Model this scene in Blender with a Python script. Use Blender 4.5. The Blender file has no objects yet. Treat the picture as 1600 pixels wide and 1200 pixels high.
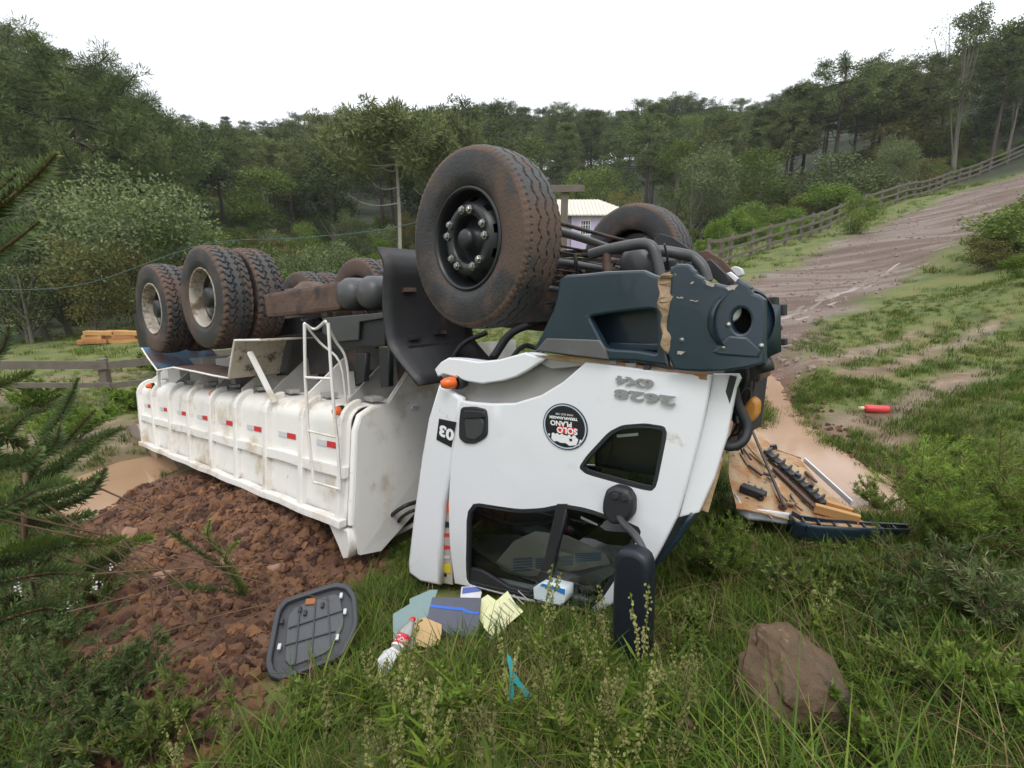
import bpy, bmesh, math, random
import numpy as np
from mathutils import Matrix, Vector, noise as mnoise

# ------------------------------------------------------------------ camera, sky, sun, exposure
S = bpy.context.scene
COL = S.collection
EYE = 1.75
PITCH = math.radians(14)
FPX = 813.7                       # focal length in pixels of a 1600 wide frame
cam_d = bpy.data.cameras.new('camera'); cam = bpy.data.objects.new('camera', cam_d); COL.objects.link(cam)
cam_d.sensor_width = 36; cam_d.lens = FPX/1600*36
cam_d.clip_start = 0.02; cam_d.clip_end = 2000
cam.location = (0, 0, EYE); cam.rotation_euler = (math.radians(90)-PITCH, 0, 0)
S.camera = cam

W = bpy.data.worlds.new('World'); S.world = W; W.use_nodes = True
nt = W.node_tree; nt.nodes.clear()
wo = nt.nodes.new('ShaderNodeOutputWorld'); bg = nt.nodes.new('ShaderNodeBackground')
sky = nt.nodes.new('ShaderNodeTexSky'); sky.sky_type = 'NISHITA'; sky.sun_disc = False
SUN_EL, SUN_AZ = math.radians(58), math.radians(178)
sky.sun_elevation = SUN_EL; sky.sun_rotation = SUN_AZ
mx = nt.nodes.new('ShaderNodeMix'); mx.data_type = 'RGBA'; mx.inputs[0].default_value = 0.93   # cloud cover
mx.inputs[7].default_value = (11.6, 11.9, 12.4, 1)
# an overcast sky is brighter overhead than at the horizon
tcw = nt.nodes.new('ShaderNodeTexCoord'); sep = nt.nodes.new('ShaderNodeSeparateXYZ'); nt.links.new(tcw.outputs['Generated'], sep.inputs[0])
mrw = nt.nodes.new('ShaderNodeMapRange'); mrw.inputs[1].default_value = 0; mrw.inputs[2].default_value = 1; mrw.inputs[3].default_value = .84; mrw.inputs[4].default_value = 1.5; nt.links.new(sep.outputs[2], mrw.inputs[0])
vm = nt.nodes.new('ShaderNodeVectorMath'); vm.operation = 'SCALE'; nt.links.new(mx.outputs[2], vm.inputs[0]); nt.links.new(mrw.outputs[0], vm.inputs[3])
nt.links.new(sky.outputs[0], mx.inputs[6]); nt.links.new(vm.outputs[0], bg.inputs[0])
bg.inputs[1].default_value = 0.1
nt.links.new(bg.outputs[0], wo.inputs[0])
sl = bpy.data.lights.new('sun', 'SUN'); sun = bpy.data.objects.new('sun', sl); COL.objects.link(sun)
sl.energy = 1.3; sl.angle = math.radians(25); sl.color = (1, .96, .9)
# the sun stands behind the camera's shoulder; light runs from it into the scene
sd = Vector((math.sin(SUN_AZ)*math.cos(SUN_EL), math.cos(SUN_AZ)*math.cos(SUN_EL), math.sin(SUN_EL)))
sun.rotation_euler = sd.to_track_quat('Z', 'Y').to_euler()
S.view_settings.view_transform = 'Standard'; S.view_settings.look = 'None'
S.view_settings.exposure = 0.10; S.view_settings.gamma = 1.0; S.view_settings.use_curve_mapping = False
S.cycles.max_bounces = 5; S.cycles.diffuse_bounces = 3; S.cycles.glossy_bounces = 2; S.cycles.transmission_bounces = 2; S.cycles.transparent_max_bounces = 12
S.cycles.volume_bounces = 0

rnd = random.Random(7)
NP = np.random.default_rng(11)

# ------------------------------------------------------------------ small geometry tools
Rw = np.array([[1, 0, 0], [0, -math.sin(PITCH), -math.cos(PITCH)], [0, math.cos(PITCH), -math.sin(PITCH)]])
CAM = np.array([0, 0, EYE])
def ray(x, y):
    return np.array([(x-800)/FPX, (y-600)/FPX, 1.0]) @ Rw
def at(x, y, Y):
    d = ray(x, y); return CAM + d*(Y/d[1])
def onz(x, y, z):
    d = ray(x, y); return CAM + d*((z-EYE)/d[2])
def frame(o, n, up=(0, 0, 1)):
    n = Vector(n).normalized(); y = Vector(up); y = (y - n*y.dot(n)).normalized(); x = y.cross(n)
    m = Matrix((x, y, n)).transposed().to_4x4(); m.translation = Vector(o); return m
def on(F, pts):
    """where sight lines meet a plane: 2D coordinates in that plane"""
    o = np.array(F.translation); R = np.array(F.to_3x3()); n = R[:, 2]; out = []
    for x, y in pts:
        d = ray(x, y); k = ((o-CAM) @ n)/(d @ n); p = CAM+d*k-o
        out.append((p @ R[:, 0], p @ R[:, 1]))
    return out
def chaikin(pts, n=2, q=.25, closed=True):
    if n == 1: n, q = 2, .13
    for _ in range(n):
        o = []
        L = len(pts); rng = range(L if closed else L-1)
        if not closed: o.append(pts[0])
        for i in rng:
            a = np.array(pts[i]); b = np.array(pts[(i+1) % L])
            o += [tuple(a*(1-q)+b*q), tuple(a*q+b*(1-q))]
        if not closed: o.append(pts[-1])
        pts = o
    return pts
def smooth_path(pts, n=6):
    P = [np.array(p, float) for p in pts]; P = [2*P[0]-P[1]]+P+[2*P[-1]-P[-2]]; out = []
    for i in range(1, len(P)-2):
        for k in range(n):
            t = k/n; a, b, c, d = P[i-1:i+3]
            out.append(.5*((2*b)+(-a+c)*t+(2*a-5*b+4*c-d)*t*t+(-a+3*b-3*c+d)*t**3))
    out.append(P[-2]); return out

def mesh_np(name, V, F, mat=None, smooth=False, tint=None):
    """V (n,3), F (m,k) all faces with k corners"""
    me = bpy.data.meshes.new(name); V = np.asarray(V, np.float32); F = np.asarray(F, np.int32)
    m, k = F.shape
    me.vertices.add(len(V)); me.vertices.foreach_set('co', V.ravel())
    me.loops.add(m*k); me.loops.foreach_set('vertex_index', F.ravel())
    me.polygons.add(m); me.polygons.foreach_set('loop_start', np.arange(0, m*k, k, dtype=np.int32))
    me.polygons.foreach_set('loop_total', np.full(m, k, np.int32))
    if smooth: me.polygons.foreach_set('use_smooth', np.ones(m, bool))
    if tint is not None:
        a = me.attributes.new('tint', 'FLOAT', 'POINT'); a.data.foreach_set('value', np.asarray(tint, np.float32))
    me.update(calc_edges=True)
    if mat: me.materials.append(mat)
    return me

class MB:
    def __init__(s): s.v = []; s.f = []; s.sm = []
    def add(s, V, F, smooth=False):
        o = len(s.v); s.v += [tuple(map(float, p)) for p in V]; s.f += [tuple(i+o for i in f) for f in F]; s.sm += [smooth]*len(F); return s
    def box(s, c, d, R=None, taper=0):
        x, y, z = (np.array(d)/2); P = []
        for sz in (-1, 1):
            for sx, sy in ((-1, -1), (1, -1), (1, 1), (-1, 1)):
                k = 1-taper if sz > 0 else 1
                P.append((sx*x*k, sy*y*k, sz*z))
        P = np.array(P)
        if R is not None: P = P @ np.array(R).T
        return s.add(P+np.array(c), [(3, 2, 1, 0), (4, 5, 6, 7), (0, 1, 5, 4), (1, 2, 6, 5), (2, 3, 7, 6), (3, 0, 4, 7)])
    def hexa(s, P):
        return s.add(P, [(3, 2, 1, 0), (4, 5, 6, 7), (0, 1, 5, 4), (1, 2, 6, 5), (2, 3, 7, 6), (3, 0, 4, 7)])
    def bar(s, a, b, w, h, up=(0, 0, 1)):
        a = np.array(a, float); b = np.array(b, float); d = b-a; L = np.linalg.norm(d); d /= L
        u = np.array(up, float); u -= d*(u @ d)
        if np.linalg.norm(u) < 1e-4: u = np.array([1, 0, .01]); u -= d*(u @ d)
        u /= np.linalg.norm(u); r = np.cross(d, u)
        P = []
        for e in (a, b):
            for i, j in ((-1, -1), (1, -1), (1, 1), (-1, 1)): P.append(e+r*i*w/2+u*j*h/2)
        return s.hexa(P)
    def tube(s, path, r, n=10, cap=True):
        P = [np.array(p, float) for p in path]; m = len(P)
        rr = r if hasattr(r, '__len__') else [r]*m
        V = []; t0 = None
        for i in range(m):
            d = P[min(i+1, m-1)]-P[max(i-1, 0)]; d /= (np.linalg.norm(d)+1e-9)
            if t0 is None:
                u = np.cross(d, (0, 0, 1) if abs(d[2]) < .9 else (1, 0, 0))
            else: u = t0-d*(t0 @ d)
            u /= (np.linalg.norm(u)+1e-9); t0 = u; w = np.cross(d, u)
            for k in range(n):
                a = 2*math.pi*k/n; V.append(P[i]+rr[i]*(math.cos(a)*u+math.sin(a)*w))
        F = [(i*n+k, i*n+(k+1) % n, (i+1)*n+(k+1) % n, (i+1)*n+k) for i in range(m-1) for k in range(n)]
        s.add(V, F, True)
        if cap: s.add(V[:n], [tuple(range(n))[::-1]]); s.add(V[-n:], [tuple(range(n))])
        return s
    def lathe(s, prof, c=(0, 0, 0), axis=(0, 1, 0), n=32, smooth=True, closed=False):
        """prof: (radius, height along axis)"""
        ax = Vector(axis).normalized(); u = ax.orthogonal().normalized(); w = ax.cross(u); c = Vector(c); V = []
        for r, h in prof:
            for k in range(n):
                a = 2*math.pi*k/n; V.append(c+ax*h+u*(r*math.cos(a))+w*(r*math.sin(a)))
        m = len(prof); F = [(i*n+k, i*n+(k+1) % n, ((i+1) % m)*n+(k+1) % n, ((i+1) % m)*n+k) for i in range(m if closed else m-1) for k in range(n)]
        return s.add(V, F, smooth)
    def grid(s, G, smooth=True, two=0):
        G = np.asarray(G, float); a, b = G.shape[:2]
        F = [(i*b+j, i*b+j+1, (i+1)*b+j+1, (i+1)*b+j) for i in range(a-1) for j in range(b-1)]
        return s.add(G.reshape(-1, 3), F, smooth)
    def mesh(s, me, M=None):
        M = M or Matrix()
        return s.add([M @ v.co for v in me.vertices], [tuple(p.vertices) for p in me.polygons])
    def build(s, name, mat, parent=None, base=None, bevel=0, solid=0, fix=True):
        me = bpy.data.meshes.new(name); V = s.v
        if base is not None:
            bi = base.inverted(); V = [bi @ Vector(p) for p in V]
        me.from_pydata(V, [], s.f); me.polygons.foreach_set('use_smooth', s.sm)
        if fix:
            bm = bmesh.new(); bm.from_mesh(me); bmesh.ops.recalc_face_normals(bm, faces=bm.faces)
            if solid: bmesh.ops.solidify(bm, geom=bm.faces[:], thickness=solid)
            if bevel:
                es = [e for e in bm.edges if len(e.link_faces) == 2 and e.calc_face_angle(0) > .6]
                bmesh.ops.bevel(bm, geom=es, offset=bevel, segments=2, affect='EDGES', profile=.6, clamp_overlap=True)
            bm.to_mesh(me); bm.free()
        me.materials.append(mat)
        return link(name, me, parent)

def link(name, data, parent=None):
    o = bpy.data.objects.new(name, data); COL.objects.link(o)
    if parent is not None: o.parent = parent
    return o
def tag(o, label=None, cat=None, group=None, kind=None):
    for k, v in (('label', label), ('category', cat), ('group', group), ('kind', kind)):
        if v: o[k] = v
    return o
def thing(name, loc, label, cat, group=None, M=None):
    o = link(name, None)
    o.matrix_world = M if M is not None else Matrix.Translation(Vector(loc))
    return tag(o, label, cat, group)
def base_of(o):
    return o.matrix_basis.copy()

def flat(outlines, th, bevel=0.0, res=1):
    """filled 2D outlines (first the outside, then holes) with thickness and rounded edges, z centred"""
    cu = bpy.data.curves.new('flat', 'CURVE'); cu.dimensions = '2D'; cu.fill_mode = 'BOTH'
    cu.extrude = max(th/2-bevel, 0); cu.bevel_depth = bevel; cu.bevel_resolution = res
    for pts in outlines:
        sp = cu.splines.new('POLY'); sp.points.add(len(pts)-1); sp.use_cyclic_u = True
        for p, q in zip(sp.points, pts): p.co = (q[0], q[1], 0, 1)
    return curve_mesh(cu)
def text(body, size, extrude=.002, bevel=0, bold=0):
    cu = bpy.data.curves.new('txt', 'FONT'); cu.body = body; cu.size = size; cu.align_x = 'CENTER'; cu.align_y = 'CENTER'
    cu.extrude = extrude; cu.bevel_depth = bevel; cu.offset = bold; cu.resolution_u = 3
    return curve_mesh(cu)
def curve_mesh(cu):
    o = bpy.data.objects.new('tmp', cu); COL.objects.link(o)
    dg = bpy.context.evaluated_depsgraph_get()
    me = bpy.data.meshes.new_from_object(o.evaluated_get(dg))
    bpy.data.objects.remove(o); bpy.data.curves.remove(cu)
    return me
def put(name, me, M, mat, parent=None, base=None, warp=None, slices=None):
    """place a flat mesh by its frame M; warp(x, y, z) bends it before that"""
    T = (base.inverted() @ M) if base is not None else M
    if slices:
        bm = bmesh.new(); bm.from_mesh(me)
        for ax, lo, hi, st in slices:
            k = lo
            while k < hi:
                co = [0, 0, 0]; no = [0, 0, 0]; co[ax] = k; no[ax] = 1
                bmesh.ops.bisect_plane(bm, geom=bm.verts[:]+bm.edges[:]+bm.faces[:], plane_co=co, plane_no=no); k += st
        bm.to_mesh(me); bm.free()
    for v in me.vertices:
        v.co = T @ (Vector(warp(*v.co)) if warp else v.co)
    if warp and slices:
        bm = bmesh.new(); bm.from_mesh(me); bmesh.ops.triangulate(bm, faces=bm.faces); bm.to_mesh(me); bm.free()
        me.polygons.foreach_set('use_smooth', np.ones(len(me.polygons), bool)); me.set_sharp_from_angle(angle=.5)
    me.materials.clear(); me.materials.append(mat); me.update()
    me.name = name
    return link(name, me, parent)

# ------------------------------------------------------------------ materials
def mat(name, col, rough=.6, metal=0, var=.25, scale=6, dirt=None, damt=.5, dscale=3, bump=0, bscale=40, spec=.5, coat=0, tint=None, trans=0, stretch=None, dirt2=None):
    m = bpy.data.materials.new(name); m.use_nodes = True; n = m.node_tree; N = n.nodes; L = n.links
    b = N['Principled BSDF']; b.inputs['Roughness'].default_value = rough; b.inputs['Metallic'].default_value = metal
    b.inputs['Specular IOR Level'].default_value = spec; b.inputs['Coat Weight'].default_value = coat
    tc = N.new('ShaderNodeTexCoord'); src = tc.outputs['Object']
    if stretch:
        mp = N.new('ShaderNodeMapping'); mp.inputs['Scale'].default_value = stretch; L.new(src, mp.inputs[0]); src = mp.outputs[0]
    no = N.new('ShaderNodeTexNoise'); no.inputs['Scale'].default_value = scale; no.inputs['Detail'].default_value = 6; L.new(src, no.inputs[0])
    c = np.array(col)
    mi = N.new('ShaderNodeMix'); mi.data_type = 'RGBA'; mi.inputs[6].default_value = (*(c*(1-var)), 1); mi.inputs[7].default_value = (*np.minimum(c*(1+var), 1), 1)
    L.new(no.outputs[0], mi.inputs[0]); out = mi.outputs[2]
    if tint is not None:                       # leaf by leaf colour
        at_ = N.new('ShaderNodeAttribute'); at_.attribute_name = 'tint'
        m2 = N.new('ShaderNodeMix'); m2.data_type = 'RGBA'; m2.inputs[7].default_value = (*tint, 1); L.new(at_.outputs['Fac'], m2.inputs[0]); L.new(out, m2.inputs[6]); out = m2.outputs[2]
        oi = N.new('ShaderNodeObjectInfo'); hs = N.new('ShaderNodeHueSaturation'); mr = N.new('ShaderNodeMapRange')
        mr.inputs[3].default_value = .7; mr.inputs[4].default_value = 1.35; L.new(oi.outputs['Random'], mr.inputs[0]); L.new(mr.outputs[0], hs.inputs['Value']); L.new(out, hs.inputs['Color']); out = hs.outputs[0]
    for k, (dc, da, ds) in enumerate([(dirt, damt, dscale)] + ([dirt2] if dirt2 else [])):
        if dc is None: continue
        d = N.new('ShaderNodeTexNoise'); d.inputs['Scale'].default_value = ds; d.inputs['Detail'].default_value = 9; d.inputs['Roughness'].default_value = .65; L.new(src, d.inputs[0])
        r = N.new('ShaderNodeMapRange'); r.interpolation_type = 'SMOOTHSTEP'
        r.inputs[1].default_value = .72-da*.55; r.inputs[2].default_value = .86-da*.45; L.new(d.outputs[0], r.inputs[0])
        m3 = N.new('ShaderNodeMix'); m3.data_type = 'RGBA'; m3.inputs[7].default_value = (*dc, 1); L.new(r.outputs[0], m3.inputs[0]); L.new(out, m3.inputs[6]); out = m3.outputs[2]
        rr = N.new('ShaderNodeMix'); rr.inputs[2].default_value = rough; rr.inputs[3].default_value = .85; L.new(r.outputs[0], rr.inputs[0]); L.new(rr.outputs[0], b.inputs['Roughness'])
    L.new(out, b.inputs['Base Color'])
    if trans:
        t = N.new('ShaderNodeBsdfTranslucent'); L.new(out, t.inputs[0]); ms = N.new('ShaderNodeMixShader'); ms.inputs[0].default_value = trans
        L.new(b.outputs[0], ms.inputs[1]); L.new(t.outputs[0], ms.inputs[2]); L.new(ms.outputs[0], N['Material Output'].inputs[0])
    if bump:
        bn = N.new('ShaderNodeTexNoise'); bn.inputs['Scale'].default_value = bscale; bn.inputs['Detail'].default_value = 5; L.new(src, bn.inputs[0])
        bu = N.new('ShaderNodeBump'); bu.inputs['Strength'].default_value = bump; bu.inputs['Distance'].default_value = .02; L.new(bn.outputs[0], bu.inputs['Height']); L.new(bu.outputs[0], b.inputs['Normal'])
    return m
def glass_mat(name, tint, gloss=.04, ior=1.5, body=None, amt=0):
    m = bpy.data.materials.new(name); m.use_nodes = True; N = m.node_tree.nodes; L = m.node_tree.links
    N.remove(N['Principled BSDF'])
    tr = N.new('ShaderNodeBsdfTransparent'); tr.inputs[0].default_value = (*tint, 1)
    gl = N.new('ShaderNodeBsdfGlossy'); gl.inputs['Roughness'].default_value = gloss
    fr = N.new('ShaderNodeFresnel'); fr.inputs[0].default_value = ior
    ms = N.new('ShaderNodeMixShader'); s0 = tr.outputs[0]
    if body:
        df = N.new('ShaderNodeBsdfDiffuse'); df.inputs[0].default_value = (*body, 1); m0 = N.new('ShaderNodeMixShader'); m0.inputs[0].default_value = amt; L.new(s0, m0.inputs[1]); L.new(df.outputs[0], m0.inputs[2]); s0 = m0.outputs[0]
    L.new(fr.outputs[0], ms.inputs[0]); L.new(s0, ms.inputs[1]); L.new(gl.outputs[0], ms.inputs[2])
    L.new(ms.outputs[0], N['Material Output'].inputs[0]); return m

MUD = (.17, .085, .05); MUD_L = (.30, .19, .12); SOILC = (.185, .090, .045)
m_white = mat('white_paint', (.74, .75, .78), .32, var=.03, scale=2, dirt=(.60, .55, .47), damt=.16, dscale=2.5, coat=.3, dirt2=((.34, .27, .20), .15, 5))
m_body = mat('body_white_paint', (.76, .74, .70), .45, var=.08, scale=3, dirt=(.55, .46, .35), damt=.42, dscale=2.2, dirt2=((.28, .16, .09), .17, 6), bump=.05, bscale=15)
m_trim = mat('grey_plastic_trim', (.30, .29, .275), .5, var=.12, dirt=(.22, .18, .14), damt=.25)
m_mirror = mat('near_black_plastic', (.008, .011, .017), .45, var=.3, dirt=(.06, .05, .045), damt=.15)
m_navy = mat('dark_blue_paint', (.014, .030, .044), .30, var=.3, scale=4, dirt=(.07, .065, .06), damt=.12, dscale=6, coat=.2, dirt2=((.20, .20, .19), .10, 14))
m_black = mat('black_plastic', (.018, .019, .022), .5, var=.3, dirt=(.10, .075, .06), damt=.15, dscale=6)
m_rubber = mat('tyre_rubber', (.026, .026, .028), .55, var=.3, scale=9, dirt=(.095, .062, .046), damt=.54, dscale=3.0, bump=.25, bscale=60)
m_rubber_l = mat('tyre_tread_rubber', (.042, .042, .044), .55, var=.3, scale=9, dirt=(.10, .067, .051), damt=.55, dscale=3.2, bump=.25, bscale=60)
m_rubber_m = mat('muddy_tyre_shoulder', (.045, .037, .032), .7, var=.3, scale=9, dirt=(.115, .072, .054), damt=.72, dscale=3.5, bump=.3, bscale=50)
m_rim_dark = mat('dark_steel_rim', (.014, .015, .018), .38, var=.4, dirt=(.06, .05, .045), damt=.2, dscale=7)
m_rim_pale = mat('pale_steel_rim', (.42, .38, .32), .45, metal=.15, var=.2, dirt=(.13, .09, .06), damt=.52, dscale=6)
m_steel = mat('worn_steel', (.30, .30, .29), .35, metal=.8, var=.25, dirt=(.10, .07, .05), damt=.3, dscale=20)
m_chassis = mat('muddy_chassis', (.022, .022, .025), .55, var=.35, dirt=(.12, .065, .042), damt=.42, dscale=4, bump=.3, bscale=30)
m_pipe = mat('grey_painted_pipe', (.055, .057, .06), .42, var=.3, dirt=(.11, .085, .07), damt=.3, dscale=7)
m_mudsteel = mat('mud_caked_steel', (.10, .058, .042), .7, var=.4, dirt=(.035, .03, .03), damt=.4, dscale=4, bump=.5, bscale=18)
m_fibre = mat('torn_glass_fibre', (.30, .21, .13), .8, var=.35, scale=14, dirt=(.15, .09, .05), damt=.35, dscale=14, bump=.5, bscale=40)
m_fibre_pale = mat('pale_glass_fibre', (.42, .30, .18), .75, var=.35, scale=8, dirt=(.36, .17, .065), damt=.50, dscale=5, bump=.5, bscale=30, dirt2=((.07, .05, .035), .30, 7))
m_orange = mat('orange_lens', (.75, .13, .02), .25, var=.1)
m_red = mat('red_reflector', (.55, .03, .04), .35, var=.1)
m_silver = mat('silver_reflector', (.55, .55, .56), .4, var=.1)
m_glass = glass_mat('tinted_cab_glass', (.78, .84, .82))
m_clear = glass_mat('greenish_glass', (.62, .76, .72), .08, body=(.30, .42, .42), amt=.55)
m_int = mat('dark_cab_interior', (.02, .02, .022), .8, var=.3)
m_beige = mat('beige_cab_lining', (.40, .36, .31), .8, var=.1)
m_sticker = mat('black_sticker', (.012, .013, .018), .4, var=.1)
m_print = mat('white_print', (.78, .78, .78), .5, var=.03)
m_redprint = mat('red_print', (.6, .03, .03), .5, var=.05)
m_letter = mat('grey_lettering', (.33, .33, .34), .35, metal=.4, var=.1)
m_blue_mud = mat('faded_blue_paint', (.06, .17, .30), .6, var=.3, dirt=(.11, .07, .06), damt=.5, dscale=4)
m_bark = mat('grey_bark', (.16, .14, .115), .9, var=.35, scale=5, bump=.6, bscale=12)
m_bark_p = mat('pale_araucaria_bark', (.36, .33, .28), .9, var=.25, scale=5, bump=.4, bscale=12)
m_bark_d = mat('dark_bark', (.07, .055, .045), .9, var=.35, scale=5, bump=.6, bscale=12)
m_wood = mat('weathered_wood', (.145, .122, .10), .85, var=.35, scale=6, stretch=(1, 1, 1), bump=.4, bscale=20)
m_sawn = mat('sawn_timber', (.50, .27, .10), .75, var=.3, scale=4)
m_stone = mat('brown_stone', (.088, .053, .025), .7, var=.55, scale=9, dirt=(.045, .032, .024), damt=.42, dscale=6, bump=.9, bscale=22, dirt2=((.20, .135, .08), .25, 16))
m_pstone = mat('reddish_stone', (.30, .17, .11), .8, var=.3, scale=7, bump=.5, bscale=14)
m_clod = mat('red_soil_clod', SOILC, .9, var=.5, scale=5, bump=.5, bscale=30)
m_pebble = mat('road_gravel', (.23, .17, .145), .8, var=.45, scale=8)
# foliage
m_arau = mat('araucaria_needles', (.044, .070, .026), .6, var=.4, scale=.6, tint=(.15, .182, .060), spec=.14, trans=.12)
m_arau_pale = mat('olive_araucaria_needles', (.085, .110, .038), .6, var=.35, scale=.6, tint=(.20, .22, .085), spec=.14, trans=.12)
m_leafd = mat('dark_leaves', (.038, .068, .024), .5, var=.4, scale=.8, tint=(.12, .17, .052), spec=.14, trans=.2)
m_leafm = mat('green_leaves', (.074, .122, .026), .5, var=.35, scale=.8, tint=(.205, .255, .058), spec=.14, trans=.25)
m_leafg = mat('grey_green_leaves', (.080, .110, .044), .55, var=.35, scale=.8, tint=(.19, .225, .095), spec=.14, trans=.2)
m_leafo = mat('olive_leaves', (.080, .086, .026), .55, var=.35, scale=.8, tint=(.19, .17, .055), spec=.14, trans=.2)
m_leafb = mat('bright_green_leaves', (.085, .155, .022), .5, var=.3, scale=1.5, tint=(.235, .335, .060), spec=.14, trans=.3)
m_grass = mat('green_grass', (.062, .116, .013), .5, var=.4, scale=1.2, tint=(.185, .235, .034), spec=.14, trans=.3)
m_grass_d = mat('deep_grass', (.032, .074, .010), .5, var=.35, scale=1.2, tint=(.10, .155, .024), spec=.14, trans=.3)
m_dry = mat('dry_grass', (.15, .105, .05), .7, var=.3, scale=3, tint=(.28, .22, .11), spec=.14, trans=.2)
m_seed = mat('pale_seed_heads', (.19, .19, .065), .7, var=.3, scale=20, tint=(.34, .33, .14), spec=.14, trans=.2)
m_sap = mat('sapling_needles', (.045, .080, .024), .42, var=.3, scale=3, tint=(.15, .21, .065), spec=.14, trans=.12)
m_sapb = mat('young_needles', (.075, .13, .025), .45, var=.3, scale=3, tint=(.22, .28, .06), spec=.14, trans=.2)
m_twig = mat('brown_twig', (.14, .085, .05), .8, var=.35, scale=10)
# ------------------------------------------------------------------ terrain
def vnoise(x, y, seed=0):
    x = np.asarray(x, float); y = np.asarray(y, float)
    xi = np.floor(x).astype(np.int64); yi = np.floor(y).astype(np.int64); fx = x-xi; fy = y-yi
    fx = fx*fx*(3-2*fx); fy = fy*fy*(3-2*fy)
    def h(a, b):
        n = (a*374761393+b*668265263+seed*974634777) & 0x7fffffff
        n = ((n ^ (n >> 13))*1274126177) & 0x7fffffff
        return ((n ^ (n >> 16)) & 0xffff)/65535.0
    return (h(xi, yi)*(1-fx)+h(xi+1, yi)*fx)*(1-fy)+(h(xi, yi+1)*(1-fx)+h(xi+1, yi+1)*fx)*fy
def fbm(x, y, sc, seed=0, oct=4):
    s = 0; a = .5
    for i in range(oct): s = s+a*(vnoise(x/sc*2**i, y/sc*2**i, seed+i)-.5)*2; a *= .5
    return s
CP = [(0, 0, .12), (-2, 0, .05), (2, 0, .2), (0, 1.4, .03), (-1.5, 1.5, -.12), (1.7, 1.5, .1), (0, -6, .4), (-6, -4, .1), (6, -4, .8),
      (.55, 2.35, -.12), (-.75, 3.2, -.56), (-.2, 2.6, -.34), (-.6, 2.1, -.2), (-1.4, 2.4, -.38), (-1.4, 3.7, -.62), (-2.6, 2.6, -.52), (-3, 1.5, -.3),
      (-2.6, 4.4, -.60), (-3.6, 3.9, -.8), (-4.7, 5.4, -.9), (-5.3, 6.6, -.9), (-4.5, 3, -.6), (-7, 5, -.85), (-6, 8, -.85),
      (1.5, 5, -.35), (-1, 6, -.6), (-3, 8, -.85), (1.6, 3.4, -.2),
      (2, 2.4, -.02), (3, 2.2, .15), (3, 4, -.12), (4.2, 3, .2), (5.5, 4.6, .25), (3.4, 5.6, -.3), (4.4, 4.4, -.25), (2.6, 7, -.2), (3.6, 7.4, -.1), (7, 2, .8), (10, 0, 1.5),
      (12, 8, 1.0), (-20, 0, 0), (-40, -10, 3), (40, -10, 8)]
for q in ((180, 640, 9.2), (40, 620, 10), (20, 575, 14), (100, 532, 20), (0, 538, 22), (300, 530, 18),
          (1225, 555, 8.8), (1300, 490, 12.5), (1430, 420, 18), (1510, 370, 23), (1600, 300, 30),
          (1170, 430, 19), (1300, 375, 26), (1420, 335, 32), (1600, 270, 43), (1100, 470, 16),
          (1172, 405, 25.5), (1250, 378, 29), (1400, 318, 38), (1580, 255, 52),
          (1400, 560, 8.6), (1520, 560, 8.2), (1590, 520, 9.2), (1500, 460, 12.5), (1590, 440, 11.5), (1590, 370, 17), (1480, 640, 6.0), (1590, 640, 5.4),
          (1100, 383, 42), (930, 392, 46), (700, 410, 44), (400, 430, 40), (150, 470, 34)):
    CP.append(tuple(at(*q)))
CP += [(0, 60, 1.5), (-25, 55, 3), (25, 62, 5), (0, 100, 14), (-40, 100, 12), (40, 100, 17), (-45, 45, 7), (-70, 40, 14), (60, 62, 16), (75, 90, 26), (50, 80, 17),
       (0, 140, 22), (-90, 120, 22), (90, 140, 34), (-60, 200, 36), (60, 200, 38), (0, 220, 30), (-150, 60, 30), (150, 60, 45), (-150, 220, 40), (150, 220, 50), (-120, -40, 10), (120, -40, 25), (0, -60, 4)]
CP = np.array(CP)
def _tps(r2): return np.where(r2 > 1e-12, r2*np.log(np.maximum(r2, 1e-12)), 0)
_w = CP[:, :2]/10
_K = _tps(((_w[:, None]-_w[None])**2).sum(-1)); _n = len(CP)
_A = np.zeros((_n+3, _n+3)); _A[:_n, :_n] = _K+np.eye(_n)*2e-3; _A[:_n, _n] = 1; _A[:_n, _n+1:] = _w; _A[_n, :_n] = 1; _A[_n+1:, :_n] = _w.T
_sol = np.linalg.solve(_A, np.concatenate([CP[:, 2], np.zeros(3)]))
def poly_dist(x, y, poly):
    """signed distance to a polygon, negative inside"""
    x = np.asarray(x, float); y = np.asarray(y, float); d = np.full(x.shape, 1e9); ins = np.zeros(x.shape, bool)
    n = len(poly)
    for i in range(n):
        ax, ay = poly[i][:2]; bx, by = poly[(i+1) % n][:2]
        ex, ey = bx-ax, by-ay; t = np.clip(((x-ax)*ex+(y-ay)*ey)/(ex*ex+ey*ey+1e-12), 0, 1)
        d = np.minimum(d, np.hypot(x-ax-t*ex, y-ay-t*ey))
        c = (ay > y) != (by > y)
        with np.errstate(divide='ignore', invalid='ignore'): xx = (bx-ax)*(y-ay)/(by-ay)+ax
        ins ^= c & (x < xx)
    return np.where(ins, -d, d)
def smoothstep(a, b, x): t = np.clip((x-a)/(b-a), 0, 1); return t*t*(3-2*t)
PZL, PZR = -.93, -.30
PUD_L = [onz(*p, PZL) for p in ((92, 772), (128, 748), (195, 724), (250, 712), (262, 735), (225, 752), (190, 768), (165, 790), (125, 812), (95, 800))]
PUD_R = [onz(*p, PZR) for p in ((1192, 580), (1212, 596), (1224, 628), (1250, 660), (1292, 700), (1335, 728), (1385, 752), (1400, 790), (1340, 806), (1290, 770), (1250, 738), (1200, 712), (1160, 690), (1160, 672), (1208, 672), (1212, 650), (1200, 615))]
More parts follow.
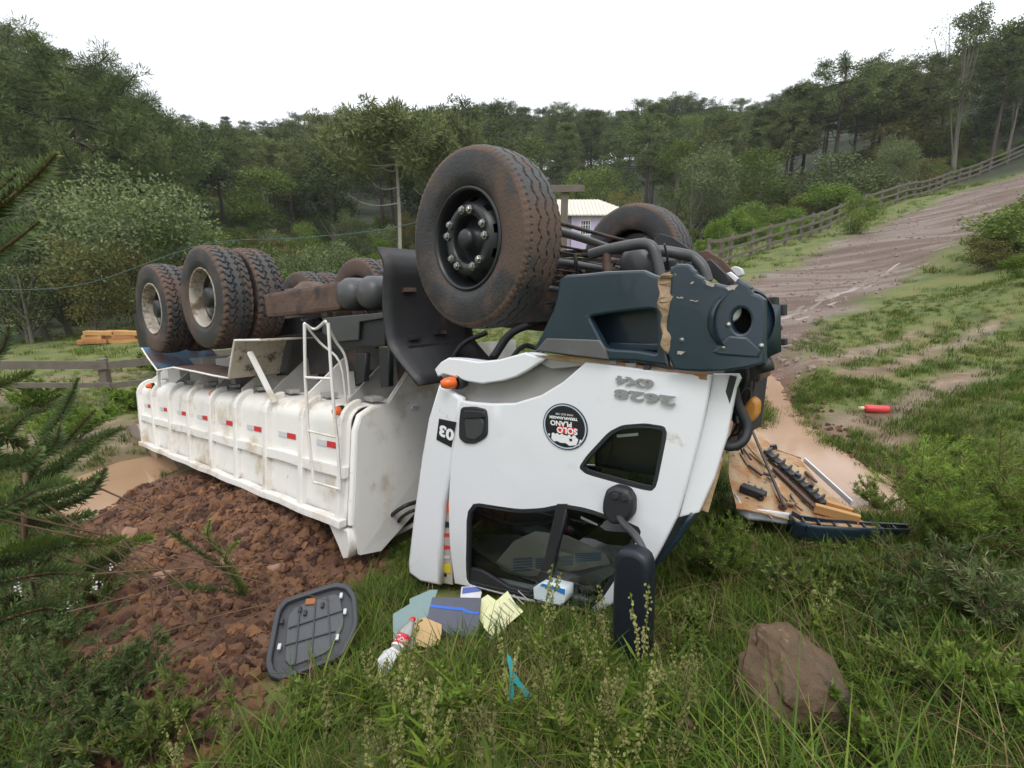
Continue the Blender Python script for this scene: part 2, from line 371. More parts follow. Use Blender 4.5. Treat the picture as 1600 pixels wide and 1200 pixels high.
# road: edges of the track from its far end to the wreck
ROAD_L = [at(*p) for p in ((1680, 243, 50), (1600, 272, 43), (1420, 337, 32), (1300, 378, 26), (1200, 425, 19.5), (1120, 470, 15), (1050, 560, 10.5))]
ROAD_R = [at(*p) for p in ((1700, 262, 40), (1600, 303, 30), (1505, 372, 22.5), (1430, 424, 17.5), (1300, 495, 12.2), (1228, 560, 8.6), (1195, 590, 7.6))]
ROAD = [tuple(p[:2]) for p in ROAD_L]+[tuple(p[:2]) for p in ROAD_R[::-1]]
# spilled red soil below the body
SOIL = [(-5.2, 5.3), (-4.3, 5.9), (-3.6, 6.2), (-1.2, 4.4), (-.95, 3.5), (-1.05, 2.95), (-1.15, 2.35), (-1.0, 1.75), (-1.25, 1.2), (-1.7, 1.35), (-2.5, 2.35), (-3.7, 4.1)]
def gz(x, y, fine=True):
    x = np.asarray(x, float); y = np.asarray(y, float); sh = x.shape
    p = np.stack([x.ravel(), y.ravel()], 1)/10
    z = np.empty(len(p))
    for i in range(0, len(p), 20000):
        q = p[i:i+20000]; z[i:i+20000] = _tps(((q[:, None]-_w[None])**2).sum(-1)) @ _sol[:_n]+_sol[_n]+q @ _sol[_n+1:]
    z = z.reshape(sh)
    r = np.hypot(x, y)
    z = z+fbm(x, y, 7, 3)*.25*smoothstep(8, 40, r)+fbm(x, y, 40, 9)*1.5*smoothstep(50, 110, r)
    sm = smoothstep(.25, -.35, poly_dist(x, y, SOIL))
    heap = .20*np.exp(-(((x+2.7)/1.5)**2+((y-4.55)/.8)**2))+.16*np.exp(-(((x+1.75)/.5)**2+((y-3.95)/.35)**2))
    z = z+sm*(heap+fbm(x, y, .7, 5, 4)*.13+fbm(x, y, .16, 15, 3)*.06)
    if fine: z = z+fbm(x, y, .5, 21, 3)*.03*smoothstep(60, 20, r)
    rd = poly_dist(x, y, ROAD); rm = smoothstep(.6, -.4, rd)
    z = z+rm*(-.05+fbm(x, y, 2.2, 31)*.05)
    for P, pz in ((PUD_L, PZL), (PUD_R, PZR)):
        d = poly_dist(x, y, P); k = smoothstep(.7, -.02, d)
        z = z*(1-k)+np.minimum(z, pz-.03+np.maximum(d, -.3)*.2+.02*fbm(x, y, .3, 8))*k
    return z
def G1(x, y): return float(gz(np.array([x]), np.array([y]))[0])
_ks = np.concatenate([np.linspace(.8, 12, 400), np.linspace(12.1, 120, 700)])
def ground(px, py):
    d = ray(px, py); P = CAM+_ks[:, None]*d
    h = P[:, 2]-gz(P[:, 0], P[:, 1]); i = np.argmax(h < 0)
    a, b = (_ks[i-1], _ks[i]) if i > 0 else (_ks[-2], _ks[-1])
    for _ in range(3):
        ks = np.linspace(a, b, 12); Q = CAM+ks[:, None]*d; hh = Q[:, 2]-gz(Q[:, 0], Q[:, 1]); j = max(1, int(np.argmax(hh < 0))); a, b = ks[j-1], ks[j]
    p = CAM+b*d; p[2] = G1(p[0], p[1]); return p

def graded(lo, hi, c, n, k):
    s = np.linspace(-1, 1, n); g = np.sinh(k*s)/math.sinh(k)
    return np.where(g < 0, c+(c-lo)*g, c+(hi-c)*g)
XS = graded(-300, 300, -.3, 330, 6.0); YS = graded(-50, 300, 3.5, 300, 5.8)
GX, GY = np.meshgrid(XS, YS); GZ = gz(GX, GY)
V = np.stack([GX, GY, GZ], -1).reshape(-1, 3)
nx, ny = len(XS), len(YS); I = np.arange(nx*ny).reshape(ny, nx)
F = np.stack([I[:-1, :-1], I[:-1, 1:], I[1:, 1:], I[1:, :-1]], -1).reshape(-1, 4)
me = mesh_np('ground', V, F, smooth=True)
def seg_dist(x, y, a, b):
    ex, ey = b[0]-a[0], b[1]-a[1]; t = np.clip(((x-a[0])*ex+(y-a[1])*ey)/(ex*ex+ey*ey+1e-9), 0, 1); return np.hypot(x-a[0]-t*ex, y-a[1]-t*ey)
RIV = [[ground(*q) for q in p] for p in (((1560, 500), (1510, 532), (1450, 552), (1395, 575), (1330, 585)), ((1530, 578), (1480, 605), (1420, 630), (1350, 652), (1300, 672)), ((1440, 520), (1370, 545), (1290, 565), (1240, 572)), ((1400, 690), (1350, 660), (1310, 650)))]
def masks(x, y):
    r = np.hypot(x, y); n1 = fbm(x, y, 1.2, 41, 4); n2 = fbm(x, y, 3.5, 51, 4)
    soil = smoothstep(.12, -.12, poly_dist(x, y, SOIL)+n1*.25)
    for P in (PUD_L, PUD_R): soil = np.maximum(soil, smoothstep(.32, .02, poly_dist(x, y, P)+n1*.3))
    road = smoothstep(.5, -.5, poly_dist(x, y, ROAD)+n1*.7)
    forest = smoothstep(44, 54, y+n2*6+np.abs(x-5)*.1)
    forest = np.maximum(forest, smoothstep(-17, -24, x+y*.0+n2*4)*smoothstep(16, 20, y))
    # bare muddy patches on the field beside the track, bare earth by the fence
    mud = smoothstep(.10, .55, n2+.35*n1)*smoothstep(2.5, 4, y)*smoothstep(14, 9, y)*smoothstep(2.2, 4, x)
    mud = np.maximum(mud, smoothstep(0, .5, n2+.3*n1+.15)*smoothstep(-3, -4.5, x)*smoothstep(5, 7, y)*smoothstep(17, 13, y)*.85)
    for R_ in RIV: 
        d = np.min([seg_dist(x, y, a, b) for a, b in zip(R_[:-1], R_[1:])], 0); mud = np.maximum(mud, smoothstep(.30, .06, d+n1*.30))
    return soil, road, forest, mud
so, ro, fo, mu = masks(GX, GY)
ca = me.attributes.new('cover', 'FLOAT_COLOR', 'POINT')
ca.data.foreach_set('color', np.stack([so, ro, fo, mu], -1).astype(np.float32).ravel())
def ground_material():
    m = bpy.data.materials.new('ground_earth_and_turf'); m.use_nodes = True; N = m.node_tree.nodes; L = m.node_tree.links; b = N['Principled BSDF']
    a = N.new('ShaderNodeAttribute'); a.attribute_name = 'cover'; sp = N.new('ShaderNodeSeparateColor'); L.new(a.outputs['Color'], sp.inputs[0])
    tc = N.new('ShaderNodeTexCoord')
    def noise(sc, det=8, ro=.6):
        n = N.new('ShaderNodeTexNoise'); n.inputs['Scale'].default_value = sc; n.inputs['Detail'].default_value = det; n.inputs['Roughness'].default_value = ro; L.new(tc.outputs['Object'], n.inputs[0]); return n.outputs[0]
    def ramp(f, cols):
        r = N.new('ShaderNodeValToRGB'); e = r.color_ramp.elements
        while len(e) < len(cols): e.new(.5)
        for k, (p, c) in zip(e, cols): k.position = p; k.color = (*c, 1)
        L.new(f, r.inputs[0]); return r.outputs[0]
    def mix(f, a_, b_):
        x = N.new('ShaderNodeMix'); x.data_type = 'RGBA'; L.new(f, x.inputs[0]); L.new(a_, x.inputs[6]); L.new(b_, x.inputs[7]); return x.outputs[2]
    turf = ramp(noise(1.3), [(.3, (.060, .082, .018)), (.48, (.105, .132, .028)), (.62, (.15, .150, .042)), (.78, (.15, .10, .05))])
    wood = ramp(noise(.4), [(.3, (.014, .02, .009)), (.6, (.035, .045, .018)), (.75, (.06, .055, .03))])
    soil = ramp(noise(4.5, 12, .72), [(.28, (.055, .026, .016)), (.46, (.12, .056, .032)), (.6, (.19, .095, .055)), (.78, (.30, .17, .10))])
    mp = N.new('ShaderNodeMapping'); mp.inputs['Rotation'].default_value = (0, 0, math.radians(-39)); mp.inputs['Scale'].default_value = (.16, 1.5, 1); L.new(tc.outputs['Object'], mp.inputs[0])
    rn = N.new('ShaderNodeTexNoise'); rn.inputs['Scale'].default_value = .8; rn.inputs['Detail'].default_value = 9; rn.inputs['Roughness'].default_value = .55; L.new(mp.outputs[0], rn.inputs[0])
    road = ramp(rn.outputs[0], [(.3, (.088, .055, .039)), (.48, (.130, .087, .066)), (.6, (.172, .124, .098)), (.75, (.23, .178, .146))])
    mud = ramp(noise(2.2), [(.3, (.10, .062, .036)), (.55, (.21, .145, .09)), (.75, (.34, .26, .18))])
    c = mix(sp.outputs[2], turf, wood); c = mix(a.outputs['Alpha'], c, mud); c = mix(sp.outputs[1], c, road); c = mix(sp.outputs[0], c, soil)
    L.new(c, b.inputs['Base Color'])
    # wet, shinier streaks on the track and the mud
    wet = ramp(rn.outputs[0], [(.47, (.85, .85, .85)), (.60, (.28, .28, .28))])
    dry = N.new('ShaderNodeRGB'); dry.outputs[0].default_value = (.9, .9, .9, 1)
    mxx = N.new('ShaderNodeMath'); mxx.operation = 'MAXIMUM'; L.new(sp.outputs[1], mxx.inputs[0]); L.new(a.outputs['Alpha'], mxx.inputs[1])
    L.new(mix(mxx.outputs[0], dry.outputs[0], wet), b.inputs['Roughness'])
    bu = N.new('ShaderNodeBump'); bu.inputs['Strength'].default_value = .7; bu.inputs['Distance'].default_value = .05; L.new(noise(9, 10, .7), bu.inputs['Height']); L.new(bu.outputs[0], b.inputs['Normal'])
    return m
me.materials.append(ground_material())
tag(link('ground', me), kind='structure')
from mathutils.bvhtree import BVHTree
BVH = BVHTree.FromPolygons([tuple(v) for v in V.tolist()], F.tolist())
def drop(x, y):
    h = BVH.ray_cast(Vector((x, y, 300)), Vector((0, 0, -1)))[0]; return h.z

def water_mat(name, col):
    m = mat(name, col, .07, var=.18, scale=1.5, spec=.6); b = m.node_tree.nodes['Principled BSDF']; b.inputs['IOR'].default_value = 1.33
    N = m.node_tree.nodes; L = m.node_tree.links
    bn = N.new('ShaderNodeTexNoise'); bn.inputs['Scale'].default_value = 9; bu = N.new('ShaderNodeBump'); bu.inputs['Strength'].default_value = .05; bu.inputs['Distance'].default_value = .01
    tc = N.new('ShaderNodeTexCoord'); L.new(tc.outputs['Object'], bn.inputs[0]); L.new(bn.outputs[0], bu.inputs['Height']); L.new(bu.outputs[0], b.inputs['Normal']); return m
m_wl = water_mat('muddy_water_tan', (.36, .23, .14)); m_wr = water_mat('muddy_water_pale', (.40, .265, .18))
for P, z, mm in ((PUD_L, PZL, m_wl), (PUD_R, PZR, m_wr)):
    c = np.mean(P, 0); pts = [tuple(c[:2]+(np.array(p[:2])-c[:2])*1.0) for p in P]
    # a sheet a little wider than the hollow: the bank cuts its shoreline
    big = []
    n = len(pts)
    for i in range(n):
        a, b, d = (np.array(pts[(i+k) % n]) for k in (-1, 0, 1)); t = (d-a); nn = np.array([t[1], -t[0]]); nn /= np.linalg.norm(nn)+1e-9
        q = b+nn*.12; q2 = b-nn*.12
        big.append(tuple(q if poly_dist(np.array([q[0]]), np.array([q[1]]), pts)[0] > 0 else q2))
    mb = MB(); mb.add([(x, y, z) for x, y in big], [tuple(range(n))]); o = mb.build('puddle_water', mm); tag(o, kind='structure')
# water standing in the wheel ruts of the track, in broken shining lengths
m_rut = mat('rut_water', (.22, .165, .135), .26, var=.3, scale=2.5, spec=.8, bump=.12, bscale=6)
UP = smooth_path([(1218, 497, 0), (1240, 487, 0), (1262, 478, 0), (1282, 469, 0), (1302, 461, 0), (1322, 453, 0), (1345, 446, 0), (1368, 434, 0), (1390, 423, 0), (1412, 410, 0), (1432, 398, 0)], 5)
mb = MB()
for i0, i1, off, wd_ in ((0, 9, 0, 4.6), (8, 15, 4, 2.6), (13, 24, -1, 5.2), (22, 30, 2, 3.0), (27, 38, -2, 3.6), (36, 44, -1, 2.0), (4, 10, 12, 2.0), (16, 20, 9, 1.6), (30, 34, 6, 1.5)):
    G_ = []
    for i in range(i0, min(i1+1, len(UP))):
        q = UP[i]; f = (i-i0)/(i1-i0); w = wd_*math.sin(math.pi*min(max(f, .03), .97))**.6*(.75+.5*vnoise(i*.7, i0*3.1, 5)); o_ = off+2.2*(vnoise(i*.35, i0*1.7, 9)-.5)*2; row = []
        for k in (-1, -.4, .4, 1):
            p = ground(q[0]+(k*w+o_)*.55, q[1]+k*w+o_); p[2] = drop(p[0], p[1])-.006+.022*(abs(k) < .9); row.append(p)
        G_.append(row)
    mb.grid(G_)
tag(mb.build('rut_water', m_rut), kind='structure')
# ------------------------------------------------------------------ the overturned dump truck
# truck frame: a = towards its nose, t = across (away from the camera), u = up as it lies; origin on the front axle
T_A, T_T, T_U = Vector((.7897, -.5968, .1417)), Vector((.6096, .7894, -.0721)), Vector((-.0686, .1433, .9872))
T_T = (T_U.cross(T_A)).normalized(); T_U = T_A.cross(T_T).normalized(); T_A.normalize()
TM = Matrix((T_A, T_T, T_U)).transposed().to_4x4(); TM.translation = Vector((.477, 4.037, 1.749))
truck = thing('dump_truck', None, 'white dump truck lying upside down on its crushed cab with its wheels in the air', 'truck', M=TM)
def SF(t, du=0):
    return TM @ Matrix(((1, 0, 0, 0), (0, 0, -1, t), (0, 1, 0, 0), (0, 0, 0, 1)))
def tp(px, py, t):
    a, u = on(SF(t), [(px, py)])[0]; return np.array([a, t, u])
def c5(*P): return [(640+x/2.858, 540+y/2.858) for x, y in P]
def c6(*P): return [(840+x/3.81, 320+y/3.81) for x, y in P]
def c2(*P): return [(180+x/3.53, 360+y/3.53) for x, y in P]
def c3(*P): return [(180+x/2.963, 560+y/2.963) for x, y in P]
def c4(*P): return [(580+x/3, 200+y/3) for x, y in P]
def plate(name, px, t, th, m, parent=truck, holes=(), bevel=.006, warp=None, slices=None, ch=0):
    F_ = SF(t); o = on(F_, px)
    if ch: o = chaikin(o, 2, .14)
    me = flat([o]+[chaikin(on(F_, h), 2, .14) for h in holes], th, bevel)
    return put(name, me, F_, m, parent, TM, warp, slices)
def tpoly(name, pts, r, m, t=None, parent=truck, n=10, sm=True):
    """bent tube through (px, py, t) points"""
    P = [tp(*p) for p in pts]
    return MB().tube(smooth_path(P, 5) if sm else P, r, n).build(name, m, parent)

# ---- wheels
def tyre_mesh(name, lug):
    n = 360 if lug else 320
    prof = [(.283, -.095), (.285, -.118), (.300, -.130), (.33, -.143), (.37, -.150), (.41, -.150), (.45, -.146), (.475, -.141)]
    tread = np.linspace(-.134, .134, 25 if lug else 45)
    rows = [(r, y, 0) for r, y in prof]+[(.517-.022*(abs(y)/.134)**3, y, 1) for y in tread]+[(r, -y, 0) for r, y in prof[::-1]]
    rows.insert(4, (.345, -.1485, 0))
    V = []
    for r, y, tr in rows:
        for k in range(n):
            a = 2*math.pi*k/n; rr = r
            if tr:
                zig = .30*math.sin(y*70) if lug else .22*abs(((y*26) % 2)-1)
                if lug:
                    f = (k*42/n+zig+(.5 if y > 0 else 0)) % 1
                    if (f < .27 and abs(y) > .035) or abs(abs(y)-.038-.010*math.sin(a*42)) < .007: rr -= .017
                else:
                    w = .011*(abs(((k/5) % 2)-1)*2-1)
                    if min(abs(y-w), abs(y-.062-w), abs(y+.062-w)) < .0048: rr -= .013
                    f = (k*80/n+.3*abs(y)*20) % 1
                    if f < .22 and abs(y) > .105: rr -= .007
            elif .40 < r < .44: rr += 0
            V.append((rr*math.cos(a), y, rr*math.sin(a)))
    m = len(rows); V = np.array(V); I = np.arange(m*n).reshape(m, n)
    J = np.roll(I, -1, 1)
    F = np.stack([I[:-1], I[1:], J[1:], J[:-1]], -1).reshape(-1, 4)
    me = mesh_np(name, V, F[:, ::-1], m_rubber, smooth=True); me.materials.append(m_rubber_l); me.materials.append(m_rubber_m)
    ti = np.zeros(len(F), np.int32); nt_ = len(tread); ti.reshape(m-1, n)[8:9+nt_] = 2; ti.reshape(m-1, n)[11:6+nt_] = 1; me.polygons.foreach_set('material_index', ti)
    me.polygons.foreach_set('use_smooth', ti != 1)
    return me
ty_front, ty_lug = tyre_mesh('tyre', False), tyre_mesh('tyre', True)
def child(name, me, parent, M=None):
    o = link(name, me, parent)
    if M is not None: o.matrix_basis = M
    return o
# front rim: convex disc with hand holes, ring of capped nuts, recessed hub
mb = MB()
mb.lathe([(.292, -.128), (.284, -.136), (.274, -.132), (.268, -.11), (.262, -.07), (.255, -.035)], n=64)
nh, seg = 10, 80
rows = [(.255, -.035), (.246, -.045), (.238, -.062), (.222, -.082), (.208, -.098), (.196, -.112), (.188, -.120), (.140, -.120), (.132, -.10), (.125, -.05)]
V = []; F = []
for r, y in rows:
    for k in range(seg):
        a = 2*math.pi*k/seg; V.append((r*math.cos(a), y, r*math.sin(a)))
for i in range(len(rows)-1):
    for k in range(seg):
        if i in (2, 3) and (k % 8) in (2, 3, 4): continue
        F.append((i*seg+k, i*seg+(k+1) % seg, (i+1)*seg+(k+1) % seg, (i+1)*seg+k))
mb.add(V, F, True)
mb.lathe([(.125, -.05), (.088, -.052), (.085, -.075), (.066, -.08), (.062, -.125), (.056, -.14), (.045, -.15), (.03, -.154), (0, -.156)], n=32)
mb.lathe([(.262, .02), (.0, .02)], n=32)
rim_front = mb.build('rim', m_rim_dark, truck).data
bpy.data.objects.remove(bpy.data.objects['rim'])
nut = MB().lathe([(0, -.150), (.010, -.1495), (.0125, -.146), (.0125, -.135), (.019, -.134), (.019, -.117)], n=6, smooth=False).lathe([(.021, -.122), (.021, -.117)], n=12).build('nut', m_steel).data
bpy.data.objects.remove(bpy.data.objects['nut'])
mb = MB()
mb.lathe([(.290, -.12), (.296, -.134), (.286, -.138), (.276, -.13), (.270, -.105), (.262, -.085), (.262, -.06), (.254, -.03), (.250, -.015)], n=64)
rim_rear = mb.build('rim', m_rim_pale).data; bpy.data.objects.remove(bpy.data.objects['rim'])
mb = MB(); mb.lathe([(.251, -.02), (.243, .01), (.215, .03), (.18, .015), (.145, .015), (.140, -.03), (.105, -.04), (.10, -.09), (.06, -.10), (0, -.10)], n=40)
hub_rear = mb.build('hub', m_rim_dark).data; bpy.data.objects.remove(bpy.data.objects['hub'])
nut_rear = nut.copy(); nut_rear.transform(Matrix.Translation((0, .135, 0)))
mb = MB(); mb.lathe([(.29, .13), (.27, .10), (.255, -.03), (.24, -.06), (.10, -.06), (.10, .2), (0, .2)], n=48)
rim_inner = mb.build('rim', m_mudsteel).data; bpy.data.objects.remove(bpy.data.objects['rim'])
def wheel(a, t, u, steer, kind, spin=0):
    M = Matrix.Translation((a, t, u)) @ Matrix.Rotation(steer, 4, 'Z') @ Matrix.Rotation(spin, 4, 'Y')
    if kind in ('front_far',):
        M = Matrix.Translation((a, t, u)) @ Matrix.Rotation(math.pi+steer, 4, 'Z')
    if kind == 'front' or kind == 'front_far':
        r = child('wheel', rim_front, truck, M); child('tyre', ty_front, r)
        for k in range(10):
            an = 2*math.pi*k/10+(.11 if k % 2 else -.11); child('wheel_nut', nut, r, Matrix.Rotation(an, 4, 'Y') @ Matrix.Translation((.165, -.002, 0)) @ Matrix.Diagonal((1.3, 1.0, 1.3, 1)))
    elif kind == 'outer':
        r = child('wheel', rim_rear, truck, M); child('tyre', ty_lug, r); child('hub', hub_rear, r)
        for k in range(10): child('wheel_nut', nut_rear, r, Matrix.Rotation(2*math.pi*k/10, 4, 'Y') @ Matrix.Translation((.162, 0, 0)))
    else:
        r = child('wheel', rim_inner, truck, M); child('tyre', ty_lug, r)
RA, RB, RS = -3.568, -4.93, -.128
wheel(0, -1.07, 0, RS, 'front', .15); wheel(0, 1.07, 0, RS, 'front_far')
for a in (RA, RB):
    wheel(a, -1.07, 0, 0, 'outer', .4+a); wheel(a, -.74, 0, 0, 'inner', .9)
    wheel(a, .74, 0, math.pi, 'inner', .2+a); wheel(a, 1.07, 0, math.pi, 'outer', 1.)

# ---- chassis
mb = MB()
for s in (-.42, .42):
    mb.box((-2.45, s, -.36), (6.5, .012, .26)); mb.box((-2.45, s-.035*np.sign(s), -.235), (6.5, .075, .012)); mb.box((-2.45, s-.035*np.sign(s), -.485), (6.5, .075, .012))
for a in (.7, .3, -.6, -1.5, -2.5, -3.3, -4.2, -5.2, -5.65): mb.box((a, 0, -.33), (.09, .83, .2))
mb.build('chassis_frame', m_chassis, truck, bevel=.004)
# axles: beam in front, banjo housings behind with their differentials
MB().tube([(0, -.95, -.0), (0, -.6, -.03), (0, -.4, -.10), (0, .4, -.10), (0, .6, -.03), (0, .95, 0)], .055, 10).box((0, -.42, -.14), (.2, .12, .12)).box((0, .42, -.14), (.2, .12, .12)).build('front_axle', m_mudsteel, truck)
for a in (RA, RB):
    MB().tube([(a, -1.0, 0), (a, -.45, 0), (a, -.22, 0), (a, -.1, 0), (a, .1, 0), (a, .22, 0), (a, .45, 0), (a, 1., 0)], [.085, .09, .12, .2, .2, .12, .09, .085], 14).lathe([(.0, .24), (.10, .23), (.15, .17), (.17, .05)], (a, 0, 0), (1 if a == RA else -1, 0, .05), 18).build('rear_axle', m_mudsteel, truck)
MB().tube([(RA+.2, 0, 0), (-2.5, 0, -.12), (-1.2, 0, -.22)], .06, 12).tube([(RA-.2, 0, 0.02), (RB+.2, 0, 0.02)], .055, 12).build('drive_shaft', m_chassis, truck)
for s in (-.46, .46):
    mb = MB()
    for k in range(7):
        L = .85-.10*k; P = [(x*L+(RA+RB)/2, s, -.14+.03*k-.0*(x*x)+.09*x*x) for x in np.linspace(-1, 1, 9)]
        for p, q in zip(P[:-1], P[1:]): mb.bar(p, q, .09, .017)
    mb.build('rear_leaf_spring', m_chassis, truck)
    mb = MB()
    for k in range(5):
        L = .82-.07*k; P = [(x*L-.05, s*.95, .085-.022*k-.10*x*x-.12) for x in np.linspace(-1, 1, 9)]
        for p, q in zip(P[:-1], P[1:]): mb.bar(p, q, .08, .014)
    mb.build('front_leaf_spring', m_chassis, truck)
# engine, gearbox and clutter seen between the front wheels
mb = MB(); mb.box((.35, 0, -.42), (1.0, .5, .42), taper=.25); mb.box((.3, 0, -.20), (.75, .36, .10), taper=.3); mb.lathe([(.0, .0), (.17, .0), (.2, .15), (.15, .5), (.1, .8), (0, .8)], (-.2, 0, -.36), (-1, 0, 0), 16)
for k in range(6): mb.box((.0+.13*k, 0, -.15), (.03, .4, .02))
mb.build('engine', m_mudsteel, truck, bevel=.01)
# slats of the cooler and rods running across behind the near front wheel
mb = MB()
for k in range(6): mb.bar(tp(868, 383+k*9.5, -.72), tp(1000, 408+k*8.2, .25), .03, .006)
mb.build('cooler_slats', m_mudsteel, truck)
tpoly('steering_rod', [(870, 361, -.8), (905, 371, -.45), (955, 388, .1), (1000, 402, .6)], .026, m_pipe)
tpoly('tie_rod', [(868, 408, -.85), (930, 418, -.6), (1005, 431, -.25)], .020, m_pipe)
tpoly('brake_pipe', [(872, 348, -.55), (930, 364, .1), (985, 377, .7), (1010, 372, .8)], .014, m_chassis)
# stiff bent tubes of the under-run bar
tpoly('bent_tube', [(922, 398, -.80), (945, 391, -.80), (985, 383, -.80), (1008, 381, -.80), (1020, 388, -.80), (1026, 405, -.80), (1032, 432, -.80)], .030, m_pipe)
tpoly('bent_tube', [(1018, 398, -.62), (1030, 392, -.6), (1060, 396, -.55), (1082, 402, -.5), (1098, 418, -.5), (1106, 440, -.5)], .032, m_pipe)
tpoly('tube_post', [(949, 395, -.80), (948, 412, -.80), (950, 432, -.80)], .024, m_mudsteel)
o = MB().lathe([(0, -.28), (.06, -.275), (.10, -.25), (.105, -.2), (.105, .2), (.1, .25), (0, .28)], tp(1020, 415, -.35), (0, 1, 0), 24).build('air_tank', m_pipe, truck)
# far front mudguard and its bracket
plate('mudguard', c6((700, 200), (730, 175), (800, 195), (870, 240), (915, 275), (900, 330), (760, 300), (690, 260)), .75, .02, m_black)
plate('mudguard_bracket', c6((960, 285), (1010, 275), (1110, 340), (1185, 430), (1190, 470), (1140, 470), (1040, 395), (975, 330)), -.15, .015, m_mudsteel)
plate('mudguard_bracket', c6((1000, 340), (1030, 330), (1120, 415), (1150, 470), (1110, 480), (1050, 430)), -.35, .02, m_black)
plate('number_plate_bracket', c6((1135, 410), (1150, 405), (1210, 455), (1200, 475)), -.2, .01, m_white)
plate('lamp_socket', c6((1155, 385), (1180, 370), (1215, 385), (1225, 415), (1200, 425), (1160, 405)), .2, .05, m_silver, ch=1)

m_liner = mat('black_liner', (.020, .020, .022), .5, var=.3, dirt=(.09, .055, .04), damt=.25, dscale=3, bump=.2, bscale=12)
# ---- big liner behind the near front wheel
A0, U0 = tp(603, 384, -1.17)[[0, 2]]
def liner_pt(s, h):   # s across, h down
    t = -1.17+s*.85; a = A0+.10*math.sin(h*math.pi)*-1+.02*s
    u = U0-(U0+.86)*h; a += .16*max(0, h-.72)/.28*1.2 - .10*max(0, .12-h)/.12
    return (a, t, u)
mb = MB().grid([[liner_pt(i/8, j/14) for j in range(15)] for i in range(9)])
ln = mb.build('wheel_arch_liner', m_liner, truck, solid=.018)
mb = MB()
for s, h in ((.18, .30), (.2, .66), (.5, .63)):
    p = np.array(liner_pt(s, h)); mb.box(p+(.02, .06, 0), (.05, .11, .03))
mb.box(np.array(liner_pt(.35, .72))+(.03, .1, 0), (.02, .5, .02))
mb.build('bracket', m_chassis, ln, bevel=.004)
MB().tube(smooth_path([tp(800, 560, -.95), tp(812, 545, -.8), tp(826, 540, -.7), tp(846, 552, -.65), tp(852, 575, -.7)], 5), .016, 8).tube(smooth_path([tp(770, 560, -.7), tp(800, 520, -.5), tp(850, 500, -.3)], 5), .03, 8).tube(smooth_path([tp(690, 590, -.8), tp(720, 540, -.6), tp(760, 520, -.4)], 5), .02, 8).build('rubber_hose', m_black, truck)

# ---- tank, air cylinders, battery box between front and rear wheels
def rbox(name, c, d, m, bev=.03, parent=truck): return MB().box(c, d).build(name, m, parent, bevel=bev)
P = [tp(*q, -1.02) for q in c2((812, 352), (1240, 280), (1236, 440), (832, 480))]
a0, a1 = P[0][0], P[1][0]; mb = MB()
mb.hexa([P[3], P[2], P[2]+(0, .42, .02), P[3]+(0, .42, .02), P[0], P[1], P[1]+(0, .42, 0), P[0]+(0, .42, 0)])
mb.build('tool_box', m_mudsteel, truck, bevel=.03)
for q in ((1285, 352), (1400, 345)):
    c = tp(*c2(q)[0], -1.0); MB().lathe([(0, -.075), (.06, -.068), (.10, -.045), (.125, 0), (.128, .05), (.128, .6), (.1, .66), (0, .68)], c, (0, 1, 0), 28).build('air_tank', m_pipe, truck)
P = [tp(*q, -1.03) for q in c2((1140, 488), (1486, 455), (1486, 640), (1200, 655))]
MB().hexa([P[3], P[2], P[2]+(0, .55, 0), P[3]+(0, .55, 0), P[0], P[1], P[1]+(0, .55, 0), P[0]+(0, .55, 0)]).build('battery_box', m_black, truck, bevel=.015)
rb = plate('battery_box_cover', c2((1150, 486), (1480, 458), (1482, 480), (1350, 500), (1345, 600), (1215, 610), (1150, 560)), -1.05, .02, m_pipe)
plate('frame_bracket', c2((1340, 680), (1392, 680), (1385, 830), (1345, 838)), -1.0, .05, m_black)
plate('frame_bracket', c2((1470, 650), (1520, 650), (1520, 855), (1480, 862)), -1.0, .05, m_black)
plate('frame_side_plate', c2((840, 590), (1230, 560), (1480, 660), (1480, 760), (1080, 790), (860, 800)), -.62, .03, m_chassis)

# ---- tipper body
B_FT, B_FB = tp(548, 642, -1.20), tp(541, 816, -1.33)
B_RT, B_RB = tp(217, 602, -.98), tp(226, 691, -1.06)
def BS(s, h, out=0.0):
    """point of the near body side: s 0 front .. 1 rear, h 0 top .. 1 bottom rail, out = proud towards the camera"""
    p = (1-s)*((1-h)*B_FT+h*B_FB)+s*((1-h)*B_RT+h*B_RB); return p+np.array((0, -out, 0))
NB = 8; SH = .15                                     # bays, shoulder radius
def shoulder(s, k, out=0.0):
    """k 0..1 round the shoulder from the side (k = 0) in to the floor (k = 1)"""
    an = k*math.pi/2; r = SH+out; p = BS(s, .16); return p+np.array((0, SH-r*math.cos(an), -.00+r*math.sin(an)))
def section(s, out=0.0):
    return [BS(s, h, out) for h in np.linspace(1, .16, 8)]+[shoulder(s, k, out) for k in np.linspace(.12, 1, 7)]+[shoulder(s, 1, out)+np.array((0, d, 0)) for d in (.5, 1.2, 1.9)]
ss = np.linspace(0, 1, 65)
mb = MB(); mb.grid([section(s) for s in ss])
far = lambda s: [section(s)[-1]+np.array((0, .12*k, -.75*k)) for k in (0, .15, .5, 1)]
mb.grid([far(s) for s in ss])
body = mb.build('dump_body', m_body, truck, solid=.012)
def side_rib(s, w=.075, d=.05):
    mb = MB(); ds = w/2/np.linalg.norm(B_FT-B_RT)
    o1, o0 = section(s-ds, d), section(s-ds); p1, p0 = section(s+ds, d), section(s+ds); k = 15
    G = [[o0[i], o1[i], p1[i], p0[i]] for i in range(k)]
    V = [p for r in G for p in r]; F = [(4*i+j, 4*i+j+1, 4*i+j+5, 4*i+j+4) for i in range(k-1) for j in range(3)]
    F += [(0, 1, 2, 3), tuple(4*(k-1)+j for j in range(4))]
    return mb.add(V, F)
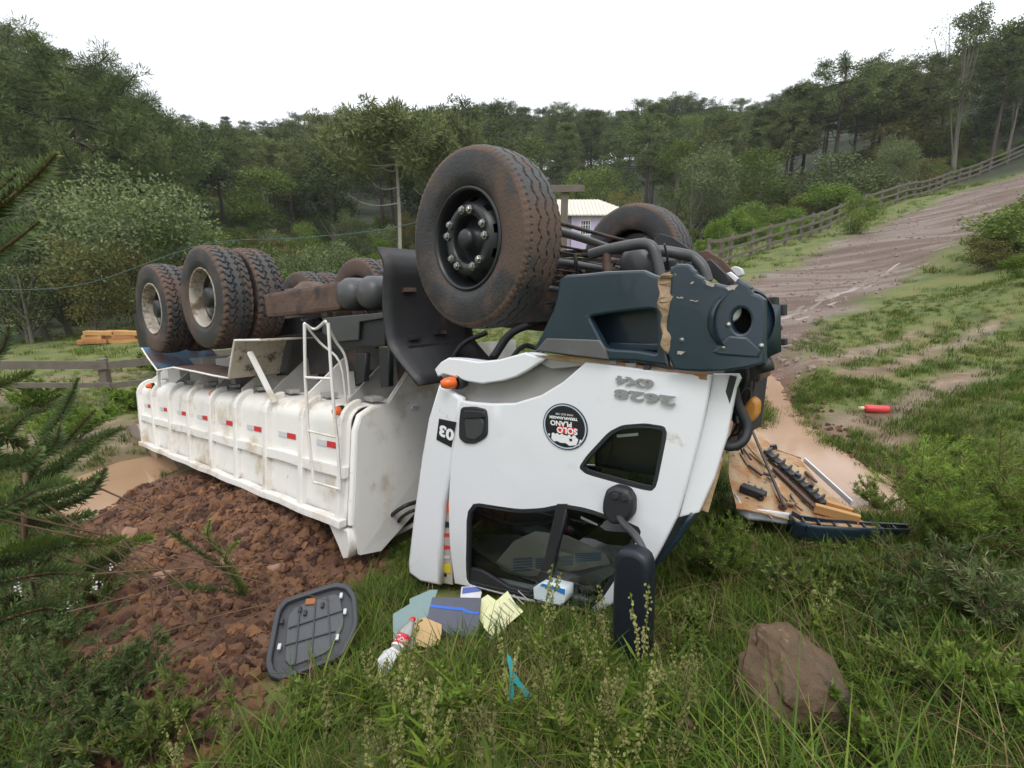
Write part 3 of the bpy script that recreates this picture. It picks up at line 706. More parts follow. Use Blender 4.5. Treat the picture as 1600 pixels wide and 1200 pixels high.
for i in range(NB+1):
    s = min(max(i/NB, .012), .988)
    side_rib(s, .075 if i else .05).build('side_rib', m_body, body, bevel=.012)
def rail(h, w, d, name):
    mb = MB(); P = []
    for s in np.linspace(-.002, 1.002, 33): P.append((BS(s, h-w/2, 0), BS(s, h-w/2, d), BS(s, h+w/2, d), BS(s, h+w/2, 0)))
    wob = [(np.array((0, .003, .003))*math.sin(i*1.3)) for i in range(33)]
    V = [q+wob[i] for i, p in enumerate(P) for q in p]; F = [(4*i+j, 4*i+(j+1) % 4, 4*i+4+(j+1) % 4, 4*i+4+j) for i in range(32) for j in range(4)]+[(0, 1, 2, 3), (128, 129, 130, 131)]
    mb.add(V, F).build(name, m_body, body, bevel=.008)
rail(.55, .105, .042, 'side_rail'); rail(1.0, .07, .07, 'bottom_rail')
# reflective strips in every bay: silver and red
def patch(name, s0, s1, h0, h1, m, out=.004, th=.003):
    return MB().hexa([BS(s0, h1, out), BS(s1, h1, out), BS(s1, h1, out+th), BS(s0, h1, out+th), BS(s0, h0, out), BS(s1, h0, out), BS(s1, h0, out+th), BS(s0, h0, out+th)]).build(name, m, body)
for i in range(NB):
    c = (i+.47)/NB; h = .335
    patch('red_reflector', c-.028, c, h-.028, h+.028, m_red); patch('silver_reflector', c, c+.03, h-.028, h+.028, m_silver)
# front wall with rounded edge and its gusset web
FW = lambda dt, p: p+np.array((.10*dt*0, dt, 0))
w0, w1 = B_FT+np.array((.0, .0, -.0)), B_FB
fr = []
topL = [(548, 664), (552, 650), (566, 638), (600, 627), (628, 622)]
hi = [(690, 560)]
mb = MB(); A_ = w0[0]
V = [w1+(0, .02, -.02), w1+(0, .05, -.26), w1+(0, .24, -.30), w1+(0, .60, -.12), w1+(0, 1.95, -.10), w0+(.04, 1.95, .42), w0+(.02, 1.30, .42), w0+(0, .55, .24), w0+(0, .30, .0), w0+(0, .17, -.005), w0+(0, .05, -.05), w0+(0, .0, -.15)]
V = [np.array(v)+np.array((.03, 0, 0)) for v in V]
mb.add(V, [tuple(range(len(V)))])
fw = mb.build('front_wall', m_body, body, solid=.03)
mb = MB()      # pressed edge and a lighter rolled rim down the corner
mb.tube([V[0], V[11], V[10], V[9], V[8]], .028, 10); mb.tube([V[8], V[7], V[6]], .014, 8)
mb.build('wall_edge', m_body, fw)
F_fw = TM @ Matrix(((0, 0, 1, max(V[0][0], V[10][0])+.022), (1, 0, 0, 0), (0, 1, 0, 0), (0, 0, 0, 1)))
o = put('front_wall_label', flat([on(F_fw, c3((1125, 405), (1172, 392), (1180, 428), (1130, 448)))], .003), F_fw, mat('blue_grey_label', (.10, .13, .2), .5), fw, TM)
put('label_print', flat([on(F_fw, c3((1134, 425), (1168, 415), (1171, 424), (1136, 436)))], .003), F_fw @ Matrix.Translation((0, 0, .002)), m_silver, fw, TM)
put('lashing_eye', flat([chaikin(on(F_fw, c3((1365, 220), (1398, 218), (1398, 236), (1366, 236))), 1)], .05), F_fw, m_silver, fw, TM)
# legs that end the wall below the rail
plateb = plate('body_leg', c3((1022, 768), (1098, 790), (1108, 860), (1100, 908), (1082, 912), (1058, 850)), -1.30, .10, m_body, body, bevel=.01)
plate('body_leg', c3((150, 428), (200, 438), (205, 500), (190, 516), (172, 490)), -.98, .06, m_fibre_pale, body, bevel=.008)
plate('tailgate_edge', c3((22, 342), (110, 305), (128, 345), (152, 425), (112, 420), (45, 372)), -.90, .05, mat('bare_steel_flap', (.33, .25, .24), .5, var=.2, dirt=(.12, .08, .06), damt=.3), body)
# floor gussets standing on the upturned floor and the crossbearers
for i in range(1, NB+1):
    s = (i-.5)/NB-.03 if i < NB else .97
    c = shoulder(s, 1); L = .34
    ax_ = np.array((1, 0, 0)); P = [c+(0, -.03, .0), c+(0, .46, .0), c+(0, .46, .36), c+(0, .36, .32), c+(0, -.03, .045)]
    mb = MB(); Vv = [p+ax_*d for d in (-.012, .012) for p in P]; mb.add(Vv, [(0, 1, 2, 3, 4), (9, 8, 7, 6, 5)]+[(j, (j+1) % 5, 5+(j+1) % 5, 5+j) for j in range(5)])
    mb.build('floor_gusset', m_trim if i % 2 else m_body, body)
    mb = MB(); mb.box(c+(.14, .10, .035), (.22, .10, .035), R=[[.9, .3, 0], [-.3, .9, 0], [0, .0, 1]]); mb.build('floor_stiffener', m_trim, body, bevel=.006)
for s in (.55, .72, .88):
    c = shoulder(s, 1); MB().box(c+(0, .36, .17), (.42, .5, .34), taper=-.0).build('crossbearer', m_trim, body, bevel=.01)
MB().hexa([shoulder(.02, 1)+(0, .8, .0), shoulder(.98, 1)+(0, .8, 0), shoulder(.98, 1)+(0, 1.3, 0), shoulder(.02, 1)+(0, 1.3, 0), shoulder(.02, 1)+(0, .8, .32), shoulder(.98, 1)+(0, .8, .25), shoulder(.98, 1)+(0, 1.3, .25), shoulder(.02, 1)+(0, 1.3, .32)]).build('sub_frame', m_chassis, body)
# orange side lamps
for q in ((1030, 243), (455, 163), (160, 128)):
    sc = .5+q[0]/2060; c = tp(*c3(q)[0], -1.2 if q[0] > 900 else -1.05)
    o = MB().lathe([(0, -.045), (.022, -.04), (.032, -.015), (.034, .02)], c, (-.1, 1, 0), 16).build('side_lamp', m_orange, body)
    MB().lathe([(.037, .01), (.037, .05), (0, .05)], c, (-.1, 1, 0), 16).build('lamp_base', m_black, o)
# folded rear mudguard plate, seen from the edge
E_ = [tp(*q, -1.2) for q in c2((150, 650), (185, 705), (235, 772), (325, 756), (450, 780), (540, 800), (628, 815), (645, 700), (662, 606), (805, 604))]
def mudg(P, name, m, t1=.75):
    return MB().grid([[np.array(p)+(0, d, .0) for p in P] for d in np.linspace(0, t1, 4)], smooth=False).build(name, m, truck, solid=.012)
mg = mudg(E_[:3], 'rear_mudguard', m_blue_mud); mudg(E_[2:7], 'rear_mudguard', m_mudsteel); mudg(E_[6:], 'rear_mudguard', mat('cream_muddy_plate', (.47, .41, .32), .6, var=.2, dirt=(.09, .07, .055), damt=.42, dscale=9), .5)
MB().tube([p+(0, -.004, 0) for p in E_], .011, 8).build('mudguard_edge', m_body, mg)
plate('mud_flap', c2((105, 470), (150, 450), (215, 560), (330, 650), (200, 662), (140, 640)), -.85, .03, m_black)
MB().bar(tp(*c2((742, 672))[0], -1.16), tp(*c2((882, 952))[0], -1.16), .045, .03).build('diagonal_stay', m_body, truck, bevel=.004)
MB().bar(tp(*c2((238, 770))[0], -1.1), tp(*c2((243, 865))[0], -1.1), .035, .03).build('diagonal_stay', m_body, truck, bevel=.004)
# ladder
lt = -1.36
mb = MB()
L1 = [tp(*c3(q)[0], lt) for q in ((876, -160), (880, 90), (893, 330), (918, 570), (921, 583))]; L2 = [tp(*c3(q)[0], lt) for q in ((986, -165), (1002, 95), (1015, 260), (1030, 400), (1042, 608))]
ld = mb.tube(L1, .012, 8).tube(L2, .012, 8).build('ladder', m_body, truck)
for q0, q1 in (((880, 88), (1000, 94)), ((893, 335), (1020, 365)), ((918, 572), (1042, 606))): MB().tube([tp(*c3(q0)[0], lt), tp(*c3(q1)[0], lt)], .010, 8).build('rung', m_body, ld)
MB().tube(smooth_path([tp(*c2(q)[0], t) for q, t in (((1042, 512), lt), ((1100, 545), -1.28), ((1160, 500), lt))], 4), .010, 8).tube(smooth_path([tp(*c2(q)[0], t) for q, t in (((1160, 502), lt), ((1215, 610), -1.2), ((1275, 720), -1.1), ((1300, 1000), -1.05))], 4), .010, 8).tube(smooth_path([tp(*c2(q)[0], t) for q, t in (((1045, 515), lt), ((1130, 620), -1.2), ((1240, 730), -1.1), ((1275, 960), -1.05))], 4), .009, 8).build('ladder_stay', m_body, ld)
# hydraulic hoses below the body's front wall
MB().tube(smooth_path([tp(598, 838, -.9), tp(606, 812, -.95), tp(630, 792, -.95), tp(655, 783, -.8)], 6), .017, 8).tube(smooth_path([tp(612, 842, -.85), tp(622, 815, -.9), tp(640, 800, -.9), tp(658, 796, -.8)], 6), .014, 8).build('rubber_hose', m_black, truck)
MB().bar(tp(588, 850, -.9), tp(655, 815, -.7), .03, .03).build('steel_bar', m_body, truck)

# greasy clutter of the underside: pipes, clamps, brackets and bolts
rc = random.Random(19)
for k in range(34):
    a, t, u = rc.uniform(-.55, .95), rc.uniform(-.75, .75), rc.uniform(-.42, -.12); P = [(a, t, u)]
    ax_ = rc.choice(((1, .1, 0), (.1, 1, 0), (.7, .7, .1), (.6, -.6, 0)))
    for j in range(rc.randint(2, 4)):
        L_ = rc.uniform(.08, .24); a, t, u = a+ax_[0]*L_*rc.choice((1, 1, -.3))+rc.uniform(-.04, .04), t+ax_[1]*L_+rc.uniform(-.04, .04), u+rc.uniform(-.07, .07); P.append((min(max(a, -.6), 1.0), min(max(t, -.8), .8), min(max(u, -.5), -.05)))
    MB().tube(smooth_path(P, 4), rc.choice((.006, .008, .012, .018)), 7).build('hose', (m_black, m_chassis, m_mudsteel, m_pipe)[k % 4], truck)
for k in range(30):
    MB().box((rc.uniform(-.5, .95), rc.uniform(-.7, .75), rc.uniform(-.42, -.14)), (rc.uniform(.03, .14), rc.uniform(.03, .12), rc.uniform(.02, .09)), R=Matrix.Rotation(rc.uniform(-.5, .5), 3, 'Z')).build('bracket', (m_chassis, m_mudsteel, m_black)[k % 3], truck, bevel=.004)
for k in range(22):
    MB().box((rc.uniform(-3.0, -.9), rc.choice((-.46, -.5, -.56)), rc.uniform(-.46, -.2)), (rc.uniform(.04, .18), rc.uniform(.04, .10), rc.uniform(.03, .12))).build('bracket', (m_chassis, m_mudsteel, m_pipe)[k % 3], truck, bevel=.005)
for k in range(8):
    a = -.8-k*.25; MB().tube(smooth_path([(a, -.5, -.3+rc.uniform(-.1, .1)), (a-.2, -.55, -.36), (a-.45, -.5, -.28+rc.uniform(-.1, .1))], 4), rc.choice((.008, .012)), 6).build('hose', m_black, truck)
# ------------------------------------------------------------------ the cab, upside down
CT = -1.14                                            # plane of the cab side
SL = [(0, -1.2, 1.6, .09), (1, -2.5, -.5, .09)]
main_win = c5((272, 692), (500, 727), (600, 722), (690, 703), (800, 722), (1030, 800), (1042, 828), (1000, 900), (940, 1010), (860, 1130), (800, 1180), (520, 1132), (262, 1072), (248, 1040))
low_win = c5((768, 540), (800, 490), (900, 382), (960, 352), (1060, 344), (1145, 358), (1156, 390), (1110, 620), (1085, 645), (800, 568))
door_out = c5((232, 248), (300, 258), (380, 264), (480, 262), (600, 226), (700, 166), (800, 80), (990, 102), (1150, 126), (1334, 142), (1320, 230), (1290, 380), (1240, 580), (1190, 760), (1130, 880), (1060, 1005), (960, 1110), (830, 1190), (700, 1172), (520, 1142), (330, 1094), (196, 1064), (189, 900), (191, 700), (199, 560), (212, 420))
def bulge(x, y, z):
    # the side swells gently and turns in towards the roof and the nose
    k = max(0, (x-.95))/.5; q = max(0, (-1.55-y))/.8
    d_ = .010*mnoise.fractal(Vector((x*1.9+3, y*2.1, 4.2)), 1, 2, 3)+.012*math.exp(-((x+.05)**2+(y+1.25)**2)/.02)*-1   # dents
    return (x, y, z-.05*k*k-.07*q*q+.012-max(0, d_)*.8)
door = plate('cab_door', door_out, CT, .035, m_white, holes=[main_win, low_win], bevel=.010, warp=bulge, slices=SL)
def sp_plate(name, px, dt, th, m, parent, **k): return plate(name, px, CT-dt, th, m, parent, **k)
sp_plate('kerb_window', c5(*[(768, 540), (800, 490), (900, 382), (960, 352), (1060, 344), (1145, 358), (1156, 390), (1110, 620), (1085, 645), (800, 568)]), -.012, 0, m_glass, door, bevel=0, ch=1)
# rubber seals round both windows
def ring(name, px, w, dt, th, m, parent):
    F_ = SF(CT-dt); o = chaikin(on(F_, px), 2, .14); c = np.mean(o, 0)
    n = len(o); inn = []
    for i in range(n):
        p, q, r = (np.array(o[(i+k) % n]) for k in (-1, 0, 1)); t = r-p; nn = np.array((t[1], -t[0])); nn /= np.linalg.norm(nn)+1e-9
        if nn @ (c-q) < 0: nn = -nn
        inn.append(tuple(q+nn*w))
    return put(name, flat([o, inn], th, .003), F_, m, parent, TM, bulge)
ring('window_seal', low_win, .017, .004, .03, m_black, door); ring('window_seal', main_win, .020, .004, .03, m_black, door)
g = sp_plate('side_window', main_win, -.015, 0, m_glass, door, bevel=0, ch=1, warp=bulge)
plate('window_post', c5((672, 704), (712, 704), (625, 1040), (598, 1058), (570, 1046), (610, 960)), CT+.0, .04, m_black, door, warp=bulge)
plate('window_channel', c5((250, 985), (330, 1005), (450, 1080), (540, 1100), (600, 1055), (615, 1075), (560, 1130), (440, 1115), (252, 1060)), CT+.03, .03, m_black, door)
# front edge strip past the door seam, rear pillar, jamb with stickers
def turn(x, y, z):
    k = max(0, (x-.85))/.5; return (x, y, z-.10*k*k-.07*(max(0, (-1.55-y))/.8)**2)
plate('cab_corner_panel', c5((1340, 142), (1432, 146), (1438, 160), (1420, 200), (1384, 420), (1335, 600), (1272, 752), (1205, 764), (1246, 585), (1297, 380), (1327, 230)), CT, .035, m_white, bevel=.008, warp=turn, slices=SL)
plate('rear_pillar', c5((150, 186), (232, 240), (214, 330), (190, 520), (152, 700), (138, 850), (138, 1050), (62, 1038), (16, 1003), (14, 965), (40, 750), (75, 500), (105, 330)), CT-.005, .06, m_white, bevel=.02)
jamb = plate('door_jamb', c5((212, 420), (200, 560), (192, 700), (190, 900), (196, 1064), (136, 1054), (136, 850), (150, 700), (188, 520)), CT+.03, .02, m_beige, bevel=.002)
for k, (q, w, h, m) in enumerate([((168, 720), 16, 26, m_orange), ((172, 800), 14, 14, m_sticker), ((164, 845), 18, 9, m_redprint), ((163, 900), 18, 9, m_redprint), ((166, 995), 17, 20, mat('yellow_sticker', (.65, .48, .03), .5)), ((156, 1024), 9, 8, m_sticker), ((175, 660), 10, 18, m_silver), ((165, 945), 14, 8, m_silver)]):
    x, y = q; plate('jamb_sticker', c5((x-w, y-h), (x+w, y-h+3), (x+w, y+h), (x-w, y+h-3)), CT+.017, .003, m, jamb, bevel=0)
# wheel arch: pale lip and grey plastic flare
top = c5((125, 106), (150, 78), (182, 60), (240, 66), (318, 78), (410, 68), (470, 52), (522, 38), (592, 62))
mid = c5((135, 130), (160, 120), (200, 130), (262, 152), (330, 163), (420, 150), (480, 132), (530, 104), (588, 66))
F_ = SF(CT)
mb = MB(); P0 = [tp(*q, CT-.02) for q in top]; P1 = [tp(*q, CT-.03) for q in mid]
lip = plate('wheel_arch_lip', top+mid[::-1], CT-.015, .035, m_white, bevel=.010)
MB().grid([[p+(0, .03, -.002) for p in P0], [p+(0, .14, -.012) for p in P0], [p+(0, .26, -.05) for p in P0]]).build('arch_return', m_white, lip, solid=.01)
low = c5((150, 200), (190, 236), (240, 266), (310, 278), (390, 284), (480, 283), (610, 243), (715, 180), (815, 84))
P2 = [tp(*q, CT+.022) for q in low]; P1b = [tp(*q, CT+.05) for q in c5((135, 130), (160, 120), (200, 130), (262, 152), (330, 163), (420, 150), (480, 132), (530, 104), (588, 66))]
MB().grid([[p*(1-k)+q*k+(0, .03*math.sin(k*math.pi), 0) for p, q in zip(P1b, P2)] for k in np.linspace(0, 1, 7)]).build('wheel_arch_flare', m_trim, truck, solid=.012)
plate('flare_corner', c5((560, 58), (592, 62), (804, 70), (795, 84), (640, 100)), CT+.02, .03, m_trim)
# turn lamp on the rear corner
c = tp(*c5((190, 165))[0], CT-.035)
o = MB().lathe([(0, -.075), (.022, -.07), (.034, -.045), (.038, -.01), (.036, .02)], c, (.55, 1, .05), 18).build('turn_lamp', m_orange, truck)
MB().lathe([(.044, .0), (.046, .03), (.03, .07)], c+(.035, .0, .0), (.35, 1, 0), 18).build('lamp_base', m_black, o)
# door handle
hd = plate('door_handle', c5((235, 278), (290, 276), (340, 288), (346, 330), (345, 395), (332, 412), (290, 434), (250, 432), (226, 410), (228, 330)), CT-.034, .02, m_black, door, ch=1)
plate('handle_cup', c5((248, 330), (318, 322), (330, 345), (325, 392), (292, 418), (256, 410)), CT-.0455, .006, mat('grey_handle_cup', (.05, .052, .056), .35), door, ch=1)
plate('handle_grip', c5((246, 292), (330, 296), (334, 318), (250, 322)), CT-.052, .016, m_black, door, ch=1)
# number and lettering
plate('number_sticker', c5((132, 326), (208, 342), (186, 454), (120, 420)), CT-.038, .004, m_sticker, bevel=0)
def letters(name, body, px0, px1, size, m, t, rot, ext=.002, bold=0, parent=door, off=(0, 0)):
    F_ = SF(t); (ax_, au), (bx_, bu) = on(F_, [px0, px1]); ang = math.atan2(bu-au, bx_-ax_) if rot is None else rot
    M = F_ @ Matrix.Translation(((ax_+bx_)/2, (au+bu)/2, 0)) @ Matrix.Rotation(ang, 4, 'Z')
    me = text(body, size, ext, 0, bold); w = max(v.co.x for v in me.vertices)-min(v.co.x for v in me.vertices)
    return put(name, me, M @ Matrix.Diagonal((math.hypot(bx_-ax_, bu-au)/w, 1, 1, 1)), m, parent, TM)
letters('number', '03', c5((196, 402))[0], c5((132, 372))[0], .098, m_print, CT-.0415, None, .001, .004, truck)
letters('model_lettering', '2628', c5((1188, 248))[0], c5((915, 210))[0], .062, m_letter, CT-.034, None, .005, .002)
letters('model_lettering', '6X4', c5((1090, 172))[0], c5((922, 150))[0], .055, m_letter, CT-.034, None, .005, .002)
# round company sticker
F_ = SF(CT-.0335); cx, cu_ = on(F_, c5((693, 362)))[0]; ex = on(F_, c5((795, 366)))[0][0]-cx; ey = abs(on(F_, c5((690, 258)))[0][1]-cu_)
tilt = -.045
def disc(r0, r1=None, n=48):
    o = [[(r0*math.cos(2*math.pi*k/n), r0*math.sin(2*math.pi*k/n)) for k in range(n)]]
    if r1: o.append([(r1*math.cos(2*math.pi*k/n), r1*math.sin(2*math.pi*k/n)) for k in range(n)])
    return o
SM = F_ @ Matrix.Translation((cx, cu_, 0)) @ Matrix.Rotation(math.pi+tilt, 4, 'Z') @ Matrix.Diagonal((ex, ey, 1, 1))
st = put('company_sticker', flat(disc(1), .003), SM, m_sticker, door, TM)
SP = SM @ Matrix.Translation((0, 0, .0025))
put('sticker_ring', flat(disc(.955, .90), .001), SP, mat('pale_blue_print', (.45, .52, .62), .5), door, TM)
def stxt(b, x, y, sz, m, z=0, bold=0, name='sticker_print'): return put(name, text(b, sz, .0005, 0, bold), SP @ Matrix.Translation((x, y, z)), m, door, TM)
put('sticker_print', flat([[(-.52, .0), (.30, .0), (.30, .30), (-.52, .30)]], .001), SP, m_redprint, door, TM)
stxt('SOLO', -.11, .15, .36, m_print, .0012, .012); stxt('PLANO', .16, -.13, .30, m_print, 0, .01); stxt('TERRAPLANAGEM', .05, -.37, .155, m_print, 0, .006); stxt('FONE 3232 1180', .0, -.53, .11, m_print)
sh = [[(-.55, .62), (-.50, .74), (-.35, .76), (-.2, .80), (-.05, .70), (.2, .72), (.35, .66), (.50, .70), (.62, .58), (.60, .44), (.5, .36), (.2, .38), (.0, .36), (-.25, .42), (-.45, .36), (-.6, .48)]]
put('sticker_print', flat([chaikin(sh[0], 1), [(-.33, .48), (-.2, .48), (-.2, .6), (-.33, .6)]], .001), SP, m_print, door, TM)
for x in (-.42, -.2, .12, .34, .52): put('sticker_print', flat([[(x+.075*math.cos(a), .39+.075*math.sin(a)) for a in np.linspace(0, 6, 14)]], .001), SP @ Matrix.Translation((0, 0, .001)), m_print, door, TM)
for x, y in ((-.66, .60), (-.70, .52), (.72, .42), (-.62, .70)): put('sticker_print', flat([[(x+.04*math.cos(a), y+.05*math.sin(a)) for a in np.linspace(0, 6, 10)]], .001), SP, m_print, door, TM)
# cab shell: roof on the ground, floor above, far side, back wall, front bulkhead
def cabp(px, py, t): return tp(px, py, CT)+np.array((0, t-CT, 0))
rb_, rt_ = tp(*c5((20, 985))[0], CT), tp(*c5((150, 195))[0], CT); fb_, ft_ = tp(*c5((860, 1185))[0], CT), tp(*c5((1420, 150))[0], CT)
D = np.array((-.46, 2.2, 0))                          # the cab has twisted on its mounts
mb = MB(); mb.grid([[rb_+(0, .04, 0), rb_+(0, .25, -.06), rb_+D*.5+(0, 0, -.10), rb_+D], [fb_+(0, .04, 0), fb_+(0, .25, -.06), fb_+D*.5+(0, 0, -.1), fb_+D]]); mb.build('cab_roof', m_white, truck, solid=.02)
mb = MB(); mb.add([rt_+(.02, .34, .0), ft_+(-.06, .34, -.03), ft_+D+(-.06, 0, 0), rt_+D], [(0, 1, 2, 3)]); mb.build('cab_floor', m_chassis, truck, solid=.03)
mb = MB(); mb.add([rt_+(.03, .03, 0), rb_+(.03, .05, 0), rb_+D, rt_+D], [(0, 1, 2, 3)]); mb.build('cab_back_wall', m_int, truck, solid=.03)
A4, B4, C4, D4 = rt_+D, ft_+D, fb_+D, rb_+D
def fp(x, y): return (A4*(1-x)+B4*x)*(1-y)+(D4*(1-x)+C4*x)*y
mb = MB()
for x0, x1, y0, y1 in ((0, 1, 0, .5), (0, .2, .5, 1), (.8, 1, .5, 1), (.2, .8, .86, 1)): mb.add([fp(x0, y0), fp(x1, y0), fp(x1, y1), fp(x0, y1)], [(0, 1, 2, 3)])
mb.build('cab_far_side', m_white, truck, solid=.03)
f1 = tp(*c5((1262, 760))[0], CT)
mb = MB(); fq = np.array((.015, .09, 0)); mid_ = ft_*.42+f1*.58
mb.add([ft_+fq, ft_+fq+D*.9, mid_+fq+D*.9, mid_+fq], [(0, 1, 2, 3)]); mb.build('front_bulkhead', m_chassis, truck, solid=.03)
mb = MB(); mb.add([mid_+fq+(0, 0, -.003), mid_+fq+D*.9+(0, 0, -.003), f1+fq+D*.9, f1+fq], [(0, 1, 2, 3)]); mb.build('front_bulkhead', m_fibre_pale, truck, solid=.03)
# screen with its dark blue visor edge, turned to the ground
V0 = [tp(*q, CT+.03) for q in c5((1272, 756), (1240, 800), (1190, 880), (1120, 965), (1060, 1030), (985, 1110), (860, 1195))]
wsn = MB().grid([[p+(-.21*d, d, 0)+np.array((.05*math.sin(min(d/.3, 1)*1.4), 0, 0)) for p in V0] for d in (0, .06, .15, .3, 1.2, 2.1)]).build('sun_visor', m_navy, truck, solid=.02)
# inside: seat, lining, cardboard with blue print
mb = MB(); mb.box(cabp(*c5((420, 820))[0], -.55), (.5, .5, .42)); mb.box(cabp(*c5((330, 900))[0], -.45)+(0, .1, 0), (.16, .5, .6)); mb.build('seat', m_int, truck, bevel=.05)
MB().hexa([cabp(*q, t) for q, t in zip(c5((700, 600), (1150, 690), (1150, 690), (700, 600), (720, 240), (1200, 200), (1200, 200), (720, 240)), (-.85, -.85, .8, .8)*2)]).build('dashboard', m_int, truck, bevel=.03)
F_i = SF(CT+.16)
cb = put('lining_board', flat([on(F_i, c5((380, 975), (470, 870), (560, 830), (700, 850), (880, 930), (900, 970), (760, 1000), (640, 1020), (500, 1030)))], .02), F_i, m_beige, truck, TM)
m_bprint = mat('blue_grey_print', (.12, .19, .28), .6, var=.1)
for x0, x1, y0, y1 in ((468, 552, 948, 1012), (568, 650, 948, 996), (655, 735, 940, 985), (745, 860, 925, 965)):
    sl_ = (y1-y0)/6
    for k in range(5): put('printed_line', flat([on(F_i, c5((x0, y0+sl_*k*1.2), (x1, y0+sl_*k*1.2-6), (x1, y0+sl_*(k*1.2+.8)-6), (x0, y0+sl_*(k*1.2+.8))))], .002), F_i @ Matrix.Translation((0, 0, .012)), m_bprint, cb, TM)
F_j = SF(CT+.22); put('headlining', flat([on(F_j, c5((560, 1060), (700, 1050), (900, 980), (930, 1000), (850, 1060), (700, 1085), (600, 1100)))], .02), F_j, m_trim, truck, TM)
put('door_lining', flat([on(SF(CT+.10), c5((270, 900), (420, 1010), (560, 1060), (520, 1110), (380, 1090), (270, 1050)))], .02), SF(CT+.10), m_black, truck, TM)
MB().tube(smooth_path([tp(*c5(q)[0], CT+.25) for q in ((270, 720), (430, 790), (600, 790), (680, 760))], 5), .012, 8).build('grab_rail', m_black, truck)
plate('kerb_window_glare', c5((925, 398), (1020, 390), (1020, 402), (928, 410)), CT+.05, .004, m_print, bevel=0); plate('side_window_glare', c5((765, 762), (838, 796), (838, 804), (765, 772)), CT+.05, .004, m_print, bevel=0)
bpy.data.objects['kerb_window_glare'].name = 'painted_glare'; bpy.data.objects['side_window_glare'].name = 'painted_glare'  # white strips behind the panes, painting in glare on the glass
# mirror: mount, arm, housing
mm = plate('mirror_mount', c5((902, 650), (930, 638), (975, 650), (992, 680), (990, 740), (962, 772), (915, 775), (888, 735), (890, 690)), CT-.045, .08, m_black, bevel=.02, ch=1)
plate('bolt_cap', c5((908, 662), (928, 662), (930, 682), (910, 684)), CT-.088, .008, m_int, mm, ch=1); plate('bolt_cap', c5((950, 668), (970, 668), (972, 690), (952, 690)), CT-.088, .008, m_int, mm, ch=1)
MB().tube(smooth_path([tp(*c5(q)[0], t) for q, t in (((935, 765), CT-.07), ((960, 800), CT-.13), ((1010, 850), CT-.2), ((1042, 910), CT-.24), ((1052, 960), CT-.25), ((1045, 1020), CT-.25))], 6), .017, 10).build('mirror_arm', m_pipe, mm)
Pm = [tp(*c5(q)[0], CT-.27) for q in ((958, 935), (985, 922), (1030, 930), (1060, 960), (1058, 1100), (1050, 1330), (1030, 1378), (970, 1340), (945, 1300), (948, 1100))]
me_ = flat([chaikin([(p[0], p[2]) for p in Pm], 2)], .10, .03, 3)
put('mirror_housing', me_, SF(CT-.27), m_mirror, mm, TM)
# ---- bumper with the step recess, torn end and lamp corner
BT = CT-.03
rec = c6((300, 655), (480, 625), (730, 600), (742, 760), (735, 905), (600, 880), (430, 870), (395, 840), (375, 800))
def bw(x, y, z): return (x, y, z+.02*math.sin(x*9)*max(0, y+.6)-.03*max(0, .75-x))
bp_ = plate('bumper', c6((0, 856), (40, 780), (80, 700), (110, 640), (135, 540), (150, 452), (182, 434), (300, 428), (420, 415), (560, 410), (640, 408), (690, 432), (722, 442), (735, 560), (742, 700), (760, 860), (775, 940), (600, 915), (420, 908), (200, 885)), BT, .05, m_navy, holes=[rec], bevel=.014, warp=bw, slices=[(0, .3, 1.7, .08), (1, -1, 0, .08)])
plate('step_back', c6((280, 640), (740, 590), (750, 930), (420, 890), (340, 800)), BT+.16, .02, m_navy)
MB().grid([[tp(*q, BT+d) for q in c6((300, 655), (480, 625), (730, 600))] for d in (0.01, .17)], smooth=False).grid([[tp(*q, BT+d) for q in c6((742, 905), (600, 880), (430, 870), (375, 800), (300, 655))] for d in (0.01, .17)], smooth=False).build('step_tread', m_black, truck, solid=.01)
plate('step_ledge', c6((450, 820), (745, 835), (745, 862), (440, 850)), BT+.12, .06, m_navy)
plate('mud_edge', c6((60, 800), (370, 812), (395, 850), (420, 912), (200, 888), (5, 860)), BT-.028, .02, mat('grey_mud_guard_edge', (.10, .10, .10), .5, dirt=(.2, .18, .15), damt=.3))
torn = c6((722, 440), (745, 424), (790, 408), (822, 420), (815, 470), (800, 560), (775, 650), (782, 740), (800, 850), (826, 920), (826, 958), (806, 955), (790, 900), (762, 850), (752, 740), (738, 600))
plate('torn_edge', chaikin(torn, 1), BT-.02, .03, m_fibre, bevel=.008, warp=lambda x, y, z: (x+.006*math.sin(y*70), y, z+.012*math.sin(y*37)+.008*math.sin(x*90)), slices=[(1, -1, 0, .02)])
rng_ = random.Random(3)
def jag(P, n, amp):
    o = []
    for p, q in zip(P[:-1], P[1:]):
        for k in range(n):
            f = k/n; o.append((p[0]+(q[0]-p[0])*f+rng_.uniform(-amp, amp), p[1]+(q[1]-p[1])*f+rng_.uniform(-amp, amp)))
    return o+[P[-1]]
edge = jag(c6((822, 385), (850, 372), (900, 372), (935, 400), (945, 430), (990, 445), (1010, 478), (1060, 485), (1110, 490), (1160, 500), (1200, 462), (1250, 495), (1270, 540), (1330, 572)), 3, 1.3)
corner = edge+c6((1335, 700), (1330, 840), (1332, 935), (1240, 958), (1120, 972), (1000, 976), (900, 972), (835, 965), (800, 880), (790, 800), (800, 680), (812, 560), (822, 470))
lamp = [(c6((1215, 690))[0][0]+19*math.cos(a), c6((1215, 690))[0][1]+25*math.sin(a)) for a in np.linspace(0, 2*math.pi, 14, endpoint=False)]
AC = tp(*c6((1010, 700))[0], BT)[0]
def cw(x, y, z):
    k = max(0, x-AC); return (x, y, z-1.1*k*k+.012)
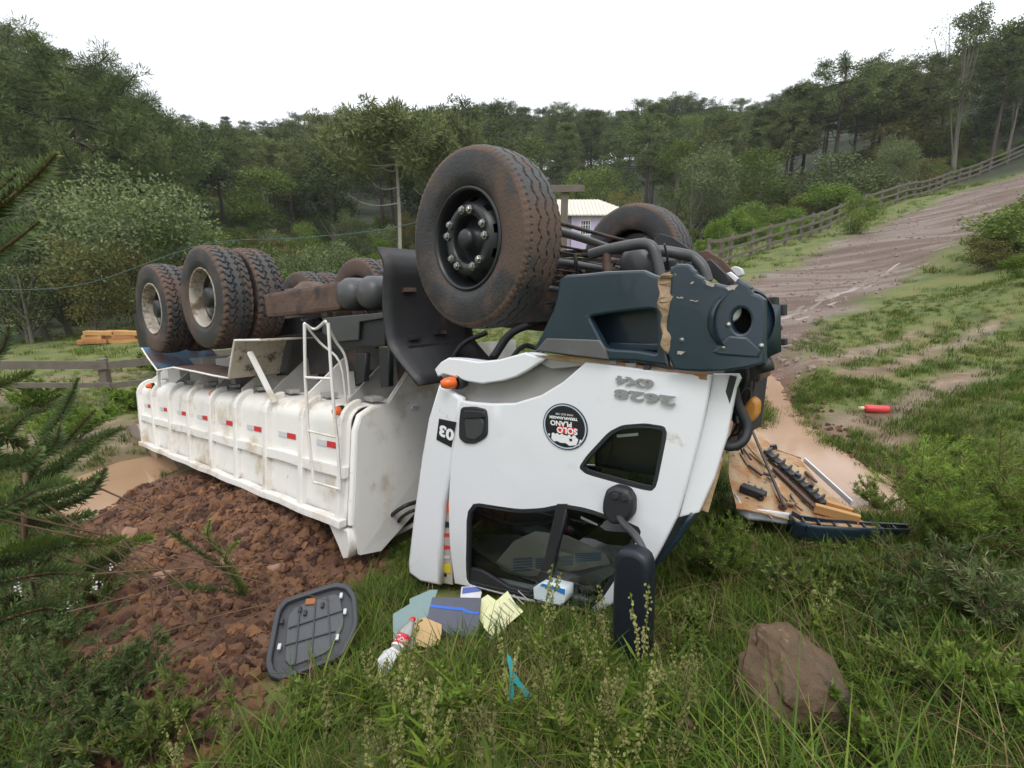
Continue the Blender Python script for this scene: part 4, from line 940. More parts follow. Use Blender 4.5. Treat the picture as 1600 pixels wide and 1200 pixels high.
cn = plate('bumper_corner', corner, BT, .045, m_navy, holes=[lamp], bevel=.012, warp=cw, slices=[(0, AC-.1, 1.9, .045), (1, -1, 0, .06)])
# rim of the lamp opening, the lamp bowl and its loose bulb
c = np.mean([tp(*q, BT) for q in lamp], 0); k0 = 1.1*(c[0]-AC)**2
nl = np.array((.62, -.78, 0))
MB().lathe([(.118, -.05), (.135, -.035), (.142, .0), (.13, .02)], c+(0, k0, 0)-nl*.01, nl, 36).build('lamp_surround', m_navy, cn)
MB().lathe([(.10, .02), (.095, -.05), (.06, -.12), (0, -.14)], c+(0, k0, 0)+np.array((-.0, .04, 0)), nl, 28).build('lamp_bowl', m_black, cn)
MB().lathe([(0, .03), (.04, .028), (.055, .0), (.05, -.01), (0, -.012)], c+(-.055, k0-.0, .045), nl, 24).build('lamp_reflector', m_silver, cn)
plate('lamp_rib', c6((1150, 790), (1240, 800), (1310, 870), (1300, 900), (1090, 880), (1070, 870)), BT-.015, .03, m_navy, cn, warp=cw, bevel=.01, slices=[(0, AC, 1.9, .05)])
for q in ((1132, 715), (1105, 850), (860, 805), (1315, 845)): MB().lathe([(0, -.012), (.010, -.010), (.013, .0)], tp(*c6(q)[0], BT-.03)+(0, 1.1*max(0, tp(*c6(q)[0], BT)[0]-AC)**2, 0), (0, 1, 0), 10).build('bolt', m_steel, cn)
m_chip = mat('bared_filler', (.34, .33, .29), .8, var=.4, scale=30)
for P_ in (((835, 548), (870, 552), (875, 558), (838, 556)), ((912, 568), (960, 572), (962, 576), (915, 573)), ((835, 870), (885, 875), (860, 892), (840, 888)), ((1000, 450), (1060, 470), (1050, 490), (1010, 478)), ((1120, 490), (1190, 475), (1170, 505), (1130, 508)), ((915, 465), (935, 460), (932, 472), (918, 474))):
    plate('paint_chip', jag(c6(*P_)+c6(P_[0]), 4, 1.1)[:-1], BT-.0275, .004, m_chip, cn, bevel=0, warp=cw)
# end of the bumper, its nose beam across to the far side, and the hanging bracket
e0 = tp(*c6((1320, 575))[0], BT); e1 = tp(*c6((1320, 935))[0], BT)
q0 = 1.1*(e0[0]-AC)**2
mb = MB(); X = e0[0]
mb.grid([[(X-.02, BT+q0, e0[2]), (X-.01, BT+q0, e1[2])], [(X+.05, BT+q0+.1, e0[2]-.02), (X+.05, BT+q0+.1, e1[2]+.03)], [(X+.0, BT+q0+.3, e0[2]-.09), (X+.0, BT+q0+.3, e1[2]+.05)], [(X-.55, 1.0, e0[2]-.3), (X-.55, 1.0, e1[2]+.1)]]).build('bumper', m_navy, truck, solid=.03)
MB().bar((X-.12, -.8, e0[2]-.12), (X-.6, .4, e0[2]-.16), .10, .10).bar((X-.08, -.8, e0[2]-.28), (X-.3, .1, e0[2]-.28), .06, .05).box((X-.0, BT+q0+.2, e0[2]-.10), (.04, .08, .24)).box((X+.03, BT+q0+.22, e0[2]-.04), (.04, .06, .05)).box((X+.03, BT+q0+.2, e0[2]-.18), (.05, .04, .03)).box((X+.02, BT+q0+.2, e0[2]-.12), (.03, .05, .02)).build('bumper_bracket', m_black, truck, bevel=.006)
MB().lathe([(0, -.03), (.03, -.03), (.03, .03), (0, .03)], tp(*c6((1352, 957))[0], BT+.1), (1, 0, .3), 12).tube([tp(*c6((1352, 957))[0], BT+.1), tp(*c6((1310, 965))[0], BT+.1)], .015).build('tow_pin', m_black, truck)
MB().tube(smooth_path([tp(*c6(q)[0], BT+.05) for q in ((862, 378), (885, 360), (915, 348))], 3), .008, 6).build('bent_wire', m_black, truck)
plate('green_fibre_edge', jag(c6((822, 385), (836, 368), (850, 378), (842, 400), (826, 412), (822, 385)), 2, .6)[:-1], BT-.02, .012, mat('pale_green_edge', (.3, .5, .25), .6), bevel=0)
# grimy sill shelf between bumper and door and a few loose bits on it
plate('sill_edge', c5((560, 48), (800, 50), (1000, 80), (1140, 112), (1330, 132), (1330, 148), (1150, 132), (990, 106), (800, 76)), CT+.02, .05, m_fibre_pale, bevel=.004)
for q, w in (((910, 72), 22), ((990, 86), 30), ((1060, 98), 18)): rbox('sill_clip', tp(*c5(q)[0], CT-.012), (w*.0018, .02, .022), m_trim if w > 20 else m_pipe, .003)
# cables hanging from the open nose
for k in range(14):
    x = 1150+rng_.uniform(0, 30); t = rng_.uniform(-.95, -.6); P = [(x, 568, t)]
    n = rng_.randint(3, 6)
    for j in range(n): P.append((x+rng_.uniform(-14, 12)-j*2, 568+(j+1)*rng_.uniform(20, 27), t+rng_.uniform(-.05, .05)))
    tpoly('cable', P, rng_.choice((.004, .006, .010, .016)), m_black if k % 4 else m_mudsteel, n=6)
tpoly('radiator_hose', [(1146, 600, -1.0), (1152, 630, -.98), (1168, 665, -.97), (1160, 690, -1.), (1140, 698, -1.02), (1130, 690, -1.0)], .022, m_black, n=10)
rb2 = MB().box(tp(1168, 572, -.8), (.16, .22, .12)).box(tp(1162, 610, -.7), (.10, .12, .2)).build('fuse_box', m_chassis, truck, bevel=.01)
plate('reservoir', c6((1235, 1230), (1285, 1160), (1305, 1180), (1300, 1240), (1270, 1275), (1235, 1270)), -.85, .08, mat('orange_plastic', (.50, .22, .04), .5), bevel=.015, ch=1)
# ------------------------------------------------------------------ scatter for what nobody could count
def scatter(name, pts, rot, scale, protos, idx, kind='stuff'):
    me = bpy.data.meshes.new(name); n = len(pts)
    me.vertices.add(n); me.vertices.foreach_set('co', np.asarray(pts, np.float32).ravel())
    for an, ty, dat in (('rot', 'FLOAT_VECTOR', rot), ('scl', 'FLOAT', scale), ('pick', 'INT', idx)):
        a = me.attributes.new(an, ty, 'POINT'); a.data.foreach_set('vector' if ty == 'FLOAT_VECTOR' else 'value', np.asarray(dat, np.int32 if ty == 'INT' else np.float32).ravel())
    o = link(name, me); o['kind'] = kind
    g = bpy.data.node_groups.new(name, 'GeometryNodeTree')
    g.interface.new_socket('Geometry', in_out='INPUT', socket_type='NodeSocketGeometry'); g.interface.new_socket('Geometry', in_out='OUTPUT', socket_type='NodeSocketGeometry')
    N = g.nodes; L = g.links; gi = N.new('NodeGroupInput'); go = N.new('NodeGroupOutput'); jo = N.new('GeometryNodeJoinGeometry'); L.new(jo.outputs[0], go.inputs[0])
    def attr(nm, ty):
        a = N.new('GeometryNodeInputNamedAttribute'); a.data_type = ty; a.inputs[0].default_value = nm; return a.outputs[0]
    for k, p in enumerate(protos):
        ob = bpy.data.objects.new(name+'_piece', p)
        oi = N.new('GeometryNodeObjectInfo'); oi.inputs['Object'].default_value = ob; oi.inputs['As Instance'].default_value = True
        ip = N.new('GeometryNodeInstanceOnPoints'); cmp_ = N.new('FunctionNodeCompare'); cmp_.data_type = 'INT'; cmp_.operation = 'EQUAL'; cmp_.inputs[3].default_value = k
        L.new(attr('pick', 'INT'), cmp_.inputs[2]); L.new(gi.outputs[0], ip.inputs['Points']); L.new(cmp_.outputs[0], ip.inputs['Selection']); L.new(oi.outputs['Geometry'], ip.inputs['Instance'])
        e2r = N.new('FunctionNodeEulerToRotation'); L.new(attr('rot', 'FLOAT_VECTOR'), e2r.inputs[0]); L.new(e2r.outputs[0], ip.inputs['Rotation']); L.new(attr('scl', 'FLOAT'), ip.inputs['Scale']); L.new(ip.outputs[0], jo.inputs[0])
    md = o.modifiers.new('scatter', 'NODES'); md.node_group = g
    return o
def blades(n, h, spread, lean, w, mat_, seg=3, seed=0, hv=.4):
    r = np.random.default_rng(seed); V = []; F = []; T = []
    for i in range(n):
        a, b = r.uniform(0, 6.283, 2); rr = spread*math.sqrt(r.random()); hh = h*(1-hv+2*hv*r.random())
        x0, y0 = rr*math.cos(b), rr*math.sin(b); ln = lean*r.uniform(.3, 1.4); ti = r.random()
        d = np.array((math.cos(a), math.sin(a))); pd = np.array((-d[1], d[0])); o = len(V)
        for k in range(seg+1):
            f = k/seg; ww = w*(1-f**1.6)*.5+.0004; c = np.array((x0, y0))+d*(ln*hh*f**1.9); z = hh*(f-.35*ln*f*f*.6)
            tw = pd*ww
            V += [(c[0]-tw[0], c[1]-tw[1], z), (c[0]+tw[0], c[1]+tw[1], z)]; T += [ti, ti]
        F += [(o+2*k, o+2*k+1, o+2*k+3, o+2*k+2) for k in range(seg)]
    return mesh_np('grass_blades', V, F, mat_, tint=T)
def diamonds(C, D, L_, W_, r, tint):
    """leaf shapes: centres of their bases C, directions D, lengths, widths"""
    n = len(C); D = D/np.linalg.norm(D, axis=1, keepdims=True); q = r.normal(size=(n, 3)); S_ = np.cross(D, q); S_ /= np.linalg.norm(S_, axis=1, keepdims=True)+1e-9
    L_ = np.broadcast_to(L_, (n,))[:, None]; W_ = np.broadcast_to(W_, (n,))[:, None]
    V = np.stack([C, C+D*L_*.45+S_*W_*.5, C+D*L_, C+D*L_*.45-S_*W_*.5], 1).reshape(-1, 3)
    return V, np.arange(4*n).reshape(n, 4), np.repeat(tint, 4)
def xy(o): return o.location.x, o.location.y
CAB = [tuple((TM @ Vector(tuple(p)))[:2]) for p in (tp(*c5((20, 985))[0], CT), tp(*c5((860, 1185))[0], CT), tp(*c5((1000, 1000))[0], CT)+(0, 2.2, 0), tp(*c5((20, 985))[0], CT)+(0, 2.2, 0))]
BODY = [tuple((TM @ Vector(tuple(p)))[:2]) for p in (B_FB, B_RB, B_RB+(0, 1.9, 0), B_FB+(0, 1.9, 0))]

# ------------------------------------------------------------------ things lying about
# inside of a door: dark plastic trim panel
def tilted(px, py, lift, back, turn=0):
    """a plane lying near the ground, raised at its far end"""
    p = ground(px, py)+(0, 0, lift); n = Vector((0, -math.sin(back), math.cos(back))); n.rotate(Matrix.Rotation(turn, 3, 'Z')); return frame(p, n)
F_p = tilted(487, 1062, .03, .34, .15)
m_panel = mat('dark_grey_plastic', (.040, .043, .048), .45, var=.2, dirt=(.16, .09, .05), damt=.2, dscale=7)
dt_ = thing('door_trim_panel', F_p.translation, 'dark grey plastic door trim panel lying face down with its ribs showing on the grass beside red soil', 'trim panel')
B_ = base_of(dt_); o2 = on(F_p, [(424, 1060), (418, 1040), (434, 958), (446, 942), (526, 916), (545, 920), (556, 936), (559, 978), (552, 1000), (532, 1032), (440, 1066)])
put('tray', flat([chaikin(o2, 1)], .012, .005), F_p, m_panel, dt_, B_)
c = np.mean(o2, 0); inn = [tuple(np.array(q)*.93+c*.07) for q in chaikin(o2, 1)]
put('rim', flat([chaikin(o2, 1), inn], .035, .006), F_p @ Matrix.Translation((0, 0, .016)), m_panel, dt_, B_)
mid = on(F_p, [(452, 955), (530, 928), (538, 978), (515, 1020), (446, 1046)]); put('raised_panel', flat([chaikin(mid, 1)], .014, .004), F_p @ Matrix.Translation((0, 0, .010)), mat('worn_grey_plastic', (.065, .069, .075), .4, var=.15, dirt=(.15, .1, .06), damt=.15), dt_, B_)
for a, b in (((470, 950), (462, 1040)), ((494, 942), (488, 1030)), ((452, 985), (536, 958)), ((512, 936), (518, 1016)), ((446, 1012), (525, 990))):
    (x0, y0), (x1, y1) = on(F_p, [a, b]); MB().bar((x0, y0, .02), (x1, y1, .02), .006, .012).build('rib', m_panel, dt_, bevel=0).matrix_basis = B_.inverted() @ F_p
for q in ((470, 957), (478, 962), (442, 975), (438, 1015), (534, 935), (540, 960), (500, 1038), (528, 1000), (505, 950)):
    x, y = on(F_p, [q])[0]; MB().box((x, y, .024), (.016, .030, .014)).build('clip', m_black if q[0] % 3 else m_silver, dt_, bevel=.003).matrix_basis = B_.inverted() @ F_p
x, y = on(F_p, [(486, 944)])[0]; MB().box((x, y, .022), (.05, .035, .01)).build('rust_patch', mat('rust', (.32, .12, .04), .8), dt_, bevel=.003).matrix_basis = B_.inverted() @ F_p
# papers, envelope, folder, sheet of glass, packet, bottle
def sheet(name, px, label, cat, m, at_px, lift=.05, back=.25, th=.003, curl=.0, parent=None, extra=None, turn=0):
    F_ = tilted(*at_px, lift, back, turn); t = thing(name, F_.translation, label, cat); me = flat([on(F_, px)], th, 0)
    put('sheet', me, F_, m, t, base_of(t), (lambda x, y, z: (x, y, z+curl*math.sin(x*14+y*9))) if curl else None, [(0, -.5, .5, .03), (1, -.5, .5, .03)] if curl else None)
    return t, F_
t, F_ = sheet('glass_sheet', [(614, 960), (640, 944), (640, 936), (672, 922), (684, 922), (680, 934), (672, 968), (650, 1010), (632, 1024), (615, 1028)], 'broken pale green sheet of window glass lying under grey folder', 'glass', m_clear, (640, 1020), .045, .3, .005)
bk = thing('folder', F_.translation, 'dark grey folder with blue strip lying beside overturned cab window', 'folder'); FF = F_ @ Matrix.Translation((0, 0, .012))
m_folder = mat('slate_grey_card', (.085, .09, .12), .6, var=.15)
put('cover', flat([on(FF, [(676, 934), (751, 935), (749, 962), (746, 994), (706, 994), (668, 966)])], .008, .002), FF, m_folder, bk, base_of(bk))
strip = jag([(674, 945), (700, 949), (722, 950), (738, 957), (748, 957)], 2, .5)+jag([(748, 961), (735, 960), (720, 955), (700, 953), (672, 950)], 2, .5)
put('inner_strip', flat([on(FF, strip)], .003), FF @ Matrix.Translation((0, 0, .005)), mat('bright_blue_card', (.03, .13, .55), .5), bk, base_of(bk))
FE = F_ @ Matrix.Translation((0, 0, .022)); en = thing('envelope', FE.translation, 'brown paper envelope under plastic bottle', 'envelope')
put('sheet', flat([on(FE, [(650, 968), (664, 965), (690, 976), (690, 988), (686, 1007), (665, 1012), (652, 1008), (645, 985)])], .003), FE, mat('brown_paper', (.50, .34, .17), .8, var=.1), en, base_of(en))
m_yel = mat('yellow_paper', (.66, .66, .38), .7, var=.06)
t, F_y = sheet('paper', [(749, 966), (752, 936), (762, 930), (776, 940), (800, 960), (790, 985), (775, 998), (765, 992)], 'lower pale yellow form sheet beside grey folder', 'paper', m_yel, (780, 990), .06, .25, curl=.006)
FY = F_y @ Matrix.Translation((0, 0, .014)); py_ = thing('paper', FY.translation, 'upper pale yellow form sheet with printed lines lying askew below cab window', 'paper')
put('sheet', flat([on(FY, [(752, 958), (793, 924), (806, 945), (818, 956), (790, 980), (772, 998), (756, 980)])], .002), FY, m_yel, py_, base_of(py_), lambda x, y, z: (x, y, z+.004*math.sin(x*20)), [(0, -.5, .5, .03)])
for k in range(7):
    x0, y0 = 764+k*7.5, 962-k*6.2; L_ = 16
    put('printed_line', flat([on(FY, [(x0, y0), (x0+L_, y0+L_*.95), (x0+L_+1, y0+L_*.95-1), (x0+1.2, y0-1)])], .001), FY @ Matrix.Translation((0, 0, .008)), m_trim, py_, base_of(py_))
t, _ = sheet('paper', [(762, 994), (776, 996), (774, 1002), (768, 998)], 'torn white scrap of paper below yellow forms', 'paper', m_print, (770, 998), .03, .2)
F_k = tilted(737, 936, .06, .9, .1); pk = thing('packet', F_k.translation, 'small blue and white packet at foot of cab pillar', 'packet')
put('carton', flat([on(F_k, [(722, 918), (748, 917), (752, 926), (750, 935), (720, 933)])], .03, .004), F_k, mat('packet_white', (.72, .73, .78), .4), pk, base_of(pk))
put('blue_band', flat([on(F_k, [(723, 918), (748, 917), (751, 924), (722, 928)])], .002), F_k @ Matrix.Translation((0, 0, .017)), mat('packet_blue', (.04, .10, .42), .4), pk, base_of(pk))
put('lettering', text('LAKA', .020, .0005, 0, .001), F_k @ Matrix.Translation((*on(F_k, [(737, 922)])[0], .0195)), m_print, pk, base_of(pk))
bpy.data.objects.remove(bpy.data.objects['lettering'])
# bottle
b1, b0 = tilted(650, 1010, .085, .3), None
p0 = np.array(F_.translation); Fb = FE @ Matrix.Translation((0, 0, .045)); (x0, y0), (x1, y1) = on(Fb, [(608, 1040), (646, 966)])
bo = thing('bottle', Fb @ Vector((x0, y0, 0)), 'clear plastic drink bottle with red label and red cap lying on papers', 'bottle')
ang = math.atan2(y1-y0, x1-x0); Lb = math.hypot(x1-x0, y1-y0); k = Lb/.30
Mb = base_of(bo).inverted() @ Fb @ Matrix.Translation((x0, y0, 0)) @ Matrix.Rotation(ang, 4, 'Z') @ Matrix.Rotation(math.radians(90), 4, 'Y') @ Matrix.Scale(k, 4)
m_pet = glass_mat('clear_plastic', (.93, .93, .93), .12, 1.4, body=(.75, .72, .68), amt=.35)
def lt_(name, prof, m, par, n=24): o = MB().lathe(prof, axis=(0, 0, 1), n=n).build(name, m, par); o.matrix_basis = Mb if par is bo else Matrix(); return o
bt = lt_('shell', [(0, .006), (.022, 0), (.036, .008), (.041, .025), (.040, .06), (.042, .08), (.041, .12), (.042, .16), (.043, .19), (.038, .225), (.026, .255), (.016, .272), (.014, .285)], m_pet, bo)
lt_('cap', [(.0155, .281), (.0165, .283), (.0165, .300), (.013, .303), (0, .303)], mat('red_cap', (.62, .03, .03), .35), bo)
lb = lt_('label', [(.0432, .100), (.0436, .102), (.0436, .172), (.0432, .174)], mat('red_label', (.60, .03, .06), .35), bo)
lw = lt_('label_band', [(.0439, .100), (.0441, .101), (.0441, .112), (.0439, .113)], m_print, bo)
vw = (Mb.inverted() @ (base_of(bo).inverted() @ Vector(CAM))); va = math.atan2(vw.y, vw.x)
def wrap(x, y, z): return (.0446*math.cos(va+x/.0436), .0446*math.sin(va+x/.0436), .14+y)
me = text('Coca', .052, .0002, 0, .0012); o = put('lettering', me, Matrix.Rotation(0, 4, 'Z'), m_print, bo, None, wrap, [(0, -.06, .06, .006)]); o.matrix_basis = Mb
t, _ = sheet('plastic_scrap', [(590, 1030), (600, 1018), (614, 1012), (625, 1020), (614, 1040), (600, 1062), (592, 1050)], 'crumpled white plastic scrap at base of drink bottle', 'plastic scrap', mat('white_film', (.62, .62, .62), .35), (600, 1055), .06, .5, curl=.012)
t, _ = sheet('plastic_strip', jag([(792, 1018), (799, 1030), (803, 1050), (814, 1066), (831, 1084), (826, 1092), (810, 1074), (801, 1064), (806, 1100), (799, 1122), (796, 1090), (797, 1060), (792, 1018)], 3, 1.6)[:-1], 'torn teal plastic strip tangled in tall grass', 'plastic strip', mat('teal_plastic', (.02, .27, .29), .35, var=.2), (806, 1112), .10, .9, curl=.015)
# blue and white carton inside the cab window
F_c = SF(CT-.02); cz = thing('carton', F_c @ Vector((*on(F_c, c5((640, 1100)))[0], .05)), 'blue and white carton lying in the opening of the broken cab window', 'carton')
put('box', flat([on(F_c, c5((570, 1072), (608, 1050), (710, 1076), (706, 1130), (690, 1146), (572, 1118)))], .09, .004), F_c @ Matrix.Translation((0, 0, -.01)), mat('carton_white', (.62, .70, .74), .45), cz, base_of(cz))
put('blue_band', flat([on(F_c, c5((608, 1050), (710, 1076), (708, 1100), (660, 1078), (600, 1060)))], .003), F_c @ Matrix.Translation((0, 0, .037)), mat('carton_blue', (.02, .20, .52), .4), cz, base_of(cz))
# boulders
def boulder(name, px, label, size, rotz, seed, m, sink=.2, cat='rock', group=None, sub=4, rough=.22, planes=9):
    p = ground(*px) if len(px) == 2 else np.array(px); bm = bmesh.new(); bmesh.ops.create_icosphere(bm, subdivisions=sub, radius=1)
    r = np.random.default_rng(seed); N_ = r.normal(size=(planes, 3)); N_ /= np.linalg.norm(N_, axis=1, keepdims=True); dd = r.uniform(.62, .95, planes)
    for v in bm.verts:
        d = np.array(v.co); k = 1.25
        for n_, q in zip(N_, dd):
            s_ = d @ n_
            if s_ > .01: k = min(k, q/s_)
        k *= 1+rough*.35*mnoise.fractal(Vector(d*1.7)+Vector((seed, 0, 0)), 1, 2, 4)
        v.co = Vector(d*k*np.array(size))
    bm.verts.ensure_lookup_table(); me = bpy.data.meshes.new(name); bm.to_mesh(me); bm.free(); me.polygons.foreach_set('use_smooth', np.ones(len(me.polygons), bool)); me.materials.append(m)
    o = link(name, me); o.location = (p[0], p[1], p[2]+size[2]*(1-2*sink)*.8); o.rotation_euler = (.1, -.12, rotz); tag(o, label, cat, group); return o
def rock_from(px_pts, label):
    """brown boulder: a crested block, tall at the back, with a broad sloping top and a dark undercut nose"""
    base = ground(1240, 1112); sc = .90
    o = thing('boulder', base, label, 'rock')
    P = {'bl': (-.23, .02, -.05), 'br': (.16, .20, -.08), 'fr': (.25, -.14, -.05), 'fl': (-.12, -.16, -.05), 'k1': (-.19, .15, .30), 'k2': (.0, .20, .31), 'c': (-.10, .05, .285), 'n': (.22, -.10, .13), 'l': (-.235, .0, .10), 'f': (-.09, -.15, .09), 'r': (.17, .14, .19), 'm': (.05, -.035, .235)}
    pts = [np.array(v)*sc for v in P.values()]
    bm = bmesh.new()
    for p in pts: bm.verts.new(p)
    bmesh.ops.convex_hull(bm, input=bm.verts); bmesh.ops.delete(bm, geom=[v for v in bm.verts if not v.link_faces], context='VERTS')
    bmesh.ops.bevel(bm, geom=bm.edges[:], offset=.02, segments=2, affect='EDGES', clamp_overlap=True)
    bmesh.ops.triangulate(bm, faces=bm.faces)
    for _ in range(5):
        es = [e for e in bm.edges if e.calc_length() > .022]
        if not es: break
        bmesh.ops.subdivide_edges(bm, edges=es, cuts=1); bmesh.ops.triangulate(bm, faces=bm.faces)
    bm.normal_update()
    for v in bm.verts:
        n = mnoise.fractal(v.co*9, 1, 2, 6)*.016+mnoise.fractal(v.co*30, 1, 2, 4)*.004
        v.co += v.normal*n
    me = bpy.data.meshes.new('stone'); bm.to_mesh(me); bm.free(); me.polygons.foreach_set('use_smooth', np.ones(len(me.polygons), bool)); me.set_sharp_from_angle(angle=.45); me.materials.append(m_stone)
    bpy.data.objects.remove(o); o = link('boulder', me); o.location = base+(0, 0, .0); o.rotation_euler = (0, 0, -.25); return tag(o, label, 'rock')
ROCK = rock_from(None, 'large brown boulder with sloping top standing in the grass')
boulder('stone', (1065, 1165), 'small dark stone standing upright in the grass next to the boulder', (.045, .04, .075), .3, 5, m_stone, .25, 'stone')
for k, (px, s, lab) in enumerate([((432, 892), (.085, .05, .045), 'pale reddish broken stone lying on red soil under the dump body'), ((302, 690), (.10, .07, .04), 'flat pinkish slab on crest of the soil heap'), ((350, 740), (.07, .05, .03), 'pink flat stone lying high in the soil heap'), ((255, 905), (.07, .06, .04), 'ochre stone beside the bare twigs on the soil'), ((205, 835), (.08, .06, .04), 'ochre stone beside the tan puddle'), ((358, 880), (.06, .05, .04), 'ochre lump behind the small sapling')]):
    boulder('stone', px, lab, s, .5*k, 20+k, m_pstone, .25, 'stone', sub=3)
# red fire extinguisher on the field
p = ground(1370, 644); ex_ = thing('fire_extinguisher', p, 'red cylinder with pale cap lying alone on the muddy grass field', 'extinguisher')
dx = Vector((.96, -.25, 0)).normalized(); c = Vector((0, 0, .04))
MB().lathe([(0, -.15), (.03, -.147), (.046, -.13), (.05, -.1), (.05, .10), (.044, .125), (.028, .14), (0, .145)], c, dx, 20).build('cylinder', mat('faded_red_paint', (.58, .05, .05), .4, var=.15), ex_)
MB().lathe([(.02, -.146), (.024, -.16), (.024, -.185), (0, -.19)], c, dx, 14).box(tuple(c-dx*.19), (.02, .05, .02)).build('valve', mat('cream_plastic', (.65, .55, .35), .5), ex_)
# torn-off front panel, inside up
GZ0 = .07
F_g = frame(ground(1270, 835)+(0, 0, .16), (.0, -.12, 1)); gp = thing('front_panel', F_g.translation, 'torn off truck front panel lying inside up with tan fibre and dark blue rim', 'truck panel'); Bg = base_of(gp)
def gpl(name, px, m, z=0, th=.012, par=None, warp=None, sl=None, bev=.003): return put(name, flat([on(F_g, px)], th, bev), F_g @ Matrix.Translation((0, 0, z)), m, par or gp, Bg, warp, sl)
dish = lambda x, y, z: (x, y, z+.05*max(0, -x-.1)+.015*math.sin(x*11)*math.cos(y*9))
gpl('inner_shell', [(1150, 800), (1138, 740), (1140, 690), (1152, 664), (1178, 672), (1215, 700), (1250, 720), (1275, 750), (1310, 785), (1345, 815), (1400, 832), (1330, 826), (1240, 812), (1180, 806)], m_fibre_pale, 0, .012, None, dish, [(0, -.8, .8, .06), (1, -.2, 1.2, .06)])
R1 = on(F_g, [(1146, 778), (1156, 795), (1172, 803), (1200, 805), (1232, 810), (1242, 822), (1280, 829), (1340, 832), (1420, 834)])
rimpale = MB().grid([[(x, y, z) for x, y in R1[:5]] for z in (.035, .02, -.03, -.05)]).build('rim', m_white, gp, solid=.012); rimpale.matrix_basis = Bg.inverted() @ F_g
rimn = MB().grid([[(x, y-.0, z) for x, y in R1[4:]] for z in (.03, .0, -.05, -.10)]).build('rim', m_navy, gp, solid=.012); rimn.matrix_basis = Bg.inverted() @ F_g
R2 = on(F_g, [(1236, 804), (1250, 812), (1290, 818), (1345, 822), (1418, 826)])
rb = MB().grid([[(x, y, z) for x, y in R2] for z in (.03, -.02)], smooth=False).build('rim_rib', m_navy, gp, solid=.01); rb.matrix_basis = Bg.inverted() @ F_g
for k in range(7):
    a = np.array(on(F_g, [(1262+k*23, 828+k*.6)])[0]); b = np.array(on(F_g, [(1252+k*23, 813+k*1.6)])[0]); o = MB().bar((*a, .0), (*b, .0), .008, .05).build('rim_rib', m_navy, gp); o.matrix_basis = Bg.inverted() @ F_g
def gbar(name, a, b, w, h, z0, z1, m, bev=.004):
    (x0, y0), (x1, y1) = on(F_g, [a, b]); o = MB().bar((x0, y0, z0), (x1, y1, z1), w, h).build(name, m, gp, bevel=bev); o.matrix_basis = Bg.inverted() @ F_g; return o
gbar('prop_rod', (1164, 668), (1223, 800), .018, .018, .10, .05, mat('brown_rod', (.05, .035, .03), .5), .004)
gbar('rod_foot', (1216, 795), (1228, 800), .03, .03, .03, .03, m_mudsteel)
gbar('grille_strip', (1196, 712), (1286, 796), .055, .03, .04, .04, m_black)
for k in range(9): gbar('grille_slat', (1194+k*10.2, 718+k*9.3), (1204+k*10.2, 712+k*9.3), .012, .03, .062, .062, m_pipe, .002)
gbar('grille_strip', (1208, 738), (1272, 800), .03, .02, .035, .035, m_mudsteel)
gbar('timber_batten', (1270, 803), (1341, 820), .035, .06, .05, .04, m_sawn)
gbar('timber_batten', (1288, 795), (1330, 806), .03, .03, .05, .04, m_sawn)
gbar('hinge_block', (1156, 770), (1194, 785), .07, .05, .05, .05, m_black, .01); gbar('hinge_block', (1202, 706), (1212, 708), .03, .04, .04, .06, m_navy); gbar('hinge_block', (1240, 752), (1248, 756), .03, .03, .06, .06, m_pipe); gbar('hinge_block', (1258, 768), (1268, 772), .03, .03, .06, .06, m_black)
for q in ((1168, 768), (1178, 774), (1188, 778)):
    x, y = on(F_g, [q])[0]; o = MB().lathe([(0, .085), (.008, .083), (.010, .074)], (x, y, 0), (0, 0, 1), 10).build('bolt', m_steel, gp); o.matrix_basis = Bg.inverted() @ F_g
rr = random.Random(5)
for k in range(12):
    a = (rr.uniform(1155, 1230), rr.uniform(690, 780)); b = (a[0]+rr.uniform(15, 45), a[1]+rr.uniform(10, 40))
    gbar('fibre_ridge', a, b, .012, .012, .012, .014, m_fibre_pale if k % 2 else m_fibre, .003)
for k in range(16):
    a = (rr.uniform(1160, 1260), rr.uniform(700, 790)); b = (a[0]+rr.uniform(8, 26), a[1]+rr.uniform(4, 22)); gbar('broken_strip', a, b, rr.uniform(.008, .03), .015, .02, rr.uniform(.015, .05), (m_black, m_mudsteel, m_fibre)[k % 3], .002)
gbar('edge_flange', (1256, 722), (1330, 790), .012, .04, .02, .02, m_white, .003)

